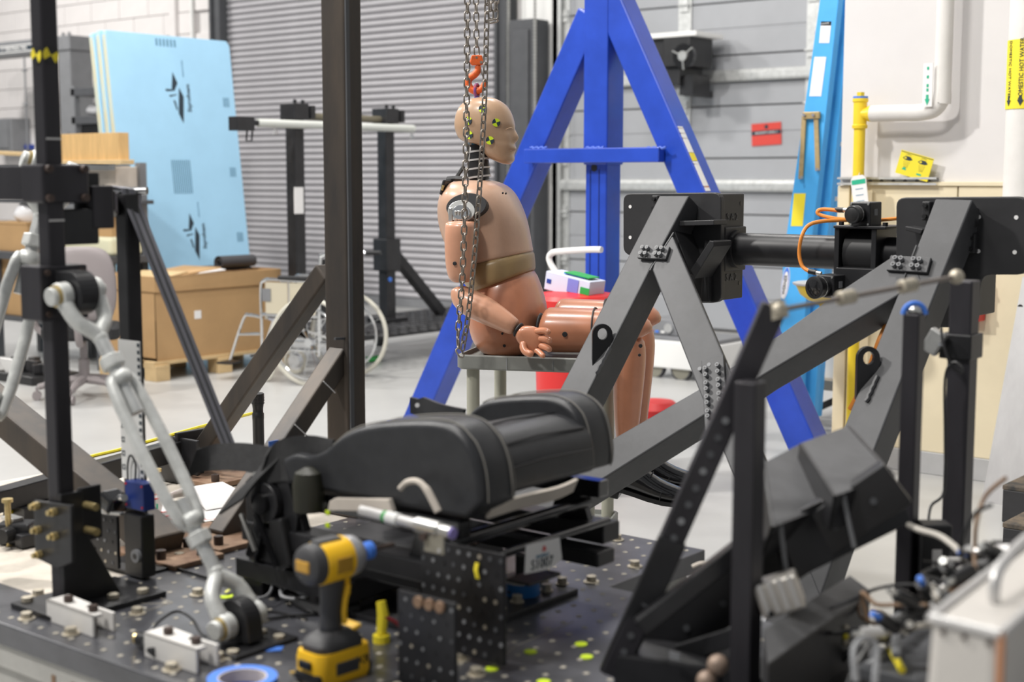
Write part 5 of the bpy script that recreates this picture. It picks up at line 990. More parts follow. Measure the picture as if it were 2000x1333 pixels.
# --- flesh materials of the dummy
m_vh = M('vinyl_head', (0.44, 0.285, 0.18), 0.33, var=0.06, scale=9, coat=0.25)
m_vt = M('vinyl_torso', (0.50, 0.315, 0.22), 0.36, var=0.08, scale=6, coat=0.15)
m_va = M('vinyl_arm', (0.56, 0.285, 0.18), 0.33, var=0.06, scale=7, coat=0.2)
m_vl = M('vinyl_limb', (0.54, 0.225, 0.125), 0.33, var=0.08, scale=7, coat=0.2)
m_band = M('vinyl_band', (0.30, 0.205, 0.095), 0.4, var=0.05, scale=5)
m_jacket = M('black_jacket_gap', (0.012, 0.012, 0.014), 0.6)
du = thing('crash_test_dummy', 'bare tan crash-test dummy seated in profile with black shoes', 'dummy', O_, YAW)
kk = 4.85/FPX
def sil(rows, lat=0.0, n=20, ex=2.3, sinv=0.24):
    # rows: (px left, px right, py, half width sideways[, tilt px]) -> stacked rings whose outline follows the profile
    rings = []
    for r in rows:
        xl, xr, y, hw = r[:4]; tl = r[4] if len(r) > 4 else 0
        a, b = PL(xl, y-tl, lat), PL(xr, y+tl, lat); c = (a+b)/2; h = (b-a)/2; hl = h.length; red = math.sqrt(max(hl*hl-(hw*sinv)**2, (hl*0.4)**2))/hl; h = h*red
        ring = []
        for i in range(n):
            t = 2*math.pi*i/n; ct_, st_ = math.cos(t), math.sin(t)
            ring.append(c + h*(abs(ct_)**(2/ex)*(1 if ct_ >= 0 else -1)) + dY*(hw*abs(st_)**(2/ex)*(1 if st_ >= 0 else -1)))
        rings.append(ring)
    return rings
def part(name, rows, mat, parent=None, sub=1, ex=2.3, lat=0.0, n=20):
    q = MB(); q.loft(sil(rows, lat, n, ex)); return q.build(name, mat, parent or du, smooth=True, sub=sub)
def limb(name, pts, mat, parent=None, n=16, sub=1, flat=1.0):
    # pts: (px, py, lat, radius): swept rounded limb
    P_ = [PL(x, y, l) for x, y, l, r in pts]; q = MB(); q.tube(P_, [p[3] for p in pts], n); return q.build(name, mat, parent or du, smooth=True, sub=sub)
# --- head with a face in profile
prof = [ # py, back px, front px, half width
 (190, 931, 957, 0.018), (193, 919, 968, 0.040), (198, 909, 978, 0.055), (206, 900, 989, 0.066), (216, 894, 996, 0.073), (228, 890, 1001, 0.077), (240, 889, 1004, 0.079), (246, 889, 1005.5, 0.079),
 (252, 890, 1004, 0.078), (258, 892, 1004.5, 0.077), (264, 894, 1005, 0.075), (269, 897, 1005.5, 0.073), (273, 901, 1006, 0.071), (277, 908, 1006, 0.068), (281, 930, 1005, 0.066), (286, 942, 1005.5, 0.063), (291, 945, 1006, 0.060), (296, 947, 1005, 0.058), (302, 949, 1003.5, 0.055), (308, 955, 1004.5, 0.050), (314, 966, 1004, 0.044), (319, 978, 999, 0.033), (321.5, 985, 995, 0.015)]
hq = MB(); rings = []; N = 40
for py, xb, xf, hw in prof:
    a, b = PL(xb, py), PL(xf, py); c = a.lerp(b, 0.52); hb, hf = (c-a).length, (b-c).length; ring = []
    for i in range(N):
        t = 2*math.pi*i/N; cx, sy = math.cos(t), math.sin(t); e = 2.25
        fx = abs(cx)**(2/e); fy = abs(sy)**(2/e)*(1 if sy >= 0 else -1)
        d = hf*fx if cx >= 0 else -hb*fx; w = hw*fy
        ang = abs(math.degrees(t if t < math.pi else t-2*math.pi))
        if cx > 0:
            # nose ridge, nostril wings, lips, eye hollows, chin
            nose = max(0, 1-abs(py-268)/18) if py < 274 else max(0, 1-(py-273)/7)
            if 248 < py < 281: d += 0.019*nose*math.exp(-(ang/10.0)**2) if True else 0
            if 246 < py < 262: d -= 0.010*math.exp(-((ang-30)/14.0)**2)*(1-abs(py-254)/9)
            if 286 <= py <= 297: d += 0.006*math.exp(-(ang/20.0)**2)*(1-abs(py-291)/7)
            if py in (281, 302): d -= 0.003*math.exp(-(ang/25.0)**2)
            if 262 < py < 290: d += 0.004*math.exp(-((ang-42)/14.0)**2)
        ring.append(c + dX*d + dY*w)
    rings.append(ring)
hq.loft(rings); hd = hq.build('head', m_vh, du, smooth=True, sub=1)
# mouth line and eye crease
mp = PL(1004, 293, -0.03); 
q = MB(); q.tube([PL(996, 295.5, -0.046), PL(1001, 294, -0.036), PL(1005.5, 292.5, -0.022), PL(1007.5, 292, -0.008), PL(1007.5, 292, 0.0)], [0.0012, 0.0018, 0.002, 0.002, 0.0015], 6); q.build('mouth', M('lip_shadow', (0.22, 0.12, 0.08), 0.5), hd, smooth=True)
q = MB(); q.tube([PL(988, 253, -0.067), PL(993, 250.5, -0.060), PL(998, 249.5, -0.049), PL(1001, 251, -0.036)], 0.0016, 6); q.build('eyelid', m_vh, hd, smooth=True)
# targets on the head: quartered discs sitting on the vinyl
def target(px, py, r=0.0135):
    # find the vinyl surface on the near side
    best = None
    for row, (py_, xb, xf, hw) in enumerate(prof[:-1]):
        if py_ <= py <= prof[row+1][0]:
            f_ = (py-py_)/(prof[row+1][0]-py_); xb2, xf2, hw2 = [u+(w-u)*f_ for u, w in zip((xb, xf, hw), prof[row+1][1:])]
            a, b = PL(xb2, py), PL(xf2, py); c = a.lerp(b, 0.52); lat = -hw2
            for _ in range(6):
                p = PL(px, py, lat); x = (p-c).dot(dX); h = (b-c).length if x > 0 else (c-a).length; e = 2.25
                lat = -hw2*max(0.02, 1-min(0.999, abs(x)/h)**e)**(1/e)
            p = PL(px, py, lat); x = (p-c).dot(dX); g = e*(abs(x)/h)**(e-1)/h*(1 if x > 0 else -1); gy = -e*(max(0.02, -lat/hw2))**(e-1)/hw2
            nrm = (dX*g + dY*gy).normalized(); best = (p, nrm)
    p, nrm = best; nrm = (nrm + V((0, 0, 0.22 if py < 225 else -0.02))).normalized(); d, s_, u_ = frame_from(nrm)
    tt = thing('target_disc', None, None); tt.location = (0, 0, 0); adopt(tt, du)
    for k in range(4):
        q = MB(); o0 = p+nrm*0.0015; poly = [(0, 0)] + [(r*math.cos(math.radians(20+90*k+90*i/8)), r*math.sin(math.radians(20+90*k+90*i/8))) for i in range(9)]
        ex2, ey2 = (s_, u_) if s_.cross(u_).dot(nrm) > 0 else (u_, s_)
        q.prism(poly, o0, ex2, ey2, 0.002).build('quadrant', m_lime if k % 2 else m_ink, tt)
for px, py in ((969, 239.5), (957, 274.5), (943, 213), (915, 236), (917, 264)): target(px, py)
# --- neck of stacked rubber and aluminium discs
nb, nt_ = PL(937, 353), PL(928, 283)
q = MB(); q.cyl(nb, nt_, 0.034, 0.030, n=24); q.build('neck_rubber', m_blackp, du, smooth=True)
for k, (y, xx) in enumerate(((345.5, 936), (329, 935), (312, 933.5), (296, 931))):
    c = PL(xx, y); ax = (nt_-nb).normalized(); MB().cyl(c-ax*0.003, c+ax*0.003, 0.041-0.001*k, n=26).build('neck_disc', m_alu, du, smooth=True)
    if k < 3: c2 = PL(xx-0.7, y-8); MB().cyl(c2-ax*0.0105, c2+ax*0.0105, 0.038-0.001*k, n=26).build('rubber_disc', m_blackp, du, smooth=True)
c = PL(930, 287); MB().cyl(c, c+V((0,0,0.014)), 0.026, n=20).build('neck_collar', M('teal_collar', (0.02, 0.20, 0.38), 0.4), du, smooth=True)
for dx_ in (-12, -9): MB().tube(smoothpath([PL(930+dx_, 275, -0.02), PL(918, 300, -0.03), PL(912, 335, -0.02), PL(908, 352, 0.0)], 5), 0.0025, 6).build('neck_cable', m_alu, du, smooth=True)
MB().tube(smoothpath([PL(906, 325, 0.03), PL(897, 338, 0.02), PL(891, 348, 0.01)], 4), 0.007, 6).build('strap', m_blackp, du, smooth=True)
# --- torso shell, lower chest band, pelvis
part('chest_shell', [(902, 960, 352, 0.07), (884, 972, 355, 0.115), (872, 990, 362, 0.155), (864, 1004, 375, 0.185), (859, 1014, 392, 0.195), (857, 1023, 412, 0.190), (859, 1031, 435, 0.180), (865, 1036, 460, 0.172), (876, 1040, 484, 0.166), (890, 1041, 503, 0.162, -14), (897, 1042, 512, 0.162, -20)], m_vt, n=24)
part('chest_band', [(892, 1041.5, 500, 0.163, -15), (898, 1043, 514, 0.166, -20), (912, 1045, 536, 0.166, -22), (922, 1045, 549, 0.162, -24), (926, 1043, 552, 0.155, -24)], m_band, n=24)
part('pelvis', [(930, 1040, 530, 0.13, -12), (925, 1050, 550, 0.148, -10), (921, 1060, 572, 0.162, -4), (918, 1068, 596, 0.172), (917, 1070, 620, 0.178), (919, 1068, 645, 0.178), (928, 1064, 668, 0.170), (942, 1056, 684, 0.150), (955, 1046, 690, 0.12)], m_vl, n=24)
MB().box(PL(872, 366, -0.09), (0.010, 0.10, 0.05), Matrix.Rotation(YAW, 3, 'Z') @ Matrix.Rotation(0.25, 3, 'Y')).build('back_strap', m_jacket, du, bevel=0.004)
MB().cyl(PL(866, 362, -0.14), PL(863, 372, -0.14), 0.004).build('zip_pull', m_brass, du)
MB().tube(smoothpath([PL(876, 350, -0.02), PL(890, 349, -0.06), PL(905, 350, -0.07)], 4), 0.010, 6).build('collar_pad', m_jacket, du, smooth=True)
# shoulder opening with the metal joint
sc_c = PL(914, 405, -0.178)
def disc(c, nrm, rx, rz, t, mat, nm, tilt=0.0, parent=None):
    d, s_, u_ = frame_from(nrm); pts = [(rx*math.cos(2*math.pi*i/28), rz*math.sin(2*math.pi*i/28)) for i in range(28)]; ca, sa_ = math.cos(tilt), math.sin(tilt)
    ex2, ey2 = (s_*ca+u_*sa_, u_*ca-s_*sa_)
    q = MB(); q.prism(pts, c-d*t, ex2, ey2, t*2*(1 if ex2.cross(ey2).dot(d) > 0 else -1)); return q.build(nm, mat, parent or du, bevel=0.0015)
sn = (-dY + V((0, 0, 0.22))).normalized()
disc(sc_c+sn*0.0, sn, 0.068, 0.042, 0.022, m_jacket, 'shoulder_opening', -0.12)
disc(PL(903, 414, -0.196), sn, 0.046, 0.036, 0.014, m_steel, 'shoulder_joint')
disc(PL(902, 416, -0.214), sn, 0.030, 0.025, 0.010, m_chrome, 'shoulder_cap')
for dx_ in (-9, -3, 4): MB().cyl(PL(900+dx_, 412, -0.222), PL(900+dx_, 430, -0.218), 0.0065, n=10).build('joint_bolt', m_steel, du)
q = MB(); q.box(PL(882, 420, -0.205), (0.014, 0.03, 0.05), Matrix.Rotation(YAW, 3, 'Z')); q.build('joint_fork', m_steel, du, bevel=0.003)
# --- near arm
part('upper_arm', [(871, 930, 431, 0.050), (870, 931, 440, 0.054), (869, 930, 470, 0.056), (870, 929, 500, 0.055), (872, 928, 525, 0.052), (877, 926, 543, 0.047), (885, 921, 553, 0.038)], m_va, lat=-0.215, ex=2.5)
disc(PL(888, 515, -0.2715), -dY, 0.0065, 0.0065, 0.002, m_jacket, 'rivet_hole')
limb('forearm', [(896, 561, -0.215, 0.022), (897, 566, -0.217, 0.032), (901, 581, -0.220, 0.041), (918, 592, -0.224, 0.047), (945, 605, -0.230, 0.046), (972, 620, -0.236, 0.040), (995, 634, -0.241, 0.032), (1010, 643, -0.244, 0.0275)], m_va)
limb('wrist_band', [(1009, 642.5, -0.242, 0.0265), (1013, 645, -0.243, 0.0262), (1016, 647, -0.244, 0.0235)], m_jacket)
# hand: palm to the viewer, five fingers curling towards the knee
hdp = MB(); palm = [(1013, 645, 0.018, 0.020), (1022, 650, 0.031, 0.019), (1034, 656, 0.041, 0.018), (1046, 663, 0.044, 0.017), (1055, 669, 0.041, 0.015), (1060, 672, 0.033, 0.011)]
rings = []
ax_h = (PL(1060, 672, -0.24)-PL(1015, 645, -0.24)).normalized(); up_h = ax_h.cross(dY).normalized(); up_h = up_h if up_h.z > 0 else -up_h
for x, y, w, th in palm:
    c = PL(x-3, y+2, -0.250); rings.append([c + up_h*(w*math.cos(t)) + dY*(th*math.sin(t)) for t in [2*math.pi*i/16 for i in range(16)]])
hdp.loft(rings); hand = hdp.build('hand', m_vl, du, smooth=True, sub=1)
def finger(nm, pts, r): 
    P_ = [PL(x, y, l) for x, y, l in pts]; q = MB(); rr = [r*k for k in (0.95, 1.0, 0.98, 0.92, 0.86, 0.6)]
    P2 = smoothpath(P_, 2)[:]; n_ = len(P2); q.tube(P2 + [P2[-1]+(P2[-1]-P2[-2]).normalized()*r*0.5], [r*(1-0.2*i/n_) for i in range(n_)] + [r*0.35], 10); q.build(nm, m_vl, hand, smooth=True, sub=1)
finger('index_finger', [(1046, 648, -0.252), (1058, 646, -0.266), (1067, 647, -0.280), (1071, 650, -0.290)], 0.0122)
finger('middle_finger', [(1052, 662, -0.250), (1063, 662, -0.264), (1071, 664, -0.278), (1074, 666, -0.288)], 0.0126)
finger('ring_finger', [(1054, 675, -0.252), (1064, 678, -0.266), (1071, 681, -0.280), (1073, 684, -0.288)], 0.0122)
finger('little_finger', [(1046, 683, -0.252), (1054, 689, -0.264), (1059, 694, -0.274), (1061, 696, -0.280)], 0.0110)
finger('thumb', [(1024, 668, -0.254), (1022, 680, -0.266), (1028, 689, -0.274), (1038, 692, -0.280)], 0.0145)
# --- far arm hanging behind, fingertips below the cart edge
limb('upper_arm', [(960, 420, 0.21, 0.045), (962, 480, 0.215, 0.052), (965, 545, 0.22, 0.045)], m_vl)
limb('forearm', [(965, 545, 0.22, 0.04), (968, 600, 0.275, 0.04), (972, 660, 0.305, 0.030), (973, 680, 0.31, 0.026)], m_vl)
lh = limb('hand', [(973, 680, 0.31, 0.024), (974, 695, 0.31, 0.030), (975, 704, 0.31, 0.028)], m_vl)
for k in range(4): finger_pts = [(971+2.6*k, 703, 0.30+0.008*k), (972+2.6*k, 712, 0.30+0.008*k), (973+2.6*k, 720-abs(k-1.5)*1.5, 0.295+0.008*k)]; P_ = [PL(*p) for p in finger_pts]; q = MB(); q.tube(P_, [0.0095, 0.0095, 0.007], 8); q.build('finger', m_vl, lh, smooth=True, sub=1)
q = MB(); q.tube([PL(968, 690, 0.30), PL(964, 702, 0.285), PL(966, 711, 0.28)], [0.011, 0.011, 0.008], 8); q.build('thumb', m_vl, lh, smooth=True, sub=1)
# --- legs
def leg(lat, dxp, hole):
    s0 = 'near' if lat < 0 else 'far'
    q = MB(); Q = [PL(x+dxp*0, y, lat) for x, y in ((1056, 640), (1062, 641), (1068, 644), (1100, 645), (1150, 646), (1200, 646), (1230, 646))]
    q.tube(Q, [0.060, 0.072, 0.0755, 0.0755, 0.074, 0.068, 0.062], 20); q.build('thigh', m_vl, du, smooth=True, sub=1)
    c = PL(1162, 645, lat); d_ = (PL(1170, 645, lat)-c).normalized(); MB().pipe(c, c+d_*0.004, 0.0752, 0.070, 28).build('thigh_seam', m_jacket, du, smooth=True)
    limb('knee', [(1222, 640, lat, 0.050), (1236, 641, lat, 0.058), (1250, 648, lat, 0.054), (1254, 660, lat, 0.045)], m_vl)
    part('lower_leg', [(1200, 1258, 655, 0.050), (1199, 1263, 680, 0.056), (1198, 1263, 710, 0.058), (1197, 1258, 760, 0.056), (1198, 1252, 810, 0.050), (1203, 1246, 860, 0.042), (1209, 1242, 900, 0.036), (1212, 1240, 935, 0.035)], m_vl, lat=lat, ex=2.2)
    # shoe
    sh = MB(); rows = [(-0.105, 0.028, 0.030, 0.000), (-0.085, 0.036, 0.062, 0.004), (-0.04, 0.038, 0.105, 0.006), (0.0, 0.040, 0.100, 0.004), (0.05, 0.044, 0.072, 0.0), (0.10, 0.048, 0.058, 0.0), (0.145, 0.045, 0.050, 0.004), (0.175, 0.032, 0.036, 0.010)]
    base = PL(1238, 968, lat); pit = math.radians(-11); fx = dX*math.cos(pit) + V((0,0,1))*math.sin(pit); fz = V((0,0,1))*math.cos(pit) - dX*math.sin(pit); rr = []
    for x, w, h, lift in rows:
        rr.append([base+fx*x+dY*(w*cx)+fz*(lift+0.012+h*cz) for cx, cz in ((-0.9, 0), (-1, 0.25), (-0.92, 0.6), (-0.55, 0.92), (0, 1), (0.55, 0.92), (0.92, 0.6), (1, 0.25), (0.9, 0))])
    sh.loft(rr); so = sh.build('shoe', m_blackgloss, du, smooth=True, sub=1)
    sq = MB(); rr = []
    for x, w, h, lift in rows: rr.append([base+fx*(x*1.0)+dY*(w*1.0*cx)+fz*(lift+z) for cx, z in ((-1, 0), (-1, 0.014), (1, 0.014), (1, 0))])
    sq.loft(rr); sq.build('sole', m_blackp, so, smooth=True)
    MB().box(base+fx*(-0.075)+fz*(-0.008), (0.06, 0.07, 0.022), Matrix.Rotation(YAW, 3, 'Z') @ Matrix.Rotation(0.19, 3, 'Y')).build('heel', m_blackp, so, bevel=0.004)
    for k in range(4): p = base+fx*(0.012+0.017*k)+fz*(0.112-0.013*k); MB().tube([p-dY*0.026-fz*0.006, p-dY*0.01+fz*0.003, p+dY*0.01+fz*0.003, p+dY*0.026-fz*0.006], 0.0024, 6).build('lace', m_fabricb, so, smooth=True)
    p = base+fx*0.005+fz*0.118
    for s_ in (-1, 1): MB().tube(smoothpath([p, p-dY*0.02*s_+fz*0.012+fx*0.01, p-dY*0.035*s_+fx*0.03+fz*0.0, p-dY*0.04*s_+fx*0.04-fz*0.02], 4), 0.002, 5).build('lace_end', m_fabricb, so, smooth=True)
    ax_ = base+fx*0.09
    MB().tube([ax_+dY*(0.049*math.cos(t))+fz*(0.014+0.057*math.sin(t)) for t in [math.pi*i/12 for i in range(13)]], 0.0014, 5).build('toe_seam', m_blackp, so, smooth=True)
leg(-0.095, 0, True); OFFS = dY*0.20+V((0, 0, 0.012)); leg(-0.095, 0, False); OFFS = V((0, 0, 0))
for (x, y, l, r) in ((1103, 653.5, -0.1715, 0.0085), (1251, 676, -0.152, 0.0065), (1249, 694, -0.153, 0.005), (985, 676, -0.168, 0.005), (981, 652, -0.178, 0.004)): disc(PL(x, y, l), -dY, r, r, 0.002, m_jacket, 'socket_hole')
for (x, y) in ((982, 377), (988, 378)): disc(PL(x, y, -0.13), (-dY+V((0,0,0.9))+dX*0.4).normalized(), 0.003, 0.003, 0.003, m_jacket, 'socket_hole')
limb('hip_ball', [(1048, 640, -0.10, 0.050), (1060, 641, -0.10, 0.060)], m_jacket)
# ================================================================== hoist: hook, load chain, hand chain
lk = MB(); pts = []
for i in range(24):
    t = 2*math.pi*i/24; c_, s_ = math.cos(t), math.sin(t); pts.append(V((0.0085*c_, 0, 0.0075*(1 if s_ > 0 else -1)*min(1, abs(s_)*4)*1.0 + 0.0085*s_)))
lk.tube(pts, 0.0028, 6, closed=True); link = lk.build('chain_link', m_chain, None, smooth=True); link_used = [False]
def chain_run(path, parent, pitch=0.0252, twist=0.0):
    P_ = [V(p) for p in path]; seg = [(b-a).length for a, b in zip(P_, P_[1:])]; tot = sum(seg); n = int(tot/pitch); k = 0; acc = 0
    for i in range(n):
        s = (i+0.5)*tot/n
        while k < len(seg)-1 and s > acc+seg[k]: acc += seg[k]; k += 1
        p = P_[k].lerp(P_[k+1], (s-acc)/seg[k]); d = (P_[k+1]-P_[k]).normalized(); dd, a, b = frame_from(d, _fw)
        ang = (math.radians(20) if i % 2 else math.radians(110)) + twist
        e1 = a*math.cos(ang)+b*math.sin(ang); m = TR(p, e1, d.cross(e1), d, 1.0)
        if not link_used[0]: link.matrix_basis = m; adopt(link, parent); link_used[0] = True
        else: inst(link, 'chain_link', m, parent)
LC = 0.0
hk = thing('hoist_hook', 'orange hoist hook on a chain above the dummy head', 'hook', PL(931, 180, LC))
chain_run([PL(929.5, -25, LC), PL(931, 108, LC)], hk)
hkp = [PL(932, 128, LC), PL(934, 136, LC), PL(928, 145, LC), PL(917, 153, LC), PL(914, 163, LC), PL(919, 173, LC), PL(930, 178, LC), PL(941, 173, LC), PL(946, 163, LC), PL(949, 155, LC)]
pp = smoothpath(hkp, 4); q = MB(); n_ = len(pp); q.tube(pp, [0.0105+0.0035*math.sin(math.pi*min(1, i/n_*1.2)) if i < n_*0.85 else 0.012*(1.25-i/n_) *1.9 for i in range(n_)], 10); q.build('hook', m_orhook, hk, smooth=True, sub=1)
q = MB(); q.prism([(-0.016, -0.015), (0.016, -0.015), (0.024, -0.008), (0.018, 0.018), (-0.016, 0.018), (-0.024, -0.008)], PL(931, 118, LC)+_fw*0.012, _rt, (0,0,1), 0.026); q.build('hook_block', m_orhook, hk, bevel=0.003)
for dx_ in (-8, 9): p = PL(931+dx_, 123, LC)-_fw*0.014; MB().cyl(p, p+_fw*0.03, 0.005, n=8).build('block_bolt', m_chain, hk)
p = PL(931, 114, LC)-_fw*0.015; MB().cyl(p, p+_fw*0.03, 0.004, n=8).build('block_bolt', m_chain, hk)
MB().bar(PL(938, 132, LC), PL(946, 157, LC), 0.008, 0.004).build('safety_latch', m_chain, hk)
rg = thing('lifting_eye', 'blue and red lifting eye screwed into the dummy head', 'eye bolt', PL(932, 191, LC))
cc = PL(931.5, 177, LC); q = MB(); q.tube([cc + dY*(0.011*math.cos(t)) + dX*(0.004*math.cos(t)) + V((0,0,0.021*math.sin(t))) for t in [2*math.pi*i/24 for i in range(24)]], 0.0052, 8, closed=True); q.build('eye_ring', M('blue_red_eye', (0.05, 0.09, 0.42), 0.4, col2=(0.45, 0.06, 0.05), scale=30), rg, smooth=True)
MB().cyl(cc+V((0,0,-0.030)), cc+V((0,0,-0.020)), 0.009, n=12).build('shank', m_blue, rg)
hc = thing('hand_chain', 'long looped hand chain hanging in front of the dummy shoulder', 'chain', PL(905, 690, -0.34)); LH = -0.34
chain_run(smoothpath([PL(913, -25, LH), PL(912, 150, LH), PL(910, 300, LH), PL(907, 430, LH), PL(903, 540, LH), PL(897, 620, LH), PL(894, 660, LH)], 4), hc)
chain_run(smoothpath([PL(952, -25, LH), PL(948, 150, LH), PL(941, 300, LH), PL(932, 430, LH), PL(924, 530, LH), PL(914, 620, LH), PL(907, 660, LH), PL(903, 684, LH)], 4), hc, twist=0.5)
chain_run(smoothpath([PL(894, 660, LH), PL(896, 684, LH), PL(900, 691, LH), PL(903, 684, LH)], 3), hc)
sp_ = thing('spare_chain', 'short dark loop of spare chain beside the hoist', 'chain', PL(963, 40, -0.1))
chain_run(smoothpath([PL(957, -25, -0.1), PL(958, 20, -0.1), PL(962, 40, -0.1), PL(967, 36, -0.1), PL(969, 10, -0.1), PL(970, -25, -0.1)], 4), sp_, pitch=0.024)
# ================================================================== strut rig at the bed edge
cp = G(128, 1186, T); w = 0.037
sp = thing('strut_post', 'tall black strut post with yellow quartered targets near its top', 'post', cp)
q = MB(); q.box2((cp.x-w/2, cp.y-w/2, T+0.012), (cp.x+w/2, cp.y+w/2, 3.0)); q.build('post', m_strut, sp, bevel=0.004)
for z0 in (PY(75, 272, cp.y).z, PY(88, 430, cp.y).z): MB().box((cp.x+w/2+0.0005, cp.y, z0), (0.001, w*0.9, 0.004)).build('scuff_line', m_alu, sp)
zt = PY(80, 107, cp.y-w/2).z
for face in (0, 1):
    o0 = V((cp.x, cp.y-w/2-0.0006, zt)) if face == 0 else V((cp.x+w/2+0.0006, cp.y, zt)); ex_ = V((1,0,0)) if face == 0 else V((0,1,0))
    for k in range(4):
        poly = [(0, 0)]+[(0.0165*math.cos(math.radians(30+90*k+90*i/6)), 0.0165*math.sin(math.radians(30+90*k+90*i/6))) for i in range(7)]
        MB().prism(poly, o0, ex_, (0,0,1), 0.0008).build('target_quadrant', m_ylab if k % 2 else m_blackp, sp)
# foot: two gusset plates with yellow-zinc bolts and a base plate
z0, z1 = T+0.055, T+0.215
MB().box2((cp.x-0.075, cp.y-0.075, T), (cp.x+0.10, cp.y+0.17, T+0.012)).build('base_plate', m_blackm, sp, bevel=0.002)
xg = cp.x-w/2
g0 = [PY(65, 978, cp.y-0.03), PY(138, 988, cp.y-0.03), PY(140, 1100, cp.y-0.03), PY(112, 1112, cp.y-0.03), PY(68, 1090, cp.y-0.03)]
q = MB(); q.prism([((p-g0[0]).x, (p-g0[0]).z) for p in g0], g0[0], (1,0,0), (0,0,1), -0.008); q.build('gusset_plate', m_blackm, sp, bevel=0.002)
for (x, y) in ((75, 988), (78, 1035), (80, 1083), (109, 1000), (111, 1047)):
    p = PY(x, y, cp.y-0.03); q = MB(); q.cyl(p, p+V((0,-0.012,0)), 0.0085, n=6); q.cyl(p+V((0,-0.012,0)), p+V((0,-0.02,0)), 0.0055, n=10); q.build('hex_bolt', m_brass, sp, bevel=0.001)
gx = cp.x+w/2+0.001
q = MB(); q.prism([(-0.02, T+0.012), (0.11, T+0.012), (0.03, T+0.16), (0.03, T+0.235), (0.075, T+0.235), (0.085, T+0.225), (0.085, T+0.15), (-0.02, T+0.15)][:4]+[(-0.02, T+0.235)], (gx, cp.y, 0), (0,1,0), (0,0,1), 0.008); q.build('gusset_plate', m_blackm, sp, bevel=0.002)
q = MB(); q.box2((gx, cp.y+0.02, T+0.13), (gx+0.006, cp.y+0.075, T+0.24)); q.build('side_lug', m_blackm, sp, bevel=0.003)
for z in (T+0.155, T+0.205): MB().cyl((gx, cp.y+0.035, z), (gx+0.045, cp.y+0.035, z), 0.0075, n=12).build('stud', m_brass, sp, smooth=True)
for (dx, dy) in ((0.06, 0.07), (0.075, 0.13), (-0.055, -0.05)): q = MB(); q.cyl((cp.x+dx, cp.y+dy, T+0.012), (cp.x+dx, cp.y+dy, T+0.022), 0.012, n=6); q.build('hex_bolt', m_bolt, sp, bevel=0.001)
# cross clamp on the post
zc2 = PY(95, 358, cp.y).z
cl_ = thing('cross_clamp', 'black cross clamp with arms bolted around the strut post', 'clamp', (cp.x, cp.y, zc2))
MB().box2((cp.x-0.045, cp.y-0.034, zc2-0.038), (cp.x+0.028, cp.y+0.07, zc2+0.036)).build('clamp_block', m_strut, cl_, bevel=0.005)
MB().hollow((cp.x-0.03, cp.y-0.005, zc2), (cp.x-0.45, cp.y-0.005, zc2), 0.05, 0.066).build('cross_tube', m_strut, cl_, bevel=0.003)
for dy in (-0.022, 0.056):
    for dz in (-0.028, 0.027): q = MB(); q.cyl((cp.x+0.028, cp.y+dy, zc2+dz), (cp.x+0.038, cp.y+dy, zc2+dz), 0.0075, n=10); q.build('cap_bolt', m_boltdark, cl_)
MB().box2((cp.x-0.03, cp.y+0.07, zc2-0.085), (cp.x-0.018, cp.y+0.125, zc2+0.02)).build('side_plate', m_blackm, cl_, bevel=0.003)
MB().box2((cp.x-0.025, cp.y+0.085, zc2-0.09), (cp.x+0.015, cp.y+0.135, zc2-0.005)).build('side_plate', m_strut, cl_, bevel=0.004)
MB().box2((cp.x-0.03, cp.y+0.02, zc2-0.12), (cp.x+0.012, cp.y+0.10, zc2-0.05)).build('side_plate', m_blackm, cl_, bevel=0.004)
MB().bar((cp.x-0.03, cp.y+0.06, zc2+0.032), (cp.x-0.03, cp.y+0.16, zc2+0.03), 0.03, 0.010).build('chrome_strip', m_steel, cl_)
# second post carrying the belt, with ruler, blue box and black module
c2 = G(270, 1112, T); w2 = 0.036
bp2 = thing('belt_post', 'shorter black strut post under the grey belt', 'post', c2); ztop = PY(230, 378, c2.y).z
MB().box2((c2.x-w2/2, c2.y-w2/2, T+0.005), (c2.x+w2/2, c2.y+w2/2, ztop)).build('post', m_blackm, bp2, bevel=0.003)
MB().box2((c2.x-w2/2-0.055, c2.y-w2/2, ztop-0.05), (c2.x-w2/2, c2.y+w2/2, ztop-0.008)).build('arm_block', m_strut, bp2, bevel=0.004)
MB().cyl((c2.x-0.07, c2.y-0.03, ztop+0.004), (c2.x+0.03, c2.y+0.03, ztop+0.006), 0.008, n=12).build('guide_roller', m_chrome, bp2, smooth=True)
q = MB(); q.bar((cp.x, cp.y+0.13, zc2-0.035), (c2.x-0.04, c2.y-0.01, ztop-0.03), 0.03, 0.04); q.build('link_arm', m_strut, bp2, bevel=0.003)
MB().box2((c2.x-0.10, c2.y-0.04, T), (c2.x+0.06, c2.y+0.06, T+0.006)).build('foot_plate', m_blackm, bp2)
bl = thing('belt_webbing', 'grey seat-belt webbing stretched from the post to the seat', 'belt', (c2.x, c2.y, ztop)); pA, pB = V((c2.x, c2.y, ztop+0.012)), PD(452, 884, 3.05)
pts = [pA+V((-0.06, -0.02, -0.006)), pA+V((-0.02, 0, 0.002)), pA+V((0.01, 0.005, -0.003))] + [pA.lerp(pB, u) for u in (0.06, 0.15, 0.3, 0.45, 0.6, 0.75, 0.9, 1.0)]
wv = [(_rt*0.034+_fw*0.032)*1.0]*3 + [(_rt*(0.024-0.004*i/8)+_fw*0.038) for i in range(8)]
q = MB(); q.strip(pts, wv, 0.0022); q.build('webbing', m_webbing, bl, smooth=True)
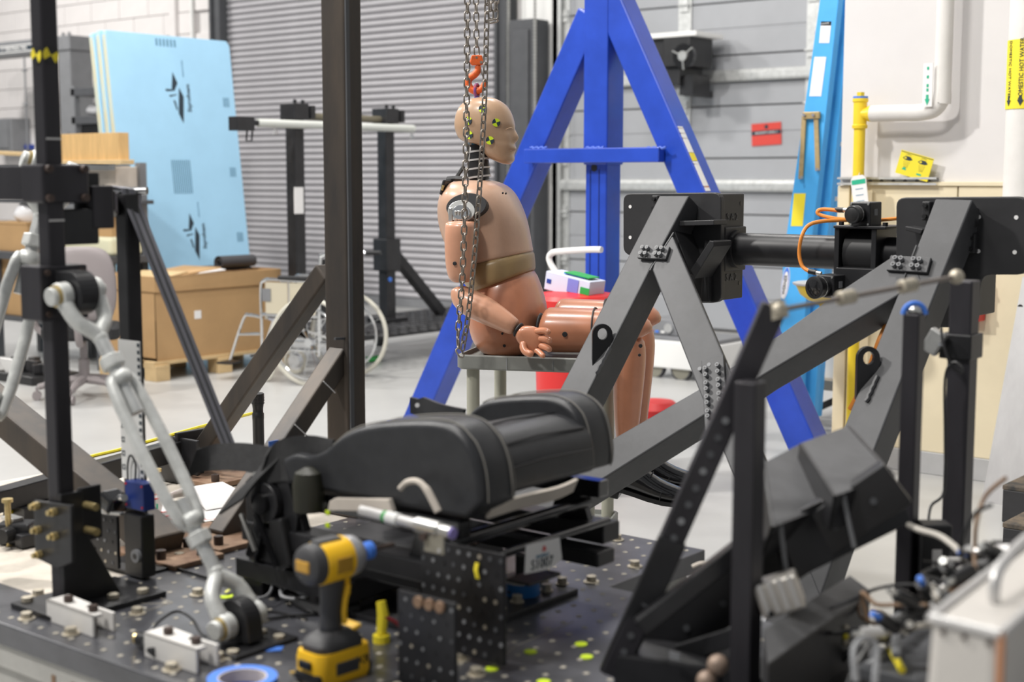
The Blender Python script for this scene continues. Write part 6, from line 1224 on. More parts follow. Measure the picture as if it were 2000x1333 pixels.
for k in (-0.22, 0.22):
    q = MB(); q.strip([p+w_*k-_fw*0.0015 for p, w_ in zip(pts, wv)], [w_*0.14 for w_ in wv], 0.0026); q.build('woven_stripe', m_dkgrey, bl, smooth=True)
# ruler
rz0, rz1 = PY(255, 940, c2.y-0.03).z, PY(255, 667, c2.y-0.03).z
ru = thing('scale_ruler', 'white scale ruler with black checks fixed to the belt post', 'ruler', (c2.x, c2.y-0.03, rz0)); xl_, xr_ = PY(236, 800, c2.y-0.02).x, PY(278, 800, c2.y-0.02).x
yr = c2.y-0.022
MB().box2((xl_, yr, rz0), (xr_, yr+0.002, rz1)).build('strip', m_white, ru)
n = 20
for i in range(n): z = rz0+(rz1-rz0)*(i+0.2)/n; MB().box2((xr_-0.009, yr-0.0008, z), (xr_-0.001, yr, z+(rz1-rz0)/n*0.5)).build('check_mark', m_ink, ru)
for i in range(9):
    z = rz0+0.02+i*0.030; q = MB()
    for a, b in (((0.003, 0), (0.013, 0.002)), ((0.003, 0.009), (0.013, 0.011)), ((0.003, 0), (0.005, 0.011)), ((0.011, 0), (0.013, 0.011))): q.box2((xl_+a[0], yr-0.0008, z+a[1]), (xl_+b[0], yr, z+b[1]))
    q.build('square_mark', m_ink, ru)
def atc(x, y, Y=None): return PY(x, y, Y or (c2.y-0.045))
bb_ = thing('blue_amplifier', 'small dark blue box with red corner screws on the belt post', 'box', atc(262, 1000)); a, b = atc(247, 938), atc(285, 1000)
MB().box2((a.x, c2.y-0.05, b.z), (b.x, c2.y-0.02, a.z)).build('case', M('dark_blue_case', (0.012, 0.035, 0.20), 0.45), bb_, bevel=0.002)
for x in (a.x+0.005, b.x-0.005):
    for z in (a.z-0.006, b.z+0.008): MB().cyl((x, c2.y-0.05, z), (x, c2.y-0.052, z), 0.0025, n=8).build('screw', m_red, bb_)
MB().tube(smoothpath([(a.x+0.01, c2.y-0.03, a.z), (a.x+0.012, c2.y-0.03, a.z+0.035), (a.x-0.005, c2.y-0.03, a.z+0.05), (a.x-0.016, c2.y-0.03, a.z+0.02), (a.x-0.014, c2.y-0.03, b.z)], 5), 0.0022, 6).build('signal_cable', m_blackp, bb_, smooth=True)
bm_ = thing('black_module', 'black module with round grey knob below the blue box', 'module', atc(265, 1110)); a2_, b2_ = atc(248, 1000), atc(286, 1106)
MB().box2((a2_.x, c2.y-0.055, T+0.006), (b2_.x, c2.y-0.02, a2_.z)).build('case', m_blackp, bm_, bevel=0.003)
p = atc(269, 1086, c2.y-0.055); MB().cyl(p, p+V((0,-0.008,0)), 0.014, n=20).build('knob', m_mgrey, bm_, smooth=True); MB().cyl(p+V((0,-0.008,0)), p+V((0,-0.009,0)), 0.006, n=10).build('knob_centre', m_blackp, bm_)
# perforated angle plates
def perforated(name, label, o0, ex, W, Hh, nx, nz, th=0.008, mat=None, dot=None, r=0.0035, cat='plate'):
    ex = V(ex).normalized(); t = thing(name, label, cat, o0); ez = V((0,0,1)); nrm = ex.cross(ez)
    MB().prism([(0, 0), (W, 0), (W, Hh), (0, Hh)], o0, ex, ez, -th).build('plate', mat or m_blackm, t, bevel=0.0015)
    rr = random.Random(W)
    for i in range(nx):
        for j in range(nz):
            p = o0+ex*(W*(i+0.5+(0.25 if j % 2 else -0.25))/nx)+ez*(Hh*(j+0.5)/nz)
            k = rr.random()
            MB().cyl(p+nrm*0.0012, p-nrm*0.001, r, n=10).build('hole', m_bolt if k < 0.14 else (m_mgrey if k < 0.45 else (m_dkgrey if k < 0.75 else m_blackp)), t)
    return t
pa = atc(176, 1135, cp.y+0.16); perforated('perforated_plate', 'black perforated plate between the two strut posts', V((PY(176, 1100, c2.y-0.06).x, c2.y-0.06, T+0.012)), (1, 0.05, 0), 0.095, 0.115, 4, 5)
pf_ = thing('clamp_rail', 'small black clamp with silver rail above the perforated plate', 'clamp', PY(205, 1035, c2.y-0.06)); xa_, xb_2 = PY(178, 1040, c2.y-0.06).x, PY(243, 1030, c2.y-0.06).x; zz = T+0.127
MB().bar((xa_, c2.y-0.065, zz+0.004), (xb_2, c2.y-0.065, zz+0.014), 0.012, 0.006).build('rail', m_steel, pf_, bevel=0.001); MB().box(((xa_+xb_2)/2+0.01, c2.y-0.05, zz+0.03), (0.045, 0.05, 0.04), Matrix.Rotation(0.4, 3, 'Y')).build('body', m_blackgloss, pf_, bevel=0.008); MB().cyl((xb_2-0.01, c2.y-0.06, zz+0.045), (xb_2+0.01, c2.y-0.065, zz+0.05), 0.008).build('knob', m_chrome, pf_, smooth=True)
# ---- turnbuckles
def turnbuckle(label, A, B, side, k=1.0, lug_a=True, lug_b=True):
    t = thing('turnbuckle', label, 'turnbuckle', B); A, B = V(A), V(B); d = (B-A).normalized(); L = (B-A).length
    side = V(side); side = (side-d*side.dot(d)).normalized(); up = side.cross(d)
    def jaw(P, dd, nm):
        q = MB(); hw = 0.037*k
        for s_ in (-1, 1):
            path = smoothpath([P+side*(s_*hw)-dd*0.022*k, P+side*(s_*hw), P+side*(s_*hw*1.05)+dd*0.035*k, P+side*(s_*hw*0.85)+dd*0.065*k, P+side*(s_*hw*0.25)+dd*0.088*k, P+dd*0.098*k], 4); n_ = len(path)
            q.tube(path, [k*(0.010+0.008*math.sin(min(1, i/6)*math.pi/2)*(1 if i < 12 else 1)) if i < 8 else k*0.0165 for i in range(n_)], 10)
        q.cyl(P+dd*0.085*k, P+dd*0.125*k, 0.020*k, 0.0155*k, n=16); q.build(nm, m_galvcast, t, smooth=True, sub=1)
        for s_ in (-1, 1): MB().cyl(P+side*(s_*(hw-0.012*k)), P+side*(s_*(hw+0.013*k)), 0.026*k, n=20).build('jaw_boss', m_galvcast, t, smooth=True, bevel=0.003)
        MB().cyl(P-side*(hw+0.028*k), P+side*(hw+0.024*k), 0.0125*k, n=18).build('pin', m_galvcast, t, smooth=True)
        MB().cyl(P-side*(hw+0.030*k), P-side*(hw+0.018*k), 0.0185*k, n=18).build('pin_head', m_galvcast, t, smooth=True, bevel=0.002)
        MB().pipe(P-side*(hw+0.018*k), P-side*(hw+0.013*k), 0.022*k, 0.0125*k, 20).build('pin_washer', m_brass, t, smooth=True)
    jaw(A, d, 'jaw'); jaw(B, -d, 'jaw')
    r0, r1 = 0.175*k, L-0.19*k      # body from r0 to r1
    MB().cyl(A+d*0.11*k, A+d*(r0+0.10*k), 0.0145*k, n=14).build('threaded_rod', m_galv, t, smooth=True); MB().cyl(B-d*0.11*k, B-d*(L-r1+0.07*k), 0.0145*k, n=14).build('threaded_rod', m_galv, t, smooth=True)
    q = MB(); hw = 0.033*k
    for s_ in (-1, 1): q.tube([A+d*(r0+0.01*k)+side*(s_*hw*0.5), A+d*(r0+0.045*k)+side*(s_*hw), A+d*(r1-0.045*k)+side*(s_*hw), A+d*(r1-0.01*k)+side*(s_*hw*0.5)], 0.0135*k, 10)
    q.cyl(A+d*r0, A+d*(r0+0.045*k), 0.026*k, 0.030*k, n=16); q.cyl(A+d*(r1-0.045*k), A+d*r1, 0.030*k, 0.024*k, n=16); q.build('body', m_galvcast, t, smooth=True, sub=1)
    MB().cyl(A+d*(r0-0.028*k), A+d*(r0-0.002*k), 0.025*k, n=6).build('lock_nut', m_galvcast, t, bevel=0.003); MB().cyl(A+d*(r1+0.002*k), A+d*(r1+0.028*k), 0.025*k, n=6).build('lock_nut', m_galvcast, t, bevel=0.003)
    return t
tA, tB = PD(152, 572, 2.72), PD(468, 1212, 2.60)
turnbuckle('galvanised turnbuckle running from the post lug to the bed', tA, tB, (0, 1, 0), 0.96)
def lug_plate(name, label, P, side, base_dir, ln, r=0.042, th=0.042, mat=None):
    side = V(side).normalized(); bd_ = V(base_dir).normalized(); bd_ = (bd_-side*bd_.dot(side)).normalized(); u = side.cross(bd_); t = thing(name, label, 'lug', V(P)+bd_*ln)
    poly = [(r*math.cos(math.radians(-90+180*i/14)), r*math.sin(math.radians(-90+180*i/14))) for i in range(15)]; poly = [(-x, y) for x, y in poly]
    poly = [(x, y) for x, y in poly] + [(ln, r), (ln, -r)] if False else [(ln, -r)] + [(-r*math.sin(math.radians(180*i/14)), -r*math.cos(math.radians(180*i/14))) for i in range(15)] + [(ln, r)]
    q = MB(); q.prism(poly, V(P)-side*th/2, bd_, u, th if bd_.cross(u).dot(side) > 0 else -th); q.build('lug', mat or m_blackm, t, bevel=0.003); return t
l1 = lug_plate('post_lug', 'round-nosed black lug bolted to the strut post', tA, (0, 1, 0), (-1, 0, 0.0), 0.07)
MB().box2((cp.x-0.045, cp.y-0.045, tA.z-0.055), (cp.x+0.025, cp.y+0.06, tA.z+0.05)).build('clamp_plate', m_strut, l1, bevel=0.003)
for dy in (-0.03, 0.045):
    for dz in (-0.042, 0.038): MB().cyl((cp.x+0.025, cp.y+dy, tA.z+dz), (cp.x+0.03, cp.y+dy, tA.z+dz), 0.006, n=8).build('cap_bolt', m_boltdark, l1)
l2 = lug_plate('bed_lug', 'round-nosed black lug standing on the bed plate', tB, (0, 1, 0), (0.15, 0, -1), tB.z-T-0.006, th=0.036)
MB().box2((tB.x-0.06, tB.y-0.07, T), (tB.x+0.07, tB.y+0.08, T+0.008)).build('foot_plate', m_blackm, l2, bevel=0.002)
turnbuckle('galvanised turnbuckle slanting down behind the strut post', PD(104, 330, 3.15), PD(-75, 1010, 3.02), (0.3, 0.9, 0), 1.05)
# ---- whitewashed channel pieces bolted at the bed edge
def channel(label, a, b, c, h):
    A_, B_, Cc = G(*a, T), G(*b, T), G(*c, T); ex = (B_-A_); L_ = ex.length; ex.normalize(); ey = (Cc-B_); ey = (ey-ex*ey.dot(ex)); W_ = ey.length; ey.normalize(); t = thing('channel_bracket', label, 'bracket', A_); tk = 0.006
    MB().prism([(0, 0), (L_, 0), (L_, tk), (0, tk)], A_, ex, ey, h).build('web', m_insul, t, bevel=0.0015)
    MB().prism([(0, 0), (L_, 0), (L_, W_*0.45), (L_*0.62, W_*0.5), (L_*0.55, W_*0.9), (0, W_)], A_+V((0,0,h-tk)), ex, ey, tk).build('flange', m_insul, t, bevel=0.0015)
    MB().prism([(0, W_-tk), (L_, W_-tk), (L_, W_), (0, W_)], A_, ex, ey, h*0.9).build('web', m_insul, t, bevel=0.0015)
    for u, v in ((0.3, 0.4), (0.85, 0.35)): p = A_+ex*L_*u+ey*W_*v+V((0,0,h)); q = MB(); q.cyl(p, p+V((0,0,0.012)), 0.009, n=6); q.cyl(p-V((0,0,h)), p, 0.006, n=8); q.build('hex_bolt', m_boltdark, t)
channel('white painted channel bracket at the foot of the strut post', (91, 1213), (182, 1247), (220, 1232), 0.042)
channel('white painted channel bracket beside the blue tape roll', (282, 1283), (384, 1318), (416, 1298), 0.045)
# ---- blue tape roll, tape scraps, lime strips
p = G(474, 1352, T); tr_2 = thing('tape_roll', 'roll of blue masking tape lying flat at the bed edge', 'tape roll', p)
MB().pipe(p+V((0,0,0.0)), p+V((0,0,0.026)), 0.058, 0.041, 40).build('tape_coil', m_btape, tr_2, smooth=True); MB().pipe(p, p+V((0,0,0.0255)), 0.041, 0.0385, 40).build('card_core', m_felt, tr_2, smooth=True)
MB().cyl(p+V((0,0,0.001)), p+V((0,0,0.004)), 0.038, n=32).build('inner_disc', m_navy, tr_2)
def scrap(px, py, L_, W_, ang, mat, lb, lift=0.0):
    p = G(px, py, T); ex = V((math.cos(ang), math.sin(ang), 0)); ey = V((-ex.y, ex.x, 0)); q = MB(); q.strip([p-ex*L_/2+V((0,0,0.002+lift)), p+V((0,0,0.001)), p+ex*L_/2+V((0,0,0.003))], ey*W_, 0.0015); tag(q.build('tape_strip', mat), lb, 'tape')
q = MB(); a_, b_ = G(440, 1158, T+0.006), G(528, 1106, T+0.02); q.strip([a_, a_.lerp(b_, 0.5)+V((0,0,0.004)), b_], V((0.020, -0.012, 0.004)), 0.0015); tag(q.build('tape_strip', m_ltape), 'lime yellow tape strip lying on the bed plate', 'tape')
scrap(440, 1168, 0.03, 0.02, 0.8, m_lime, 'bright lime tape tab inside the turnbuckle jaw')
scrap(528, 1270, 0.045, 0.022, 0.6, m_btape, 'blue tape scrap beside the lug'); scrap(705, 1203, 0.04, 0.014, 0.9, m_btape, 'blue tape flag on a thin wire'); scrap(362, 1070, 0.03, 0.02, 0.5, m_btape, 'blue tape scrap beneath the turnbuckle lock nut'); scrap(875, 1222, 0.02, 0.012, 0.5, m_btape, 'tiny blue tape scrap at the plate foot')
rnd = random.Random(4)
def cable(label, px, d_, r, mat, nm='signal_cable'):
    q = MB(); q.tube(smoothpath([G(x, y, T+z) for x, y, z in px], 6), r, 6); return tag(q.build(nm, mat, smooth=True), label, 'cable')
cable('thin black cable snaking past the turnbuckle foot', [(290, 1100, .004), (340, 1110, .004), (400, 1128, .004), (440, 1140, .004)], 0, 0.003, m_blackp)
cable('black cable looping over the bed beside the white bracket', [(285, 1245, .01), (310, 1215, .03), (345, 1195, .03), (375, 1210, .02), (395, 1240, .006), (430, 1250, .006)], 0, 0.0028, m_blackp)
cable('black cable crossing to the drill', [(430, 1215, .004), (500, 1212, .006), (560, 1205, .004), (620, 1200, .004)], 0, 0.003, m_blackp)
cable('grey cable coil near the seat frame', [(470, 1140, .01), (500, 1125, .03), (530, 1140, .03), (520, 1165, .02), (480, 1170, .01), (475, 1150, .01), (510, 1135, .02), (560, 1150, .02), (600, 1180, .01)], 0, 0.0032, m_mgrey)
cable('second grey cable under the drill body', [(540, 1130, .02), (580, 1135, .04), (610, 1150, .04), (590, 1170, .02), (550, 1165, .02), (560, 1140, .03), (620, 1165, .01)], 0, 0.004, m_mgrey)
cable('thin dark wire trailing along the plate', [(440, 1180, .004), (490, 1200, .004), (530, 1195, .003), (600, 1210, .003)], 0, 0.002, m_blackp)
cable('black hose bundle lying along the seat mechanism', [(560, 1160, .012), (590, 1180, .014), (640, 1195, .012), (700, 1190, .012)], 0, 0.010, m_blackp)
p = G(540, 1125, T+0.02); t = thing('white_connector', 'white cable connector block by the cable coil', 'connector', p); MB().box(p, (0.035, 0.03, 0.018), Matrix.Rotation(0.7, 3, 'Z')).build('shell', m_alu, t, bevel=0.003); MB().box(p+V((0.02, 0.01, 0)), (0.012, 0.02, 0.012), Matrix.Rotation(0.7, 3, 'Z')).build('plug', m_blackp, t)
p = G(275, 1265, T); t = thing('cable_gland', 'black cable gland cluster behind the white bracket', 'connector', p); MB().cyl(p+V((0,0,0.015)), p+V((0.05, 0.0, 0.02)), 0.014).build('gland', m_blackp, t, smooth=True); MB().cyl(p+V((0.03,-0.01,0.012)), p+V((0.08,-0.02,0.014)), 0.012).build('gland', m_blackp, t, smooth=True); MB().cyl(p+V((-0.012,-0.002,0.015)), p+V((0.0,0,0.015)), 0.010).build('brass_nut', m_brass, t)
p = G(745, 1255, T); t = thing('yellow_plug', 'small yellow cable plug standing by the drill', 'plug', p)
MB().tube([p+V((0, 0, 0.015)), p+V((0, 0.005, 0.05)), p+V((-0.005, 0.005, 0.075))], [0.009, 0.011, 0.009], 8).build('plug_body', m_ylab, t, smooth=True); MB().cyl(p+V((0,0,0.0)), p+V((0,0,0.014)), 0.016, n=14).build('ring', m_ylab, t); MB().cyl(p+V((0,0.002,0.014)), p+V((0,0.003,0.034)), 0.006).build('blue_sleeve', m_btape, t); MB().tube(smoothpath([p+V((0.004, 0, 0.05)), p+V((0.02, 0.02, 0.035)), p+V((0.03, 0.03, 0.01))], 4), 0.004, 6).build('red_lead', M('dark_red_lead', (0.22, 0.02, 0.03), 0.5), t, smooth=True)
# ================================================================== car seat cushion on its test fixture
SX1 = PY(932, 930, 1.90).x          # front end of the near bolster
SY0, SW, SL = 1.86, 0.50, 0.50      # near side, width, length
SZ = PY(930, 985, 1.90).z           # underside height
se = thing('seat_cushion', 'black leather car seat cushion with raised side bolsters', 'car seat', (SX1-0.25, SY0+0.25, SZ))
def seam(pts, r=0.0013, mat=None): q = MB(); q.tube(pts, r, 5); q.build('stitched_seam', mat or m_stitch, se, smooth=True)
def lobe(name, prof, y0, y1, crown, bev):
    # a padded block: side profile (x, z) extruded across the seat, domed a little, edges rounded
    n_ = len(prof); ys = [y0+(y1-y0)*u for u in (0, 0.12, 0.3, 0.5, 0.7, 0.88, 1.0)]; ks = [0, 0.6, 0.9, 1, 0.9, 0.6, 0]; q = MB()
    cx = sum(p[0] for p in prof)/n_; cz = SZ+0.02
    rings = [[V((x+(x-cx)*0.02*k*crown, y, z+max(0, z-cz)*0.06*k*crown)) for x, z in prof] for y, k in zip(ys, ks)]
    q.loft(rings); return q.build(name, m_leather, se, smooth=True, bevel=bev, seg=4, angle=50)
nearp = smoothpath([PY(x, y, SY0) for x, y in ((548, 900), (575, 888), (606, 892), (636, 880), (664, 856), (702, 838), (760, 829), (835, 827), (878, 836), (906, 860), (926, 900), (936, 945), (938, 988))], 3)
nearp = [(p.x, p.z) for p in nearp] + [(nearp[-1].x-0.03, SZ-0.02), (nearp[0].x+0.02, SZ-0.02)]
YN2 = SY0+SW
farp = smoothpath([PY(x, y, YN2-0.05) for x, y in ((862, 862), (900, 846), (935, 818), (965, 788), (1002, 776), (1080, 771), (1120, 777), (1150, 797), (1167, 835), (1174, 880), (1172, 916))], 3)
farp = [(p.x, p.z) for p in farp] + [(farp[-1].x-0.02, SZ+0.0), (farp[0].x+0.02, SZ-0.02)]
lobe('near_bolster', nearp, SY0, SY0+0.105, 0.6, 0.020); lobe('far_bolster', farp, YN2-0.105, YN2, 0.6, 0.020)
cp_ = smoothpath([PY(x, y, SY0+0.105) for x, y in ((640, 905), (700, 890), (760, 868), (840, 850), (895, 848), (935, 862), (960, 890), (970, 925), (972, 970))], 3)
cenp = [(p.x, p.z) for p in cp_] + [(cp_[-1].x-0.02, SZ-0.005), (cp_[0].x+0.02, SZ-0.02)]
lobe('centre_panel', cenp, SY0+0.085, YN2-0.085, 0.5, 0.010)
# stitched bands that frame each bolster, piping on the centre panel
for prof, yy, sgn in ((nearp, SY0+0.018, -1), (nearp, SY0+0.085, 1), (farp, YN2-0.087, -1), (farp, YN2-0.018, 1)):
    m_ = len(prof)-2; seam([V((x+0.0035*(1 if i > m_-10 else 0), yy, z+0.0035*(1 if i < m_-4 else 0)+0.002)) for i, (x, z) in enumerate(prof[:m_]) if i > 8], 0.0015)
for k in (12, 17, 21):
    x, z = cenp[min(k, len(cenp)-3)]; seam([V((x+0.003, SY0+0.10+(SW-0.2)*u, z+0.006*(1-abs(2*u-1))+0.0015)) for u in [i/10 for i in range(11)]], 0.0022, m_blackp)
# rear fabric flaps
def flap(label, pts, wid, hole=None):
    q = MB(); q.strip(pts, wid, 0.006); return q
fl_ = thing('seat_trim_flap', 'loose black trim flap hanging off the rear of the seat', 'fabric', PD(470, 910, 3.0))
q = MB(); q.strip(smoothpath([PD(600, 925, 2.80), PD(540, 905, 2.84), PD(470, 893, 2.9), PD(410, 895, 2.95), PD(374, 905, 2.95)], 4), V((0.01, 0.02, 0.055)), 0.006); q.build('flap', m_fabricb, fl_, smooth=True)
q = MB(); q.strip(smoothpath([PD(545, 880, 2.85), PD(520, 915, 2.84), PD(480, 955, 2.84), PD(452, 990, 2.84)], 4), V((0.05, 0.02, 0.035)), 0.006); q.build('flap', m_fabricb, fl_, smooth=True)
q = MB(); q.strip(smoothpath([PD(640, 905, 2.74), PD(590, 895, 2.80), PD(530, 905, 2.84), PD(505, 935, 2.84)], 4), V((0.02, 0.02, 0.09)), 0.006); q.build('flap', m_fabricb, fl_, smooth=True)
fl2 = thing('strap_end', 'black strap end with a punched hole behind the seat', 'strap', PD(850, 815, 3.1))
q = MB(); q.strip(smoothpath([PD(905, 822, 3.0), PD(860, 812, 3.05), PD(825, 798, 3.1), PD(803, 792, 3.12)], 4), [V((0.01, 0.0, 0.05))]*9+[V((0.0,0,0.036))]*4, 0.008); q.build('strap', m_leather, fl2, smooth=True)
p = PD(815, 792, 3.085); MB().cyl(p, p-_fw*0.004, 0.005, n=10).build('eyelet', m_paper, fl2)
# ---- seat frame: rails, side plates, recliner
SB = SZ-0.03
ff = thing('seat_fixture', 'black seat frame with rails and recliner bolted under the cushion', 'seat frame', (SX1-0.25, SY0+0.2, T))
for y in (SY0+0.03, SY0+0.46):
    MB().box2((SX1-0.56, y-0.018, SB-0.035), (SX1-0.02, y+0.018, SB)).build('side_rail', m_blackgloss, ff, bevel=0.004)
    MB().box2((SX1-0.60, y-0.030, SB-0.125), (SX1+0.00, y+0.030, SB-0.085)).build('track_rail', m_blackm, ff, bevel=0.004)
    for x in (SX1-0.48, SX1-0.10): MB().prism([(-0.05, 0), (0.05, 0), (0.03, 0.055), (-0.03, 0.055)], (x, y-0.012, SB-0.088), (1,0,0), (0,0,1), -0.02).build('track_bracket', m_blackgloss, ff, bevel=0.002)
for x in (SX1-0.50, SX1-0.06): MB().cyl((x, SY0+0.03, SB-0.05), (x, SY0+0.46, SB-0.05), 0.012, n=16).build('cross_tube', m_blackgloss, ff, smooth=True)
MB().cyl((SX1+0.005, SY0+0.02, SB-0.075), (SX1+0.005, SY0+0.44, SB-0.075), 0.008, n=12).build('front_bar', m_blackgloss, ff, smooth=True)
for y in (SY0+0.06, SY0+0.40): MB().box2((SX1-0.56, y-0.03, SB-0.155), (SX1+(0.03 if y > SY0+0.2 else -0.13), y+0.03, SB-0.125)).build('lower_beam', m_blackm, ff, bevel=0.004)
MB().box2((SX1-0.62, SY0+0.0, SB-0.205), (SX1-0.30, SY0+0.48, SB-0.165)).build('mount_plate', m_blackm, ff, bevel=0.003)
for x in (SX1-0.58, SX1-0.36):
    for y in (SY0+0.04, SY0+0.42):
        if x > SX1-0.1 and y < SY0+0.1: continue
        MB().box2((x-0.03, y-0.03, T), (x+0.03, y+0.03, SB-0.205)).build('mount_leg', m_blackm, ff, bevel=0.003)
# recliner cluster at the rear end
rc = V((SX1-0.52, SY0+0.02, SB-0.035))
q = MB(); q.prism([(-0.07, -0.13), (0.06, -0.13), (0.08, -0.02), (0.05, 0.06), (-0.02, 0.075), (-0.075, 0.03)], rc, (1,0,0), (0,0,1), 0.012); q.build('recliner_plate', m_blackm, ff, bevel=0.003)
MB().cyl(rc+V((0.0,-0.012,0.0)), rc+V((0.0,-0.030,0.0)), 0.042, n=24).build('recliner_disc', m_blackm, ff, smooth=True, bevel=0.003); MB().cyl(rc+V((0.0,-0.03,0.0)), rc+V((0.0,-0.042,0.0)), 0.022, n=20).build('recliner_hub', m_blackgloss, ff, smooth=True)
MB().box(rc+V((-0.03,-0.02,-0.08)), (0.03, 0.02, 0.09), Matrix.Rotation(0.35, 3, 'Y')).build('lever', m_blackgloss, ff, bevel=0.004); MB().box(rc+V((0.05,-0.02,-0.075)), (0.04, 0.03, 0.10), Matrix.Rotation(-0.25, 3, 'Y')).build('lever', m_blackp, ff, bevel=0.006)
MB().bar(rc+V((-0.06,-0.035,-0.03)), rc+V((-0.02,-0.035,-0.10)), 0.006, 0.008).build('bright_pin', m_steel, ff); MB().bar(rc+V((-0.01,-0.04,-0.02)), rc+V((0.05,-0.04,-0.12)), 0.008, 0.01).build('bright_pin', m_blackgloss, ff)
MB().cyl(rc+V((-0.03,-0.014,0.05)), rc+V((-0.03,-0.024,0.05)), 0.008, n=8).build('hex_bolt', m_steel, ff)
for dx in (0.16, 0.19): MB().cyl((rc.x+dx, SY0+0.008, SB-0.018), (rc.x+dx, SY0+0.0, SB-0.018), 0.008, n=10).build('rivet', m_steel, ff)
MB().lathe([(0.03, 0), (0.032, 0.05), (0.026, 0.075), (0.008, 0.085)], (rc.x+0.135, SY0-0.01, SB-0.03), n=18).build('rubber_bumper', M('olive_black_rubber', (0.02, 0.02, 0.012), 0.5), ff, smooth=True)
for yy, z in ((957+45, 0), (957+70, 0)): p = PY(640, yy, SY0-0.01); MB().box(p, (0.012, 0.004, 0.010)).build('lime_tab', m_lime, ff, bevel=0.002)
# pale felt strips under the cushion, beige cable loop
fe = MB(); a, b = PY(648, 986, SY0-0.005), PY(775, 984, SY0-0.005); fe.prism([(0, 0), (a-b).length and ((b-a).length, -0.004), ((b-a).length-0.01, 0.020), (0.02, 0.024), (0.005, 0.018)], a+V((0,0,-0.01)), (b-a).normalized(), (0,0,1), 0.012); tag(fe.build('felt_strip', m_felt, bevel=0.002), 'pale felt strip showing under the near bolster', 'felt')
a, b = PX(955, 1000, SX1+0.02), PX(1122, 948, SX1+0.02); fe = MB(); fe.strip(smoothpath([a, a.lerp(b, 0.3)+V((0.01,0,0.004)), a.lerp(b, 0.7)+V((0.012,0,0.0)), b], 4), V((0.012, 0, 0.026)), 0.006); tag(fe.build('felt_strip', m_felt, smooth=True), 'pale felt strip along the front edge of the seat', 'felt')
q = MB(); q.tube(smoothpath([PY(782, 955, SY0-0.03), PY(795, 943, SY0-0.03), PY(815, 941, SY0-0.03), PY(832, 955, SY0-0.03), PY(845, 978, SY0-0.03), PY(856, 1000, SY0-0.03)], 5), [0.006]*15+[0.007]*11, 8); tag(q.build('harness_cable', m_felt, smooth=True), 'beige taped harness cable arching at the seat side', 'cable')
# silver inflator rod with bracket
ir = thing('inflator_rod', 'silver cylindrical rod mounted diagonally on the seat side', 'rod', PD(800, 1020, 2.45)); A_, B_ = PD(706, 998, 2.52), PD(886, 1043, 2.38)
d_ = (B_-A_); MB().cyl(A_, A_+d_*0.62, 0.0095, n=18).build('tube', m_alu, ir, smooth=True); MB().cyl(A_+d_*0.30, A_+d_*0.42, 0.0115, n=18).build('collar', m_white, ir, smooth=True); MB().cyl(A_+d_*0.26, A_+d_*0.30, 0.0105, n=18).build('green_ring', m_greenp, ir, smooth=True); MB().cyl(A_+d_*0.62, A_+d_*0.86, 0.0135, 0.0145, n=18).build('head', m_steel, ir, smooth=True); MB().cyl(A_+d_*0.86, A_+d_*0.98, 0.0115, n=14).build('nozzle', m_steel, ir, smooth=True); MB().cyl(A_+d_*0.98, A_+d_*1.0, 0.010, n=14).build('violet_cap', M('violet_cap', (0.25, 0.2, 0.5), 0.4), ir)
bk_ = PD(848, 1062, 2.40); MB().box(bk_+V((0,0.0,0.0)), (0.045, 0.004, 0.035)).build('bracket_plate', M('bare_plate', (0.36, 0.34, 0.28), 0.45, 0.4), ir, bevel=0.002); MB().cyl(bk_+V((-0.018,-0.003,0.01)), bk_+V((-0.018,-0.010,0.01)), 0.007, n=8).build('screw', m_boltdark, ir); MB().cyl(bk_+V((0.014,-0.003,-0.01)), bk_+V((0.014,-0.004,-0.01)), 0.004, n=10).build('hole', m_alu, ir)
# perforated plates
Yp1 = SY0-0.03; a = PY(822, 1050, Yp1); b = PY(984, 1085, Yp1)
perforated('perforated_plate', 'large black perforated plate under the seat front', V((a.x, Yp1, T+0.012)), (1, 0, 0), b.x-a.x, a.z-T-0.012, 8, 8, r=0.0042)
p = PY(932, 1100, Yp1-0.002); q = MB(); q.strip([p, p+V((0.0,-0.004,-0.012)), p+V((0.006,-0.006,-0.026))], V((0.008, 0, 0)), 0.002); tag(q.build('yellow_tag', m_ylab), 'tiny yellow tag on the large perforated plate', 'tag')
Yp2_ = PX(775, 1150, a.x-0.0).y; Yp2_ = Yp1-0.16; a3 = PY(776, 1152, Yp2_); b3 = PY(888, 1180, Yp2_)
pp2 = perforated('perforated_plate', 'small black perforated plate with three rusty bolts beside the drill', V((a3.x, Yp2_, T+0.012)), (1, 0, 0), b3.x-a3.x, a3.z-T-0.012, 5, 6, r=0.0032)
for k in range(3): p = PY(820+21*k, 1176+5*k, Yp2_); q = MB(); q.cyl(p, p+V((0,-0.007,0)), 0.010, n=16); q.build('rusty_bolt', m_rustplate, pp2, bevel=0.0015)
MB().box2((a3.x-0.01, Yp2_-0.05, T), (b3.x+0.03, Yp2_+0.02, T+0.012)).build('foot_flange', m_blackm, pp2, bevel=0.002)
for u in (0.2, 0.55, 0.85): x = a3.x+(b3.x-a3.x)*u; MB().cyl((x, Yp2_-0.03, T+0.012), (x, Yp2_-0.03, T+0.02), 0.008, n=6).build('hex_bolt', m_bolt, pp2)
